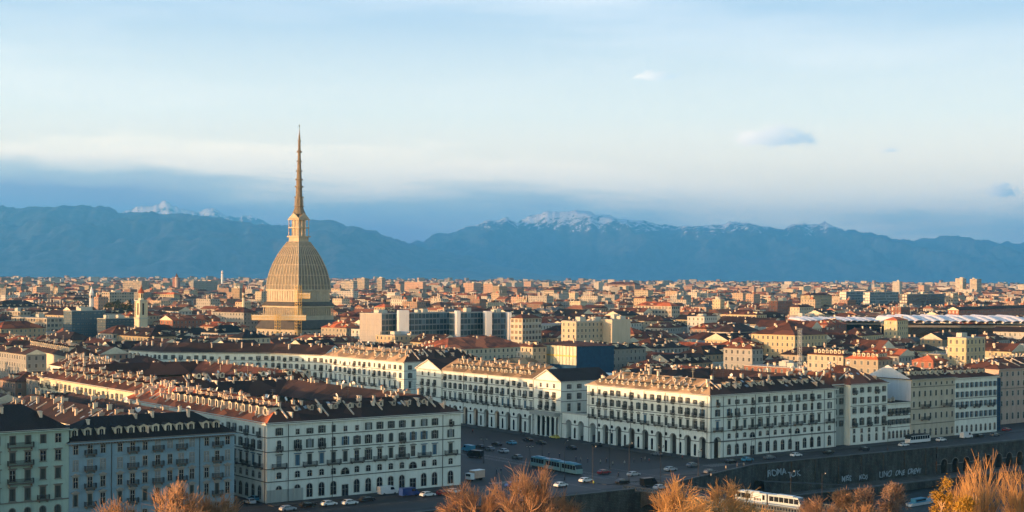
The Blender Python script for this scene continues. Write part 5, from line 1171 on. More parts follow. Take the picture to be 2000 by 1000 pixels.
NB = [
 ('white_block', 'plain white modern block far left behind the bent palace', 'building', 4, 40, 60, 609, 1150, 53, 'flatb', 'flat', 'flat', 1, 0),
 ('long_block', 'long low beige block with ribbon windows far left', 'building', 23, 92, 130, 622, 1080, 53, 'flatb', 'flat', 'flat', 2, 0),
 ('barracks', 'long yellow barracks with brown dormered roof far left', 'building', 86, 172, 182, 602, 1400, 53, 'cream', 'rust', 'hip', 5, 14),
 ('barracks', 'greenish white barracks wing left of the yellow barracks', 'building', -30, 0, 86, 600, 1450, 53, 'grey', 'brown', 'hip', 3, 10),
 ('theatre_block', 'windowless dark teal block left of the church bell tower', 'building', 136, 141, 206, 608, 955, 53, 'teal', 'flat', 'flat', 0, 0),
 ('theatre_block', 'lower teal hall joined to the right of the dark teal block', 'building', 204, 207, 262, 623, 950, 53, 'teal', 'flat', 'flat', 0, 0),
 ('apartment_block', 'cream end walled apartment block left of the bell tower top', 'building', 199, 214, 262, 571, 1700, 53, 'flatb', 'flat', 'flat', 2, 0),
 ('palazzo', 'square yellow palazzo with red roof right of the bell tower top', 'building', 293, 340, 346, 575, 1800, 53, 'yellow', 'red', 'hip', 1, 0),
 ('apartment_block', 'tall cream apartment slab on the skyline above the bell tower', 'building', 240, 277, 291, 549, 2600, 53, 'flatb', 'flat', 'flat', 1, 0),
 ('apartment_block', 'long grey apartment slab on the skyline left of the dome', 'building', 372, 378, 425, 549, 2900, 53, 'grey', 'flat', 'flat', 1, 0),
 ('apartment_block', 'pair topped cream block right of the thin skyline tower', 'building', 452, 468, 476, 563, 1900, 53, 'ochre', 'flat', 'flat', 1, 0),
 ('apartment_block', 'white skyline block with rounded top third right of the dome', 'building', 666, 690, 698, 549, 3100, 53, 'flatb', 'flat', 'flat', 1, 0),
 ('tower_block', 'broad cream tower block first right of the dome on the skyline', 'building', 697, 712, 721, 544, 3200, 53, 'flatb', 'flat', 'flat', 1, 0),
 ('tower_block', 'slim cream tower block second right of the dome on the skyline', 'building', 736, 746, 752, 543, 3200, 53, 'flatb', 'flat', 'flat', 1, 0),
 ('long_block', 'long bright white block just right of the dome', 'building', 648, 690, 700, 569, 2200, 53, 'white', 'flat', 'flat', 1, 0),
 ('hall', 'low yellow hall right of the domed tower foot', 'building', 652, 700, 712, 622, 1300, 53, 'cream', 'rust', 'gable', 1, 0),
 ('house', 'orange roofed hall behind the glass offices', 'building', 731, 752, 768, 600, 1260, 53, 'ochre', 'red', 'hip', 1, 0),
 ('office_slab', 'office slab with lit marble end panels and glass side, leftmost of the glass offices', 'building', 703, 746, 780, 613, 900, 53, 'glass', 'flat', 'flat', 0, 0),
 ('office_slab', 'wide glass office slab with pale left tower, second of the glass offices', 'building', 800, 803, 880, 612, 905, 53, 'glass', 'flat', 'flat', 0, 0),
 ('office_slab', 'glass office slab third of the glass offices', 'building', 897, 900, 952, 611, 915, 53, 'glass', 'flat', 'flat', 0, 0),
 ('office_slab', 'glass office slab at the right end of the glass offices', 'building', 962, 965, 998, 611, 925, 53, 'glass', 'flat', 'flat', 0, 0),
 ('apartment_block', 'white and blue grey apartment block right of the glass offices', 'building', 1000, 1021, 1058, 622, 880, 53, 'flatb', 'rust', 'hip', 2, 0),
 ('hall', 'great long brown roofed hall with an orange hipped left end', 'building', 812, 874, 1030, 683, 770, 45, 'cream', 'red', 'hip', 4, 0),
 ('palazzo', 'cream palazzo with roof garden, sunlit left face, middle of the city', 'building', 1097, 1126, 1200, 629, 850, 45, 'cream', 'flat', 'flat', 2, 0),
 ('apartment_block', 'blank olive end wall block joined to the cream palazzo', 'building', 1193, 1196, 1232, 625, 862, 45, 'olive', 'flat', 'flat', 0, 0),
 ('renovated_house', 'house wrapped in pale scaffold sheeting with blue net on its right', 'building', 1043, 1127, 1200, 677, 700, 40, 'scafsheet', 'rust', 'hip', 3, 0, 2.0),
 ('town_house', 'narrow lit house left of the sheeted scaffold house', 'building', 1027, 1041, 1046, 678, 706, 40, 'cream', 'rust', 'hip', 1, 1),
 ('apartment_block', 'orange cream balconied apartment block with red roofs, middle distance', 'building', 1241, 1312, 1328, 598, 1250, 53, 'flatb', 'red', 'hip', 3, 0),
 ('apartment_block', 'cream house stacked behind the balconied apartment block', 'building', 1238, 1262, 1275, 583, 1600, 53, 'ochre', 'rust', 'hip', 1, 0),
 ('apartment_block', 'sunlit block with grey right face on the mid skyline', 'building', 1063, 1082, 1110, 567, 2200, 53, 'flatb', 'rust', 'hip', 1, 0),
 ('apartment_block', 'white block with blue strip windows right of the balconied block', 'building', 1312, 1322, 1350, 577, 1750, 53, 'white', 'flat', 'flat', 1, 0),
 ('white_block', 'bright white block above the dark roofs, centre right', 'building', 1343, 1376, 1401, 619, 1050, 53, 'white', 'flat', 'flat', 1, 0),
 ('apartment_block', 'long pink skyline apartment row, centre right', 'building', 1184, 1240, 1250, 556, 3300, 53, 'pink', 'rust', 'hip', 1, 0),
 ('apartment_block', 'left of three pinkish skyline slabs right of the dome', 'building', 905, 925, 940, 553, 2800, 53, 'pink', 'flat', 'flat', 1, 0),
 ('apartment_block', 'middle of three pinkish skyline slabs right of the dome', 'building', 944, 962, 975, 554, 2700, 53, 'pink', 'flat', 'flat', 1, 0),
 ('apartment_block', 'orange lit end of the three skyline slabs', 'building', 962, 975, 990, 559, 2300, 53, 'ochre', 'flat', 'flat', 1, 0),
 ('apartment_block', 'pink skyline block fourth from the dome', 'building', 790, 826, 830, 551, 3000, 53, 'pink', 'flat', 'flat', 1, 0),
 ('apartment_block', 'tall pale tower house with yellow stripe right of centre', 'building', 1392, 1407, 1412, 585, 1500, 53, 'yellow', 'flat', 'flat', 1, 0),
 ('long_palace', 'long pale yellow palace with balustraded top, right of centre', 'building', 1468, 1553, 1616, 655, 820, 45, 'yellow', 'rust', 'hip', 6, 0),
 ('town_house', 'red roofed long house with white dormers behind the river houses', 'building', 1652, 1716, 1745, 703, 640, 45, 'cream', 'red', 'hip', 2, 12),
 ('town_house', 'russet roofed long house with many dormers left of the red roof', 'building', 1578, 1648, 1655, 695, 660, 45, 'cream', 'rust', 'hip', 3, 12),
 ('apartment_block', 'tall cream slab with blank shaded side near the right edge', 'building', 1855, 1888, 1925, 661, 650, 45, 'yellow', 'flat', 'flat', 1, 0),
 ('brick_house', 'terracotta red house left of the tall cream slab', 'building', 1782, 1824, 1853, 706, 640, 45, 'brick', 'red', 'hip', 2, 0),
 ('house', 'ochre cube house with orange roof in front of the station canopy', 'building', 1728, 1753, 1774, 626, 950, 53, 'yellow', 'red', 'hip', 2, 0),
 ('office_slab', 'wide dark grid fronted slab on the right skyline', 'building', 1757, 1772, 1845, 575, 1700, 53, 'dark', 'flat', 'flat', 1, 0),
 ('apartment_block', 'yellow edged block right of the dark grid slab', 'building', 1850, 1862, 1872, 573, 1750, 53, 'flatb', 'flat', 'flat', 1, 0),
 ('tower_block', 'left of the two stepped cream tower blocks on the right skyline', 'building', 1866, 1880, 1887, 544, 3200, 53, 'flatb', 'flat', 'flat', 1, 0),
 ('tower_block', 'right of the two stepped cream tower blocks on the right skyline', 'building', 1894, 1908, 1917, 545, 3200, 53, 'flatb', 'flat', 'flat', 1, 0),
 ('white_block', 'small pale cube standing up on the right skyline', 'building', 1743, 1757, 1761, 550, 3000, 53, 'white', 'flat', 'flat', 0, 0),
 ('long_block', 'long blue grey block with white end, left of the dark grid slab', 'building', 1650, 1653, 1690, 570, 1900, 53, 'glass', 'flat', 'flat', 1, 0),
 ('long_block', 'blue grey block with white lit end nearer the dark grid slab', 'building', 1690, 1699, 1755, 571, 1850, 53, 'glass', 'flat', 'flat', 2, 0),
 ('office_slab', 'low yellow office with teal window bands, right of centre', 'building', 1564, 1582, 1625, 577, 1700, 53, 'yellow', 'rust', 'hip', 1, 0),
 ('long_house', 'long dark brown roofed house with lit end above the canopy', 'building', 1858, 1873, 2015, 606, 1180, 53, 'brick', 'brown', 'gable', 3, 0),
 ('house', 'red brick house with pale balconies left of the canopy', 'building', 1745, 1760, 1778, 600, 1250, 53, 'brick', 'flat', 'flat', 1, 0),
 ('apartment_block', 'dark red brick block with white balconies, right of centre', 'building', 1515, 1519, 1548, 588, 1400, 53, 'brick', 'flat', 'flat', 1, 0),
 ('apartment_block', 'cream house with russet top left of the canopy start', 'building', 1546, 1562, 1590, 600, 1250, 53, 'cream', 'rust', 'hip', 2, 0),
 ('palazzo', 'pale palazzo with green shadowed flank low in the middle right', 'building', 1414, 1470, 1476, 682, 720, 45, 'grey', 'rust', 'hip', 3, 6),
 ('hall', 'shaded hall with dark roof and pale front, centre right', 'building', 1175, 1180, 1262, 683, 730, 45, 'grey', 'slate', 'hip', 2, 4),
 ('long_block', 'low rust roofed sheds left of the domed tower', 'building', 430, 435, 505, 627, 1200, 53, 'grey', 'red', 'gable', 1, 0),
 ('gabled_house', 'pale green gabled house at the left edge', 'house', -10, 52, 70, 693, 640, 37, 'grey', 'brown', 'gable', 3, 2),
 ('church', 'lit church facade with turret left of the domed tower', 'church', 460, 478, 486, 590, 1500, 53, 'ochre', 'rust', 'gable', 0, 0),
 ('tower_block', 'dark brown turreted block on the left skyline', 'building', 337, 346, 352, 544, 3400, 53, 'brick', 'red', 'hip', 0, 0),
]
for e in NB:
    rt0 = px_house(*e)
    if e[1].startswith('office slab with lit marble'):
        w0 = [c for c in rt0.children if c.name.startswith('wall')][0]; w0.data.materials[1] = FM['panel']; w0.data.polygons[3].material_index = 1
    if e[0] == 'renovated_house':
        w0 = [c for c in rt0.children if c.name.startswith('wall')][0]; w0.data.materials[1] = FM['net']; w0.data.polygons[0].material_index = 1
        bb = w0.data.vertices; Hh = max(v.co.z for v in bb); Dd = max(v.co.y for v in bb); b = MB([FM['net'], 'scaf', 'pipe'])
        b.box((-0.25, 0, 0), (-0.05, Dd, Hh - 9), 0); b.box((-0.3, 0, Hh - 5.0), (-0.05, Dd, Hh - 4.4), 1)
        for k in range(int(Dd / 2.4) + 1): b.box((-0.3, k * 2.4, Hh - 9), (-0.2, k * 2.4 + 0.1, Hh + 0.6), 2)
        b.build('scaffold', rt0)
# details that single out some of them
def px_box(name, label, cat, x0, x1, y0, y1, Y, m, depth=6, th=0.0, parent=None):
    root = thing(name, label, cat, (at(x0, Y), Y, zat(x0, y1, Y)), th); b = MB([m]); b.box((0, 0, 0), (at(x1, Y) - at(x0, Y), depth, zat(x0, y0, Y) - zat(x0, y1, Y))); b.build('body', root); return root
def spire_tower(name, label, px, ytop, ybody, hw, Y, body, cap, n=8):
    k = Y / F; X = at(px, Y); Z = gz(X, Y); root = thing(name, label, 'tower', (X, Y, Z), 0.7); zb, zt = zat(px, ybody, Y) - Z, zat(px, ytop, Y) - Z
    b = MB([body, 'glass']); b.lathe([(hw * k, -3), (hw * k, zb)], n); b.lathe([(hw * k * 1.15, zb - 0.6), (hw * k * 1.15, zb)], n)
    for i in range(n): a = (i + 0.5) * 2 * math.pi / n; b.box((-0.5, -0.1, 0), (0.5, 0.1, 2.6), 1, xf=lambda p, a=a: (hw * k * 0.97 * math.cos(a) - p[0] * math.sin(a), hw * k * 0.97 * math.sin(a) + p[0] * math.cos(a), p[2] + zb - 5))
    b.build('shaft', root); b = MB([cap]); b.lathe([(hw * k, zb), (hw * k * 0.7, zb + (zt - zb) * 0.35), (hw * k * 0.25, zb + (zt - zb) * 0.7), (0.05, zt)], n); b.build('cap', root); OCC.append((X, Y, 8))
spire_tower('bell_tower', 'slim white tower with pointed cap above the teal block', 179, 558, 572, 4.6, 1350, 'blank', 'whitep')
spire_tower('water_tower', 'thin white tower poking above the left skyline', 434, 527, 531, 2.2, 4200, 'whitep', 'whitep', 12)
spire_tower('bell_tower', 'small cream pointed tower right of the balconied block', 1422, 586, 596, 3.2, 1500, 'cream', 'cream')
spire_tower('bell_tower', 'slender church turret beside the lit church facade', 476, 553, 572, 3.0, 1490, 'cream', 'rust')
spire_tower('bell_tower', 'small dark cupola tower on the left skyline', 345, 533, 541, 3.4, 3380, 'pink', 'rust')
for lab, a, c, y0, Y in (('pale stair tower of the first glass office', 780, 800, 606, 897), ('pale stair tower of the third glass office', 893, 900, 607, 910), ('pale stair tower between third and last glass office', 950, 962, 608, 918), ('pale stair tower at the right end of the glass offices', 994, 1000, 610, 922)):
    root = px_box('stair_tower', lab, 'tower', a, c, y0, 670, Y, 'blank', 8, 0.25)
# mast with aerials
lattice('radio_mast', 'thin white lattice mast rising above roofs right of centre', 'mast', at(1563, 600), 600, 0, zat(1563, 641, 600), 0.55, 'whitep', 2.5, deck=False)
# station canopy: white vaulted bays
def canopy(label, x0, x1, ytop, ybot, Y, n, group):
    root = thing('station_canopy', label, 'canopy', (at(x0, Y), Y, zat(x0, ybot, Y)), 0.02, group); wd = (at(x1, Y) - at(x0, Y)); bw = wd / n; hh = zat(x0, ytop, Y) - zat(x0, ybot, Y)
    for k in range(n):
        b = MB(['canopy', 'slate']); N = 8; hk = hh * (0.8 + 0.14 * ((k * 7) % 3) / 2)
        for i in range(N):
            for j in range(5):
                def pt(i_, j_):
                    a = math.pi * i_ / N; e = math.sin(math.pi * j_ / 10)
                    return (k * bw + bw / 2 - bw * 0.55 * math.cos(a), -2 + 55 * j_ / 5 , hk * (0.35 + 0.65 * math.sin(a)) * (0.45 + 0.55 * min(1, e * 1.4 + 0.1)) + hk * 0.1)
                b.face([pt(i, j), pt(i + 1, j), pt(i + 1, j + 1), pt(i, j + 1)], 0)
        b.build('vault', root)
    b = MB(['dtrim', 'glass']); b.box((0, 0, -1.4), (wd, 40, 0.0), 0)
    b.box((0, 1, -9), (wd, 38, -1.4), 1); b.build('hall', root); OCC.extend([(at(x0, Y) + wd * t_ / 6, Y + 25, 25) for t_ in range(7)])
canopy('near wavy white vaulted canopy of the station at the right edge', 1752, 2030, 617, 635, 1000, 16, 'vaulted station canopies')
canopy('far wavy white vaulted canopy left of the orange roofed cube house', 1570, 1732, 621, 630, 1090, 14, 'vaulted station canopies')

# hero footprints block the filler houses
def block_rect(u0, v0, u1, v1, r=13):
    nu, nv = max(1, int((u1 - u0) / 16)), max(1, int((v1 - v0) / 16))
    for i in range(nu + 1):
        for j in range(nv + 1): p = uv2(u0 + (u1 - u0) * i / nu, v0 + (v1 - v0) * j / nv); OCC.append((p.x, p.y, r))
block_rect(-105, -60, 62, 176, 10); block_rect(-168, -4, -105, 96, 8); block_rect(-208, -2, -181, 94, 8); block_rect(0, -5, 165, 24, 8); block_rect(64, -5, 260, 10, 8); block_rect(186, 10, 250, 40, 8)
for x, y in ((-48.6, 662),):
    u_, v_ = to_uv(x, y); block_rect(u_, v_, u_ + 44, v_ + 73, 8); block_rect(u_ - 60, v_ - 30, u_, v_ + 60, 8)
u_, v_ = to_uv(-122, 487); block_rect(u_, v_, u_ + 72, v_ + 101, 8)
for k in range(13): OCC.append((-201 + 9 * k, 752 + (8 if k < 4 else 4), 15)); OCC.append((-195 + 8.5 * k, 720, 9))
u_, v_ = to_uv(B1.x, B1.y); block_rect(u_ - 70, v_, u_ + 42, v_ + 14, 7); block_rect(u_ - 80, v_ - 80, u_ + 60, v_ - 4, 10)
OCC.extend([(-204 - 5.1 * k + 5, 672 + 8.6 * k, 11) for k in range(11)] + [(-162 - 6 * k, 604 + 8 * k, 11) for k in range(8)]); OCC.append((at(583, 1150), 1150, 42)); OCC.append((at(276, 1000), 1000, 10))
WALLS = [('cream', 5), ('ochre', 4), ('white', 4), ('pink', 3), ('grey', 2), ('yellow', 3), ('brick', 1)]
ROOFS = [('brown', 4), ('rust', 5), ('red', 2), ('slate', 1)]
def pick(r, lst):
    t_ = r.uniform(0, sum(w for _, w in lst))
    for n, w in lst:
        t_ -= w
        if t_ <= 0: return n
    return lst[-1][0]
MARKS = [(30, 'left edge'), (110, 'yellow barracks'), (275, 'church bell tower'), (400, 'bent white palace'), (583, 'domed tower'), (760, 'glass offices'), (920, 'orange ended hall'), (1080, 'sheeted scaffold house'), (1180, 'cream palazzo'), (1290, 'balconied apartment block'), (1420, 'pointed cream tower'), (1540, 'pale yellow palace'), (1690, 'red dormered roof'), (1810, 'terracotta house'), (1890, 'tall cream slab'), (1985, 'right edge')]
used = {}
ORD = ['first', 'second', 'third', 'fourth', 'fifth', 'sixth', 'seventh', 'eighth', 'ninth', 'tenth', 'eleventh', 'twelfth', 'thirteenth', 'fourteenth', 'fifteenth']
cands = []
r = random.Random(99)
for th_, y0, y1, cell in ((37, 370, 640, 27), (45, 640, 900, 31), (53, 900, 1330, 36)):
    a = R(th_); ux, uy = math.cos(a), math.sin(a); n = int(1500 / cell)
    for i in range(-n, n):
        for j in range(-n, n):
            x = (i * ux - j * uy) * cell + r.uniform(-3, 3); y = 700 + (i * uy + j * ux) * cell + r.uniform(-3, 3)
            if not (y0 <= y < y1): continue
            if abs(x) > 0.352 * y + 22: continue
            u_, v_ = to_uv(x, y)
            if v_ < -30 or (u_ > -100 and v_ < 20): continue
            cands.append((x, y, a, cell))
cands.sort(key=lambda c: c[1])
built = 0
rows_lab = {}
for (x, y, a, cell) in cands:
    if built >= 262: break
    rr_ = random.Random(int(x * 13 + y * 7))
    long_ = rr_.random() < 0.35
    W_ = rr_.uniform(0.6, 0.95) * cell * (1.5 if long_ else 1); D_ = rr_.uniform(11, 16) if cell < 30 else rr_.uniform(12, 18)
    if rr_.random() < 0.5: W_, D_ = D_, W_
    if occupied(x, y, max(W_, D_) * 0.36): continue
    pxx = 1000 + F * x / y
    if 492 < pxx < 668 and y > 860: continue
    if y > 860 and math.hypot(x + 168, y - 1150) < 300 and (lambda dx, dy: -(dx * SUN_L.x + dy * SUN_L.y) > 0 and abs(dx * -SUN_L.y + dy * SUN_L.x) < 46)(x + 168, y - 1150): continue
    z = gz(x, y); H = rr_.uniform(12, 18.5) if y < 760 else rr_.uniform(12, 20)
    wl, rfm = pick(rr_, WALLS), pick(rr_, ROOFS); kind = 'gable' if rr_.random() < 0.35 else ('flat' if rr_.random() < 0.12 else 'hip')
    if kind == 'flat' and y < 700: kind = 'hip'
    fx, fy = x - (W_ / 2 * math.cos(a) - D_ / 2 * math.sin(a)), y - (W_ / 2 * math.sin(a) + D_ / 2 * math.cos(a))
    px = 1000 + F * x / y; mk = min(MARKS, key=lambda m_: abs(m_[0] - px)); side = 'left of' if px < mk[0] - 14 else ('right of' if px > mk[0] + 14 else 'in line with')
    zone = 'just behind the near palaces' if y < 620 else ('in the near rows' if y < 760 else ('in the middle rows' if y < 930 else ('in the farther rows' if y < 1120 else 'in the far rows')))
    roofname = {'brown': 'dark brown', 'rust': 'russet', 'red': 'orange red', 'slate': 'blackish'}[rfm]
    size = 'long' if long_ else ('tall' if H > 17 else ('low' if H < 14 else 'plain'))
    key = (size, wl, roofname if kind != 'flat' else 'flat', side, mk[1], zone); n_ = used.get(key, 0); used[key] = n_ + 1
    lab = f'{size} {wl} house with {key[2]} roof {side} the {mk[1]}, {zone}'
    if n_: lab = f'{ORD[n_]} {size} {wl} {key[2]} roofed house {side} the {mk[1]}, {zone}'
    wds = lab.split()
    if len(wds) > 16: lab = ' '.join(w for w in wds if w not in ('the', 'in'))
    house('town_house', lab, 'house', fx, fy, z, W_, D_, H, wl, rfm, kind, a, 7 if y < 700 else (5 if y < 900 else 3), (6 if y < 760 else 3) if rr_.random() < 0.55 else 0, 'houses of the old town', built)
    OCC.append((x, y, (W_ + D_) / 4)); built += 1
print('filler houses', built, 'candidates', len(cands))

# everything farther off: one mass of small houses
import mathutils
NZ = mathutils.noise
def shades_tower(x, y):
    dx, dy = x + 168, y - 1150; t_ = -(dx * SUN_L.x + dy * SUN_L.y); p_ = abs(dx * -SUN_L.y + dy * SUN_L.x)
    return 20 < t_ < 330 and p_ < 34
def far_city():
    b = MB([FM['mass'], M['massroof']]); r = random.Random(4); cnt = 0
    wt_ = [(0.52, 0.43, 0.31), (0.50, 0.36, 0.24), (0.52, 0.48, 0.40), (0.45, 0.29, 0.20), (0.36, 0.34, 0.30), (0.54, 0.45, 0.30), (0.33, 0.19, 0.13), (0.55, 0.52, 0.46)]
    rt_ = [(0.17, 0.075, 0.05), (0.27, 0.11, 0.06), (0.13, 0.075, 0.055), (0.36, 0.135, 0.07), (0.15, 0.14, 0.13), (0.30, 0.14, 0.09)]
    last = cands[-1][1] if built < 262 else 0
    y = 380.0
    ylist = []
    while y < 9000: ylist.append(y); y *= 1.0 + (0.026 if y < 2000 else 0.024 if y < 4000 else 0.03)
    for y in ylist:
        step = 23 if y < 1600 else (26 if y < 3000 else (36 if y < 5000 else 60)); x = -0.37 * y - (380 if y < 1500 else 0)  # extra rows beyond the left edge are added for the shadows they cast
        while x < 0.37 * y:
            xx = x + r.uniform(-8, 8); yy = y * (1 + r.uniform(-0.008, 0.008)); x += step * r.uniform(0.75, 1.3)
            if r.random() < 0.12: continue
            if yy < 1700 and occupied(xx, yy, 8): continue
            if yy < 700 and xx > -0.37 * yy: continue
            u_, v_ = to_uv(xx, yy)
            if yy < 1100 and v_ < (25 if u_ > -200 else -30): continue
            W_, D_, H = r.uniform(13, 27), r.uniform(10, 15), 14 + 5.0 * NZ.noise(Vector((xx * 0.006, yy * 0.004, 1.0))) * 1.6 + r.uniform(-2.2, 2.2)
            if yy > 1500 and r.random() < 0.10: H = r.uniform(19, 27)
            if yy > 3500: W_ *= 1.5; H *= r.choice([1, 1, 1.25])
            pxx = 1000 + F * xx / yy
            if yy < 1350: H = r.uniform(9, 15) if xx > -0.37 * yy else r.uniform(15, 21)
            if 486 < pxx < 674 and 850 < yy < 1160: H = min(H, zat(pxx, 653, yy) - 3.5 - gz(xx, yy))
            if yy < 1400 and shades_tower(xx, yy): H = min(H, 4.5 if math.hypot(xx + 168, yy - 1150) < 190 else 8)
            if H < 5: continue
            if r.random() < 0.5: W_, D_ = D_, W_
            a = R(53 + (2 if r.random() < 0.5 else -4)); z = gz(xx, yy); c, s = math.cos(a), math.sin(a)
            def P(p, q, h): return (xx + (p - W_ / 2) * c - (q - D_ / 2) * s, yy + (p - W_ / 2) * s + (q - D_ / 2) * c, z + h)
            k = r.uniform(0.5, 1.0); b.tint = tuple(v * k for v in r.choice(wt_)) + (1,)
            nb, nd, nf = max(1, round(W_ / 3.2)), max(1, round(D_ / 3.2)), max(1, round(H / 3.4)); nf += 1
            for (p, q, p2, q2, n_) in ((0, 0, W_, 0, nb), (W_, 0, W_, D_, nd), (0, D_, 0, 0, nd), (W_, D_, 0, D_, nb)):
                b.face([P(p, q, -3), P(p2, q2, -3), P(p2, q2, H), P(p, q, H)], 0, [(0, 0), (n_, 0), (n_, nf), (0, nf)])
            kr = r.uniform(0.4, 1.1); b.tint = tuple(v * kr for v in r.choice(rt_)) + (1,); flat = H > 19 or r.random() < 0.2
            if flat:
                b.face([P(0, 0, H), P(W_, 0, H), P(W_, D_, H), P(0, D_, H)], 1)
                if yy < 3500:
                    p0, q0 = r.uniform(.1, .6) * W_, r.uniform(.1, .6) * D_
                    for (p, q, p2, q2) in ((p0, q0, p0 + 3, q0), (p0, q0 + 3, p0, q0), (p0 + 3, q0, p0 + 3, q0 + 3)): b.face([P(p, q, H), P(p2, q2, H), P(p2, q2, H + 2.4), P(p, q, H + 2.4)], 1)
            else:
                rs = min(W_, D_) * 0.25; o = 0.5; g = 0 if r.random() < 0.4 else min(W_, D_) / 2
                if W_ >= D_:
                    A, B = P(g, D_ / 2, H + rs), P(W_ - g, D_ / 2, H + rs)
                    b.face([P(-o, -o, H), P(W_ + o, -o, H), B, A], 1); b.face([P(W_ + o, D_ + o, H), P(-o, D_ + o, H), A, B], 1); b.face([P(-o, D_ + o, H), P(-o, -o, H), A], 1 if g else 0, [(0, 0), (0.2, 0), (0.1, 0.1)]); b.face([P(W_ + o, -o, H), P(W_ + o, D_ + o, H), B], 1)
                else:
                    A, B = P(W_ / 2, g, H + rs), P(W_ / 2, D_ - g, H + rs)
                    b.face([P(-o, D_ + o, H), P(-o, -o, H), A, B], 1); b.face([P(W_ + o, -o, H), P(W_ + o, D_ + o, H), B, A], 1); b.face([P(-o, -o, H), P(W_ + o, -o, H), A], 1 if g else 0, [(0, 0), (0.2, 0), (0.1, 0.1)]); b.face([P(W_ + o, D_ + o, H), P(-o, D_ + o, H), B], 1)
            if yy < 2400:
                b.tint = (0.5, 0.42, 0.33, 1)
                for q in range(2):
                    p0, q0 = r.uniform(.25, .75) * W_, r.uniform(.3, .7) * D_
                    for (p, q_, p2, q2) in ((p0, q0, p0 + 1, q0), (p0, q0 + 1, p0, q0), (p0 + 1, q0, p0 + 1, q0 + 1)): b.face([P(p, q_, H), P(p2, q2, H), P(p2, q2, H + 4.2), P(p, q_, H + 4.2)], 1)
            cnt += 1
    o = b.build('distant_city'); o['kind'] = 'stuff'; o['label'] = 'sunlit roofs of the far city spreading to the plain'
    print('far houses', cnt)
far_city()

# ------------------------------------------------------------------ trees
def grow(b, p, d, L, r_, depth, rg, spread, up, tw, mlimb=0, mtwig=1):
    n = 3; q = p
    for k in range(n):
        d = (d + Vector((rg.gauss(0, 1), rg.gauss(0, 1), rg.gauss(0, 0.6))) * 0.10 + Vector((0, 0, up))).normalized()
        q2 = q + d * L / n; b.tube(q, q2, r_ * (1 - 0.25 * k / n), r_ * (1 - 0.25 * (k + 1) / n), 5 if depth > 3 else 3, mlimb if depth > 2 else mtwig)
        if depth > 0 and k > 0:
            for j in range(1 if depth > 2 else tw):
                ax = d.orthogonal(); ax.rotate(Matrix.Rotation(rg.uniform(0, 6.28), 3, d)); nd = (d + ax.normalized() * math.tan(spread * rg.uniform(0.6, 1.3))).normalized()
                grow(b, q2, nd, L * rg.uniform(0.55, 0.8), r_ * 0.55, depth - 1, rg, spread, up, tw, mlimb, mtwig)
        q = q2
    if depth > 0: grow(b, q, d, L * rg.uniform(0.65, 0.85), r_ * 0.65, depth - 1, rg, spread, up, tw, mlimb, mtwig)
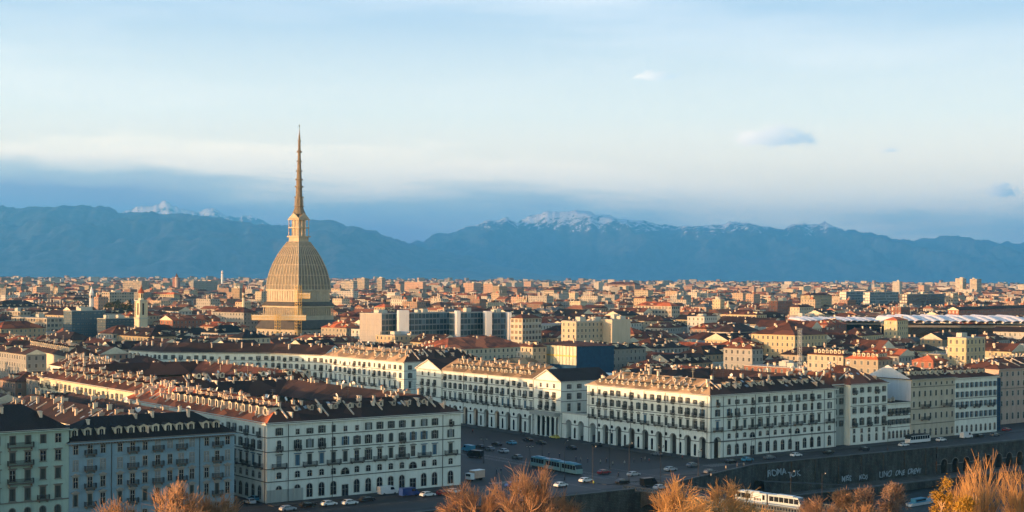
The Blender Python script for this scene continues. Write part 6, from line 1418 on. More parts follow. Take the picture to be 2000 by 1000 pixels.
def bare_tree(label, X, Y, zb, ztop, width, seed, twig='twig', style='plane', name='bare_tree', group='bare trees on the near bank', n_cl=70, per=44):
    """trunk, limbs that reach clumps spread through the crown, and a spray of fine twigs at each clump"""
    rg = random.Random(seed); root = thing(name, label, 'tree', (X, Y, zb), rg.uniform(0, 6), group); h = ztop - zb; w = width / 2
    ch = min(h * 0.62, width * (1.15 if style != 'poplar' else 2.2)); cz = h - ch * 0.52
    tr = MB(['bark']); t0 = h - ch * 1.02; tr.tube((0, 0, -1.5), (0, 0, t0), 0.34, 0.26, 8)
    b = MB([twig]); N_ = n_cl
    mains = []
    for k in range(7):
        a = k * 0.9 + rg.uniform(-.3, .3); q = Vector((w * 0.45 * math.cos(a), w * 0.45 * math.sin(a), t0 + ch * rg.uniform(0.3, 0.55))) if style != 'poplar' else Vector((w * 0.4 * math.cos(a), w * 0.4 * math.sin(a), t0 + ch * rg.uniform(0.5, 0.8)))
        m0 = Vector((q.x * 0.35, q.y * 0.35, (t0 + q.z) / 2)); tr.tube((0, 0, t0 - 0.3), m0, 0.19, 0.15, 6); tr.tube(m0, q, 0.15, 0.1, 6); mains.append((m0, q))
    if style == 'poplar':
        for k in range(30):
            a = rg.uniform(0, 6.283); e_ = rg.uniform(0.3, 1.0); q = Vector((math.cos(a) * w * .12, math.sin(a) * w * .12, t0 * rg.uniform(0.7, 1.0))); top = Vector((math.cos(a) * w * e_, math.sin(a) * w * e_, h - ch * 0.32 * e_ * e_ - rg.uniform(0, 1.6)))
            for i in range(6):
                t_ = (i + 1) / 6; q2 = Vector((top.x * t_ ** 1.5, top.y * t_ ** 1.5, t0 + (top.z - t0) * t_)) + Vector((rg.gauss(0, .12), rg.gauss(0, .12), 0)); tr.tube(q, q2, 0.095 * (1 - i * .14), 0.095 * (0.86 - i * .14), 4, 0)
                for j in range(1 + i): d = ((q2 - q).normalized() + Vector((rg.gauss(0, .28), rg.gauss(0, .28), 0.1))).normalized(); st = q.lerp(q2, rg.random()); b.tube(st, st + d * rg.uniform(0.7, 1.9), 0.026, 0.01, 3)
                q = q2
    for k in range(N_ if style != 'poplar' else 4):
        while True:
            p = Vector((rg.uniform(-1, 1), rg.uniform(-1, 1), rg.uniform(-1, 1)))
            if 0.25 < p.length < 1: break
        if style == 'loose': p.z = p.z * 0.9 + 0.1 * rg.uniform(-1, 1)
        c = Vector((p.x * w * 0.86, p.y * w * 0.86, cz + p.z * ch * 0.46))
        if style == 'plane': c.z -= 0.14 * ch * (p.x ** 2 + p.y ** 2)
        if style == 'poplar': c = Vector((p.x * w * (0.45 + 0.4 * (p.z + 1) / 2), p.y * w * (0.45 + 0.4 * (p.z + 1) / 2), cz + p.z * ch * 0.42))
        m0, q = min(mains, key=lambda t_: (t_[1] - c).length); s_ = q if c.z > q.z - 1 else m0; mid = (s_ + c) / 2 + Vector((rg.gauss(0, .2), rg.gauss(0, .2), -0.3))
        b.tube(s_, mid, 0.075, 0.06, 4); b.tube(mid, c, 0.06, 0.04, 4)
        out = Vector((c.x, c.y, (c.z - cz) * 0.8 + ch * 0.12)).normalized()
        if style == 'poplar': out = (out * 0.25 + Vector((0, 0, 1))).normalized()
        if style == 'loose': out = (out * 0.7 + Vector((0, 0, 0.7))).normalized()
        sz = ch * 0.16 * (1.0 if style == 'plane' else 1.25)
        for j in range(per):
            d = (out + Vector((rg.gauss(0, 1), rg.gauss(0, 1), rg.gauss(0, 1))) * (0.55 if style == 'plane' else (0.22 if style == 'poplar' else 0.4))).normalized()
            st = c - out * sz * rg.uniform(0, 0.5) + Vector((rg.gauss(0, .25), rg.gauss(0, .25), rg.gauss(0, .25))); L_ = sz * rg.uniform(0.5, 1.15)
            b.tube(st, st + d * L_, 0.032 if style == 'plane' else 0.036, 0.012, 3)
            if j % 3 == 0: e = st + d * L_ * 0.5; b.tube(e, e + (d + Vector((rg.gauss(0, .6), rg.gauss(0, .6), rg.gauss(0, .4)))).normalized() * L_ * 0.5, 0.022, 0.01, 3)
    tr.build('trunk', root); b.build('crown', root); return root
def bank(X, Y):
    u_, v_ = to_uv(X, Y)
    pr = [(-175, -12), (-182, -7), (-200, -5), (-230, 12), (-265, 26), (-300, 40), (-340, 52)]
    if v_ > -175: return -11
    for (a, za), (c, zc) in zip(pr, pr[1:]):
        if v_ >= c: return za + (zc - za) * (a - v_) / (a - c) - 1.5
    return 50
TR = [('dense orange bare tree, left of the pair of round crowns near the bridge tram', 1328, 935, 160, 150, 'twigg', 'plane', 4, 3),
 ('dense orange bare tree, right of the pair of round crowns near the bridge tram', 1424, 934, 150, 155, 'twigg', 'plane', 4, 3),
 ('orange bare tree low before the white bridge tram', 1494, 988, 90, 150, 'twigg', 'plane', 4, 2),
 ('tall loose bare tree in front of the square, centre of the bottom edge', 1035, 905, 150, 172, 'twig', 'plane', 4, 2),
 ('loose bare tree left of the central one, reaching the white palace corner', 925, 925, 120, 176, 'twig', 'plane', 4, 2),
 ('low orange bare tree below the centre of the square', 1105, 968, 110, 182, 'twig', 'plane', 4, 2),
 ('bare reddish tree before the blue house, tallest of three', 345, 938, 130, 140, 'twig', 'plane', 4, 2),
 ('bare reddish tree before the blue house, right one by the street', 425, 958, 100, 145, 'twig', 'plane', 4, 2),
 ('bare reddish tree before the blue house, low left one', 240, 970, 120, 140, 'twig', 'plane', 4, 2),
 ('tall golden upright tree, biggest at the bottom right', 1925, 888, 120, 130, 'twigg', 'poplar', 4, 2),
 ('golden upright tree at the bottom right corner', 1992, 915, 80, 128, 'twigg', 'poplar', 4, 2),
 ('golden upright tree between the yellow conifer and the biggest golden one', 1885, 935, 70, 134, 'twigg', 'poplar', 4, 2),
 ('small brown bare tree with a rounded crown right of the bridge', 1695, 944, 62, 190, 'twigd', 'plane', 4, 2),
 ('small brown bare bush crown right of the rounded one', 1745, 940, 60, 195, 'twigd', 'plane', 4, 2),
 ('thin reddish sapling right of the bridge tram', 1648, 958, 34, 160, 'twig', 'plane', 3, 2),
 ('low bare orange tree at the bottom edge right of the bridge tram', 1610, 975, 90, 150, 'twig', 'plane', 4, 2),
 ('low bare brown tree under the sapling at the bottom edge', 1690, 980, 90, 150, 'twig', 'plane', 4, 2),
 ('faint brown bare tree beside the bridge tram end', 1583, 972, 40, 170, 'twigd', 'plane', 4, 2)]
for i, (lab, px, py, wpx, Y, tw_, st, dp, tws) in enumerate(TR):
    X = at(px, Y); st2 = 'loose' if (st == 'plane' and tw_ == 'twig') else st; bare_tree(lab, X, Y, bank(X, Y), zat(px, py, Y), wpx * Y / F, 100 + i, tw_, st2, n_cl=90 if tws == 3 else (52 if st2 == 'loose' else 56), per=34 if tws == 3 else (26 if st2 == 'loose' else 22))
def leafy(label, px, ytop, wpx, Y, m, seed, name='conifer', n=9000, group=None, size=0.11):
    X = at(px, Y); zb = bank(X, Y) if Y < 300 else gz(X, Y); zt = zat(px, ytop, Y); h = zt - zb; w = wpx * Y / F / 2; rg = random.Random(seed)
    root = thing(name, label, 'tree', (X, Y, zb), 0, group); tr = MB(['bark']); tr.tube((0, 0, -1), (0, 0, h * 0.9), 0.3, 0.06, 6)
    b = MB([m]); cl = []
    for k in range(46):
        t_ = rg.random() ** 0.8; a = rg.uniform(0, 6.283); rr = w * (1 - t_ * 0.75) * rg.uniform(0.55, 1.0); z = h * (0.25 + 0.72 * t_); cl.append((rr * math.cos(a), rr * math.sin(a), z)); tr.tube((0, 0, z - 1), cl[-1], 0.07, 0.03, 3)
    tr.build('trunk', root)
    for k in range(n):
        c = rg.choice(cl); s = w * 0.2; p = Vector((c[0] + rg.gauss(0, s) * .6, c[1] + rg.gauss(0, s) * .6, c[2] + rg.gauss(0, s) * .5)); q = Vector((rg.gauss(0, 1), rg.gauss(0, 1), rg.gauss(0, 1))).normalized(); o = q.orthogonal().normalized() * size * rg.uniform(0.4, 1); q = q.cross(o).normalized() * size * rg.uniform(0.4, 1)
        b.face([p - o, p - q * 0.4, p + o, p + q])
    b.build('crown', root); return root
leafy('yellow lit conifer left of the golden upright trees', 1842, 922, 90, 126, 'needle', 1)
leafy('dark yellow evergreen below the yellow conifer at the bottom edge', 1885, 968, 90, 124, 'needle', 2)
# tree rows inside the city
def city_tree(mesh_pair, label, X, Y, s, group):
    root = thing('bare_tree', label, 'tree', (X, Y, gz(X, Y)), rnd.uniform(0, 6), group); root.scale = (s, s, s); add('trunk', mesh_pair[0], root); add('crown', mesh_pair[1], root); OCC.append((X, Y, 4))
def city_tree_mesh(seed, m):
    rg = random.Random(seed); tr = MB(['bark']); tr.tube((0, 0, -1), (0, 0, 5), 0.35, 0.25, 6); b = MB([m, m])
    for k in range(5):
        a = k * 1.257; grow(b, Vector((0, 0, 4)), Vector((math.cos(a) * .5, math.sin(a) * .5, 1)).normalized(), 3.6, 0.14, 3, rg, 0.5, 0.05, 2)
    return tr.mesh('trunk'), b.mesh('crown')
CT = [city_tree_mesh(s_, 'twig') for s_ in (1, 2)] + [city_tree_mesh(3, 'twigd')]
rows_ct = [(1600, 1730, 614, 1330, 12, 'bare trees left of the canopy'), (1775, 1865, 617, 1270, 10, 'bare trees behind the station canopy'), (350, 512, 615, 1230, 14, 'bare tree avenue left of the domed tower'), (1140, 1220, 612, 1400, 6, 'bare trees behind the cream palazzo'), (118, 146, 590, 1650, 3, 'bare trees behind the yellow barracks'), (1900, 1990, 640, 940, 6, 'bare trees before the station canopy'), (700, 790, 0, 1500, 7, 'bare trees behind the glass offices'), (860, 1000, 0, 1700, 9, 'bare trees on the avenue far behind the glass offices'), (1330, 1420, 0, 1480, 7, 'bare trees right of the balconied apartment block'), (1450, 1540, 0, 1100, 7, 'bare trees behind the pale yellow palace')]
for (x0, x1, py, Y, n, g) in rows_ct:
    for k in range(n):
        px = x0 + (x1 - x0) * (k + 0.5) / n; Yk = Y + rnd.uniform(-15, 15); city_tree(rnd.choice(CT), 'brown bare tree, one of the ' + g, at(px, Yk), Yk, rnd.uniform(1.0, 1.35), g)
for k in range(9):
    Yk = 1350 + rnd.uniform(-50, 50); px = 208 + 50 * k / 9; leafy('dark evergreen tree in the clump left of the bell tower', px, 590 + rnd.uniform(-5, 6), 20, Yk, 'needled', 50 + k, 'evergreen_tree', 500, 'dark evergreens beside the bell tower', 1.0)

# ------------------------------------------------------------------ vehicles, lamps, people
def car_proto(paint, van=False, name='parked_car'):
    root = add(name, None); b = MB([paint, 'glass']); L, w = (5.6, 1.0) if van else (4.3, 0.88); h = 2.4 if van else 1.45
    if van: pr = [(-L / 2, 0.35), (-L / 2, h), (L / 2 - 1.5, h), (L / 2 - 0.7, 1.35), (L / 2, 1.1), (L / 2, 0.35)]
    else: pr = [(-L / 2, 0.35), (-L / 2, 0.85), (-L / 2 + 0.35, 1.0), (-L / 2 + 0.85, h - 0.02), (-L / 2 + 1.4, h), (0.35, h), (1.05, 0.98), (L / 2 - 0.15, 0.8), (L / 2, 0.6), (L / 2, 0.35)]
    def wd(x, z): return w * (1 - 0.16 * max(0, (z - 0.9)) / 0.6) if not van else w
    Lf = [(x, -wd(x, z), z) for x, z in pr]; Rt = [(x, wd(x, z), z) for x, z in pr]
    b.face(Lf[::-1]); b.face(Rt); n = len(pr)
    for i in range(n): j = (i + 1) % n; b.face([Lf[i], Lf[j], Rt[j], Rt[i]], 0)
    b.build('body', root)
    g = MB(['glass'])
    if van: g.face([(L / 2 - 1.46, -0.85, h - 0.12), (L / 2 - 0.72, -0.85, 1.42), (L / 2 - 0.72, 0.85, 1.42), (L / 2 - 1.46, 0.85, h - 0.12)][::-1]); sd_ = [((L / 2 - 2.5, 1.4), (L / 2 - 1.1, 1.4), (L / 2 - 1.6, h - 0.25), (L / 2 - 2.5, h - 0.25))]
    else:
        g.face([(0.42, -0.66, h - 0.04), (1.04, -0.76, 1.02), (1.04, 0.76, 1.02), (0.42, 0.66, h - 0.04)][::-1]); g.face([(-L / 2 + 0.42, -0.76, 1.05), (-L / 2 + 0.82, -0.66, h - 0.06), (-L / 2 + 0.82, 0.66, h - 0.06), (-L / 2 + 0.42, 0.76, 1.05)][::-1])
        sd_ = [((-1.35, 0.98), (-0.15, 0.98), (-0.15, h - 0.1), (-1.1, h - 0.1)), ((-0.08, 0.98), (0.9, 0.98), (0.32, h - 0.1), (-0.08, h - 0.1))]
    for q in sd_:
        for s_ in (-1, 1): g.face([(x, s_ * (wd(x, z) + 0.012), z) for x, z in q][::(1 if s_ < 0 else -1)])
    # lift the screens a little off the body
    g.v = [(x + (0.03 if x > 0.3 else (-0.03 if x < -L / 2 + 1 else 0)), y, z + 0.02) for x, y, z in g.v]; g.build('window', root)
    wm = MB(['rubber', 'rail'])
    for k in range(10):
        a0, a1 = k * .6283, (k + 1) * .6283; c = lambda a, y, r_: (r_ * math.cos(a), y, r_ * math.sin(a))
        wm.face([c(a0, -.1, .33), c(a1, -.1, .33), c(a1, .1, .33), c(a0, .1, .33)], 0); wm.face([(0, -.11, 0), c(a0, -.11, .2), c(a1, -.11, .2)][::-1], 1); wm.face([(0, .11, 0), c(a0, .11, .2), c(a1, .11, .2)], 1)
        for s_ in (-1, 1): wm.face([c(a0, s_ * .1, .33), c(a1, s_ * .1, .33), c(a1, s_ * .1, .19), c(a0, s_ * .1, .19)][::s_], 0)
    me = wm.mesh('wheel')
    for sx in (-1, 1):
        for sy in (-1, 1): add('wheel', me, root, (sx * L * 0.31, sy * (w - 0.06), 0.33))
    for sy in (-1, 1): hb = MB(['lamp']); hb.box((L / 2 - 0.05, sy * 0.65 - 0.17, 0.62), (L / 2 + 0.02, sy * 0.65 + 0.17, 0.76)); hb.build('headlight', root)
    bpy.context.view_layer.update(); remember(root); return root
PROTO = {}
def vehicle(kind, van, px, py, heading, label, name=None, z=0.0, group='cars and vans near the square', cat=None):
    Y = (CZ - z) * F / (py - HOR(px)); X = at(px, Y); key = (kind, van)
    if key not in PROTO: PROTO[key] = car_proto(kind, van, name or ('parked_van' if van else 'parked_car')); o = PROTO[key]
    else: o = copy_tree(PROTO[key]); o.name = name or o.name
    o.location = (X, Y, z + 0.02); o.rotation_euler = (0, 0, heading); tag(o, label, cat or ('van' if van else 'car'), group); return o
hu = TH; hv = TH + math.pi / 2
VL = [('carwhite', 0, 1147, 942, hu, 'white car on the road below the long blue tram'),
 ('carwhite', 0, 1098, 951, hu + .1, 'white car partly behind the bare tree, left of the lamp post'),
 ('carred', 0, 1182, 926, hu, 'dark red car right of the blue tram'),
 ('carblack', 1, 1270, 949, hu, 'black van before the dense orange tree'),
 ('carsilver', 0, 1292, 956, hu, 'silver car half hidden by the top of the dense orange tree'),
 ('cargrey', 0, 1012, 896, hv, 'grey car left of the blue tram tail'),
 ('carblack', 1, 930, 893, hv + .3, 'black van in the road right of the near white palace'),
 ('carcyan', 1, 917, 882, hv, 'pale blue van just beside the near white palace corner'),
 ('carblack', 0, 940, 876, hv, 'black car behind the pale blue van'),
 ('carblack', 0, 972, 871, hv, 'black car in the left of the square'),
 ('carcyan', 0, 1001, 868, hv, 'teal car in the middle of the square'),
 ('carblack', 0, 1033, 862, hv, 'black car below the arcade with the portico'),
 ('yellow', 0, 1085, 857, hv, 'yellow car before the portico'),
 ('carblack', 0, 1168, 872, hv, 'dark car parked before the first arches of the corner palace'),
 ('carblack', 0, 1228, 876, hv, 'dark car parked before the middle arches of the corner palace'),
 ('cargrey', 0, 1355, 912, hu, 'grey car near the sharp palace corner'),
 ('carcyan', 0, 1462, 901, hu, 'blue car by the shops of the corner palace'),
 ('carwhite', 0, 1557, 892, hu, 'white car by the right end of the corner palace'),
 ('carsilver', 0, 1312, 920, hu, 'long grey car left of the palace corner'),
 ('carwhite', 0, 1767, 872, hu, 'white car before the white coach'),
 ('carwhite', 1, 1889, 856, hu, 'white van before the pale riverside house'),
 ('cargrey', 0, 1945, 852, hu, 'grey car right of the white van'),
 ('carwhite', 0, 645, 988, hu, 'white car parked on the road below the near white palace, centre one'),
 ('carwhite', 0, 686, 986, hu, 'white car parked right of the centre white car below the palace'),
 ('carsilver', 0, 565, 998, hu, 'silver car at the bottom edge under the near white palace'),
 ('carwhite', 1, 760, 966, hu, 'white van outside the near white palace door'),
 ('carblue', 1, 802, 969, hu, 'dark blue van right of the white van'),
 ('carwhite', 0, 838, 970, hu, 'white police style car right of the dark blue van'),
 ('carblack', 0, 720, 979, hu, 'black car between white cars and white van'),
 ('carblack', 0, 604, 990, hu, 'black car left of the centre white car'),
 ('carwhite', 0, 890, 964, hu, 'white car behind twigs at the palace right end'),
 ('carsilver', 0, 490, 984, hv, 'silver car in the dark side street, front one'),
 ('carcyan', 0, 500, 978, hv, 'pale teal car in the dark side street, rear one'),
 ('carwhite', 0, 1020, 960, hu, 'white car behind the central bare tree'),
 ('carblue', 0, 1003, 951, hu, 'blue car behind the central bare tree'),
 ('cargrey', 0, 1390, 925, hu, 'grey car on the river road right of the lamp posts'),
 ('carblack', 0, 1620, 887, hu, 'black car below the end of the corner palace'),
 ('carred', 0, 1968, 842, hu, 'car with red tail lamps far right on the river road'),
 ('carblack', 0, 1218, 945, hu, 'black car at the lamp posts near the balustrade')]
VL += [('cargrey', 0, 958, 880, hv, 'grey car between the black cars in the left of the square'), ('carblack', 0, 1058, 868, hv, 'black car beside the tall lamp before the portico'), ('carsilver', 0, 1240, 930, hu, 'silver car between lamp posts right of the red car'), ('carblack', 0, 1430, 905, hu, 'black car left of the blue one by the palace shops'),
 ('cargrey', 0, 1505, 897, hu, 'grey car between the blue and white cars by the palace'), ('carblack', 0, 1690, 880, hu, 'black car before the tall pale corner house'), ('carred', 0, 870, 967, hu, 'red car right of the police style car'), ('carblack', 0, 1915, 854, hu, 'black car right of the white van on the river road'),
 ('carsilver', 0, 985, 884, hv, 'silver car left of the teal car'), ('carblack', 0, 1118, 878, hv, 'black car right of the yellow car'), ('cargrey', 0, 1285, 890, hv, 'grey car parked before the right arches of the corner palace'), ('carwhite', 0, 1840, 862, hu, 'white car right of the white coach')]
for kd, vn, px, py, hd, lab in VL: vehicle(kd, vn, px, py, hd, lab)
def long_vehicle(name, label, cat, X, Y, z, rz, L, h, w, segs, low, roofc, win=(0.42, 0.86), gap=0.5, group=None, board=False):
    root = thing(name, label, cat, (X, Y, z), rz, group); sl = (L - gap * (segs - 1)) / segs
    for k in range(segs):
        x0 = -L / 2 + k * (sl + gap); nose0 = 0.7 if k == 0 else 0; nose1 = 0.7 if k == segs - 1 else 0
        b = MB([low, roofc, 'glass']); z1, z2 = 0.35, h * 0.86
        pr = [(x0, z1), (x0, z2 * 0.6), (x0 + nose0, z2), (x0 + sl - nose1, z2), (x0 + sl, z2 * 0.6), (x0 + sl, z1)]
        b.face([(x, -w / 2, zz_) for x, zz_ in pr][::1], 0); b.face([(x, w / 2, zz_) for x, zz_ in pr][::-1], 0)
        for i in range(5): (xa, za), (xb, zb) = pr[i], pr[i + 1]; b.face([(xa, -w / 2, za), (xb, -w / 2, zb), (xb, w / 2, zb), (xa, w / 2, za)], 2 if i in (1, 3) and (nose0 if i == 1 else nose1) else 0)
        bd = b.build('body', root)
        b = MB([roofc]); b.box((x0 + nose0, -w / 2 - 0.03, z2), (x0 + sl - nose1, w / 2 + 0.03, z2 + 0.25)); b.box((x0 + sl * .25, -w * .3, z2 + .25), (x0 + sl * .75, w * .3, h)); b.build('roof', root)
        n = max(3, int(sl / 1.5))
        for i in range(n):
            xa = x0 + 0.4 + (sl - 0.8) * i / n; g = MB(['glass'])
            for s_ in (-1, 1):
                g = MB(['glass']); g.box((xa, s_ * w / 2 - 0.02, h * win[0]), (xa + (sl - 0.8) / n - 0.18, s_ * w / 2 + 0.02, h * win[1] * 0.93))
                if not (board and s_ < 0 and k == 0 and i in (n - 3, n - 2)): g.build('window', root)
        for i in (0.22, 0.78):
            wb_ = MB(['rubber']); wb_.box((x0 + sl * i - 0.9, -w / 2 + 0.1, 0.02), (x0 + sl * i + 0.9, w / 2 - 0.1, 0.6)); wb_.build('wheel', root)
        if k < segs - 1: b = MB(['rubber']); b.box((x0 + sl - 0.02, -w / 2 + 0.15, 0.4), (x0 + sl + gap + 0.02, w / 2 - 0.15, z2 - 0.05)); b.build('bellows', root)
    return root
a_, c_ = Vector((at(1046, 466), 0)), 0
def gp(px, py, z=0.0): Y = (CZ - z) * F / (py - HOR(px)); return Vector((at(px, Y), Y))
pa, pb = gp(1044, 910), gp(1134, 928); dv_ = pb - pa; mid = (pa + pb) / 2
long_vehicle('tram', 'long blue roofed tram crossing the square', 'tram', mid.x, mid.y, 0.03, math.atan2(dv_.y, dv_.x), dv_.length, 3.5, 2.4, 3, 'tramlite', 'tramblue', group=None)
tp = Vector((at(1447, 399), 399)); tq = tp + BD * 20
t2 = long_vehicle('tram', 'white tram with a poster panel on the bridge behind the orange trees', 'tram', (tp + tq).x / 2, (tp + tq).y / 2, 0.04, math.atan2(BD.y, BD.x), 21, 3.4, 2.4, 2, 'tramwhite', 'tramwhite', board=True)
b = MB(['whitep', 'iron']); b.box((-4.6, -1.26, 0.6), (-1.6, -1.22, 3.0), 0)
for k in range(5): b.box((-4.3 + k * 0.5, -1.28, 1.1), (-3.95 + k * 0.5, -1.26, 1.8), 1)
b.build('poster', t2)
ca, cb = gp(1776, 868), gp(1818, 864)
long_vehicle('coach', 'white coach with dark windows on the river road', 'bus', (ca + cb).x / 2, (ca + cb).y / 2 + 2, 0.03, TH, 12, 3.4, 2.5, 1, 'whitep', 'iron')
# tipper truck left of the bare trees
p = gp(930, 938); root = thing('delivery_truck', 'white box truck at the right corner of the near white palace', 'truck', (p.x, p.y, 0.03), TH + 0.2)
b = MB(['whitep', 'glass']); b.box((-3.0, -1.1, 0.5), (-1.4, 1.1, 2.3)); b.box((-3.02, -0.95, 1.4), (-2.9, 0.95, 2.15), 1); b.build('cab', root)
b = MB(['pink', 'whitep']); b.box((-1.3, -1.15, 0.7), (3.2, 1.15, 2.9), 0); b.box((-1.3, -1.16, 2.9), (3.2, 1.16, 3.0), 1); b.build('box', root)
wb_ = MB(['rubber']); wb_.tube((0, -1.1, 0), (0, 1.1, 0), 0.42, 0.42, 12); me = wb_.mesh('wheel')
for x in (-2.2, 1.8): add('wheel', me, root, (x, 0, 0.42))
# boats on the river
for lab, px, py in (('white blue boat moored by the quay, nearer of two', 1800, 985), ('white blue boat moored by the quay, farther of two', 1835, 976)):
    p = gp(px, py, -11); root = thing('boat', lab, 'boat', (p.x, p.y, -11), TH + 0.1, 'boats moored by the quay'); b = MB(['whitep', 'carcyan'])
    hull = [(-7, 0.9), (-6.5, 1.3), (3, 1.4), (6, 0.9), (7.5, 0.0)]
    for (x0, w0), (x1, w1) in zip(hull, hull[1:]):
        for s_ in (-1, 1): b.face([(x0, s_ * w0 * .8, -.2), (x1, s_ * w1 * .8, -.2), (x1, s_ * w1, 0.9), (x0, s_ * w0, 0.9)][::s_ * -1], 0)
        b.face([(x0, -w0, .85), (x1, -w1, .85), (x1, w1, .85), (x0, w0, .85)], 1)
    b.face([(-7, -.9, .9), (-7, .9, .9), (-7, .72, -.2), (-7, -.72, -.2)], 0); b.build('hull', root)
    b = MB(['carcyan', 'glass']); b.box((-4, -1, .86), (2, 1, 2.1), 0); b.box((-3.8, -1.02, 1.3), (1.8, 1.02, 1.8), 1); b.build('cabin', root)
# lamp posts
def lamp_proto(h, heads):
    root = add('street_lamp', None); b = MB(['iron']); b.lathe([(0.22, 0), (0.2, 0.8), (0.09, 1.2), (0.06, h)], 8); b.build('pole', root)
    for k in range(heads):
        a = k * 2 * math.pi / heads; b = MB(['iron']); b.tube((0, 0, h - 0.8), (math.cos(a) * 0.9, math.sin(a) * 0.9, h - 0.1), 0.05, 0.05, 5); ar = b.build('arm', root)
        l = MB(['iron', 'lamp']); l.lathe([(0.02, -0.35), (0.22, 0.2), (0.28, 0.25), (0.05, 0.5)], 8, 0); l.lathe([(0.15, -0.05), (0.2, 0.15)], 8, 1); l.build('lantern', ar, (math.cos(a) * 0.9, math.sin(a) * 0.9, h - 0.1))
    bpy.context.view_layer.update(); remember(root); return root
LPS = [(1037, 925, 8.5, 4, 'four armed lamp post left of the blue tram'), (1061, 894, 12, 1, 'tall lamp post before the portico'), (1105, 938, 12, 1, 'tall dark lamp post crossing the blue tram'), (1160, 944, 11, 1, 'tall lamp post above the white car'),
 (1193, 915, 12, 4, 'tall four armed lamp post in the middle of the square'), (1231, 944, 12, 1, 'tall lamp post left of the black van'), (1292, 945, 11, 3, 'lamp post with three lanterns before the corner palace'), (1547, 985, 9, 1, 'bridge lamp post left over the white tram'), (1608, 990, 9, 1, 'bridge lamp post right of the white tram'),
 (1736, 880, 9, 1, 'lamp post before the low river house'), (947, 905, 8, 2, 'short lamp post right of the near white palace'), (1366, 930, 8, 1, 'lamp post beside the palace corner road'), (1470, 905, 8, 1, 'lamp post by the shops of the corner palace')]
for px, py, h, n, lab in LPS:
    key = ('lamp', h, n)
    if key not in PROTO: PROTO[key] = lamp_proto(h, n); o = PROTO[key]
    else: o = copy_tree(PROTO[key])
    p = gp(px, py); o.location = (p.x, p.y, 0); tag(o, lab, 'street lamp', 'street lamps round the square')
# lit lanterns under the arches
for s, lab in ((40.5, 'lit orange lantern under the arcade, brightest right one'), (18.5, 'lit orange lantern under the arcade, left one'), (26.2, 'lit orange lantern under the arcade, middle one')):
    p = C0 + V * (80 + 81 - s) + U * 2.4; root = thing('hanging_lantern', lab, 'lantern', (p.x, p.y, 5.0), 0, 'lit lanterns under the arches'); b = MB(['lit']); b.lathe([(0.02, -0.3), (0.25, 0), (0.2, 0.3), (0.02, 0.35)], 8); b.build('globe', root); b = MB(['iron']); b.tube((0, 0, 0.35), (0, 0, 3.4), 0.03, 0.03, 4); b.build('chain', root)
# people
def person_mesh(stride, seed):
    rg = random.Random(seed); V_ = [((0, 0, .95), .17), ((0, 0, 1.2), .17), ((0, 0, 1.42), .17), ((0, 0, 1.54), .065), ((0.02, 0, 1.68), .11), ((0.02, 0, 1.78), .08),
        ((stride * .5, -.1, .5), .085), ((stride, -.1, .08), .055), ((stride + .16, -.1, .04), .045), ((-stride * .4, .1, .5), .085), ((-stride, .1, .1), .055), ((-stride + .16, .1, .05), .045),
        ((0, -.22, 1.42), .06), ((-stride * .4, -.27, 1.15), .05), ((-stride * .1 + .1, -.25, .92), .035), ((0, .22, 1.42), .06), ((stride * .4, .27, 1.15), .05), ((stride * .5 + .1, .25, .92), .035)]
    E = [(0, 1), (1, 2), (2, 3), (3, 4), (4, 5), (0, 6), (6, 7), (7, 8), (0, 9), (9, 10), (10, 11), (2, 12), (12, 13), (13, 14), (2, 15), (15, 16), (16, 17)]
    me = bpy.data.meshes.new('person'); me.from_pydata([v[0] for v in V_], E, []); o = add('tmp', me); o.modifiers.new('s', 'SKIN'); 
    for i, (_, rr) in enumerate(V_): me.skin_vertices[0].data[i].radius = (rr, rr)
    me.skin_vertices[0].data[0].use_root = True
    o.modifiers.new('d', 'SUBSURF').levels = 1; dg = bpy.context.evaluated_depsgraph_get(); m2 = bpy.data.meshes.new_from_object(o.evaluated_get(dg)); bpy.data.objects.remove(o)
    return m2
PM = [person_mesh(0.05, 1), person_mesh(0.28, 2), person_mesh(0.2, 3)]
def person_variant(base, top):
    me = base.copy(); me.materials.clear()
    for m_ in ('trousers', top, 'skin', 'iron'): me.materials.append(M[m_])
    for p in me.polygons:
        c = p.center; p.material_index = 0 if c.z < 0.95 else (1 if c.z < 1.52 else (3 if c.z > 1.74 or (c.z > 1.6 and c.x < 0) else 2))
        if 0.85 < c.z < 0.97 and abs(c.y) > .2: p.material_index = 2
        p.use_smooth = True
    return me
PV = {k: [person_variant(b_, k) for b_ in PM] for k in ('cloth1', 'cloth2', 'cloth3', 'cloth4')}
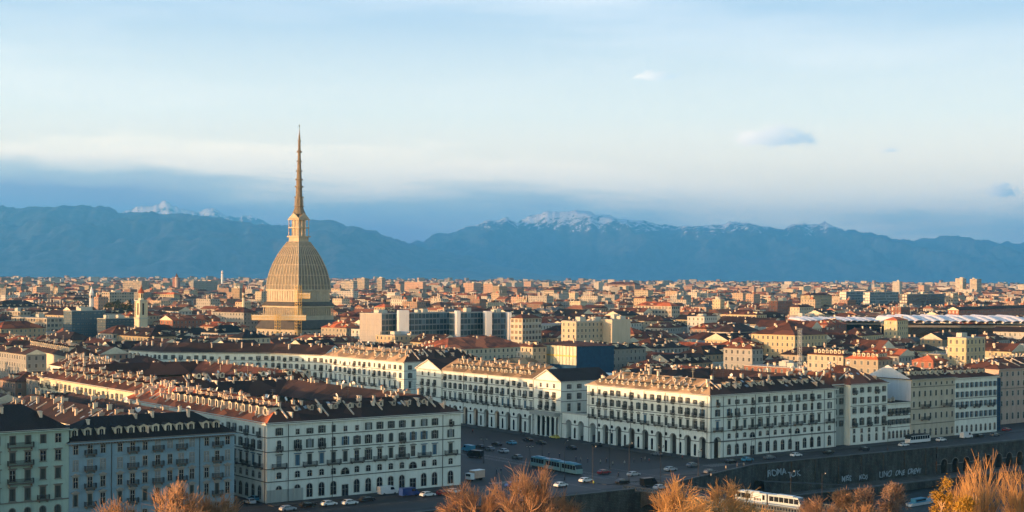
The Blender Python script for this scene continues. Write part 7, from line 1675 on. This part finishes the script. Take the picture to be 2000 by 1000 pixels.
PL = [(1162, 950, 'cloth4', 'person in a bright yellow jacket by the white car'), (1175, 908, 'cloth3', 'person in light coat left of the tall four armed lamp'), (1187, 905, 'cloth1', 'person in dark coat at the four armed lamp foot'), (1199, 911, 'cloth3', 'person in pale jacket right of the four armed lamp'),
 (1222, 910, 'cloth3', 'person in pale jacket alone right of the lamp'), (1255, 903, 'cloth1', 'person in dark coat, left of the group before the arches'), (1262, 902, 'cloth3', 'person in light top, second in the group before the arches'), (1270, 905, 'cloth2', 'person in red top in the group before the arches'), (1240, 906, 'cloth1', 'dark dressed person just left of the group before the arches'),
 (972, 926, 'cloth1', 'dark dressed person crossing left of the blue tram, first'), (981, 925, 'cloth1', 'dark dressed person crossing left of the blue tram, second'), (1127, 902, 'cloth1', 'dark dressed person above the blue tram nose'), (1136, 903, 'cloth3', 'light dressed person above the blue tram nose'), (1150, 905, 'cloth1', 'dark dressed person right of the blue tram'),
 (1074, 893, 'cloth1', 'dark dressed person behind the blue tram roof, left'), (1095, 895, 'cloth1', 'dark dressed person behind the blue tram roof, right'), (1420, 920, 'cloth3', 'light dressed person on the river road, left of three'), (1442, 916, 'cloth3', 'light dressed person on the river road, middle of three'), (1455, 914, 'cloth3', 'light dressed person on the river road, right of three'),
 (1391, 935, 'cloth3', 'light dressed person on the near kerb of the river road'), (1313, 896, 'cloth1', 'dark dressed person walking by the arches'), (1335, 899, 'cloth2', 'red dressed person walking by the corner arches'), (925, 846, 'cloth2', 'red dressed person by the far arches'), (1020, 849, 'cloth2', 'red dressed person left of the portico'), (1026, 851, 'cloth1', 'dark dressed person left of the portico'), (1210, 933, 'cloth1', 'dark dressed person between two lamp posts')]
for i, (px, py, cl_, lab) in enumerate(PL):
    p = gp(px, py); o = add('person', PV[cl_][i % 3], None, (p.x, p.y, 0.03), rnd.uniform(0, 6.28)); tag(o, lab, 'person', 'people on and round the square')
# market umbrellas / benches on the square
for px, py, lab in ((905, 858, 'white round awning before the far arches'),):
    pass

# ------------------------------------------------------------------ haze
HAZE = 3.9e-5
b = MB(['asphalt']); m = bpy.data.materials.new('haze_air'); m.use_nodes = True; m.node_tree.nodes.clear(); T = NT(m.node_tree); out = T.node('ShaderNodeOutputMaterial')
v = T.node('ShaderNodeVolumePrincipled'); v.inputs['Color'].default_value = (0.13, 0.55, 1.0, 1); v.inputs['Density'].default_value = HAZE; v.inputs['Anisotropy'].default_value = 0.1; T.link(v.outputs[0], out.inputs['Volume'])
b.mats = [m]; b.box((-70000, -400, -16), (70000, 58000, 2700)); hz_ = b.build('haze'); hz_['kind'] = 'stuff'; hz_['label'] = 'thin blue morning haze over the plain'
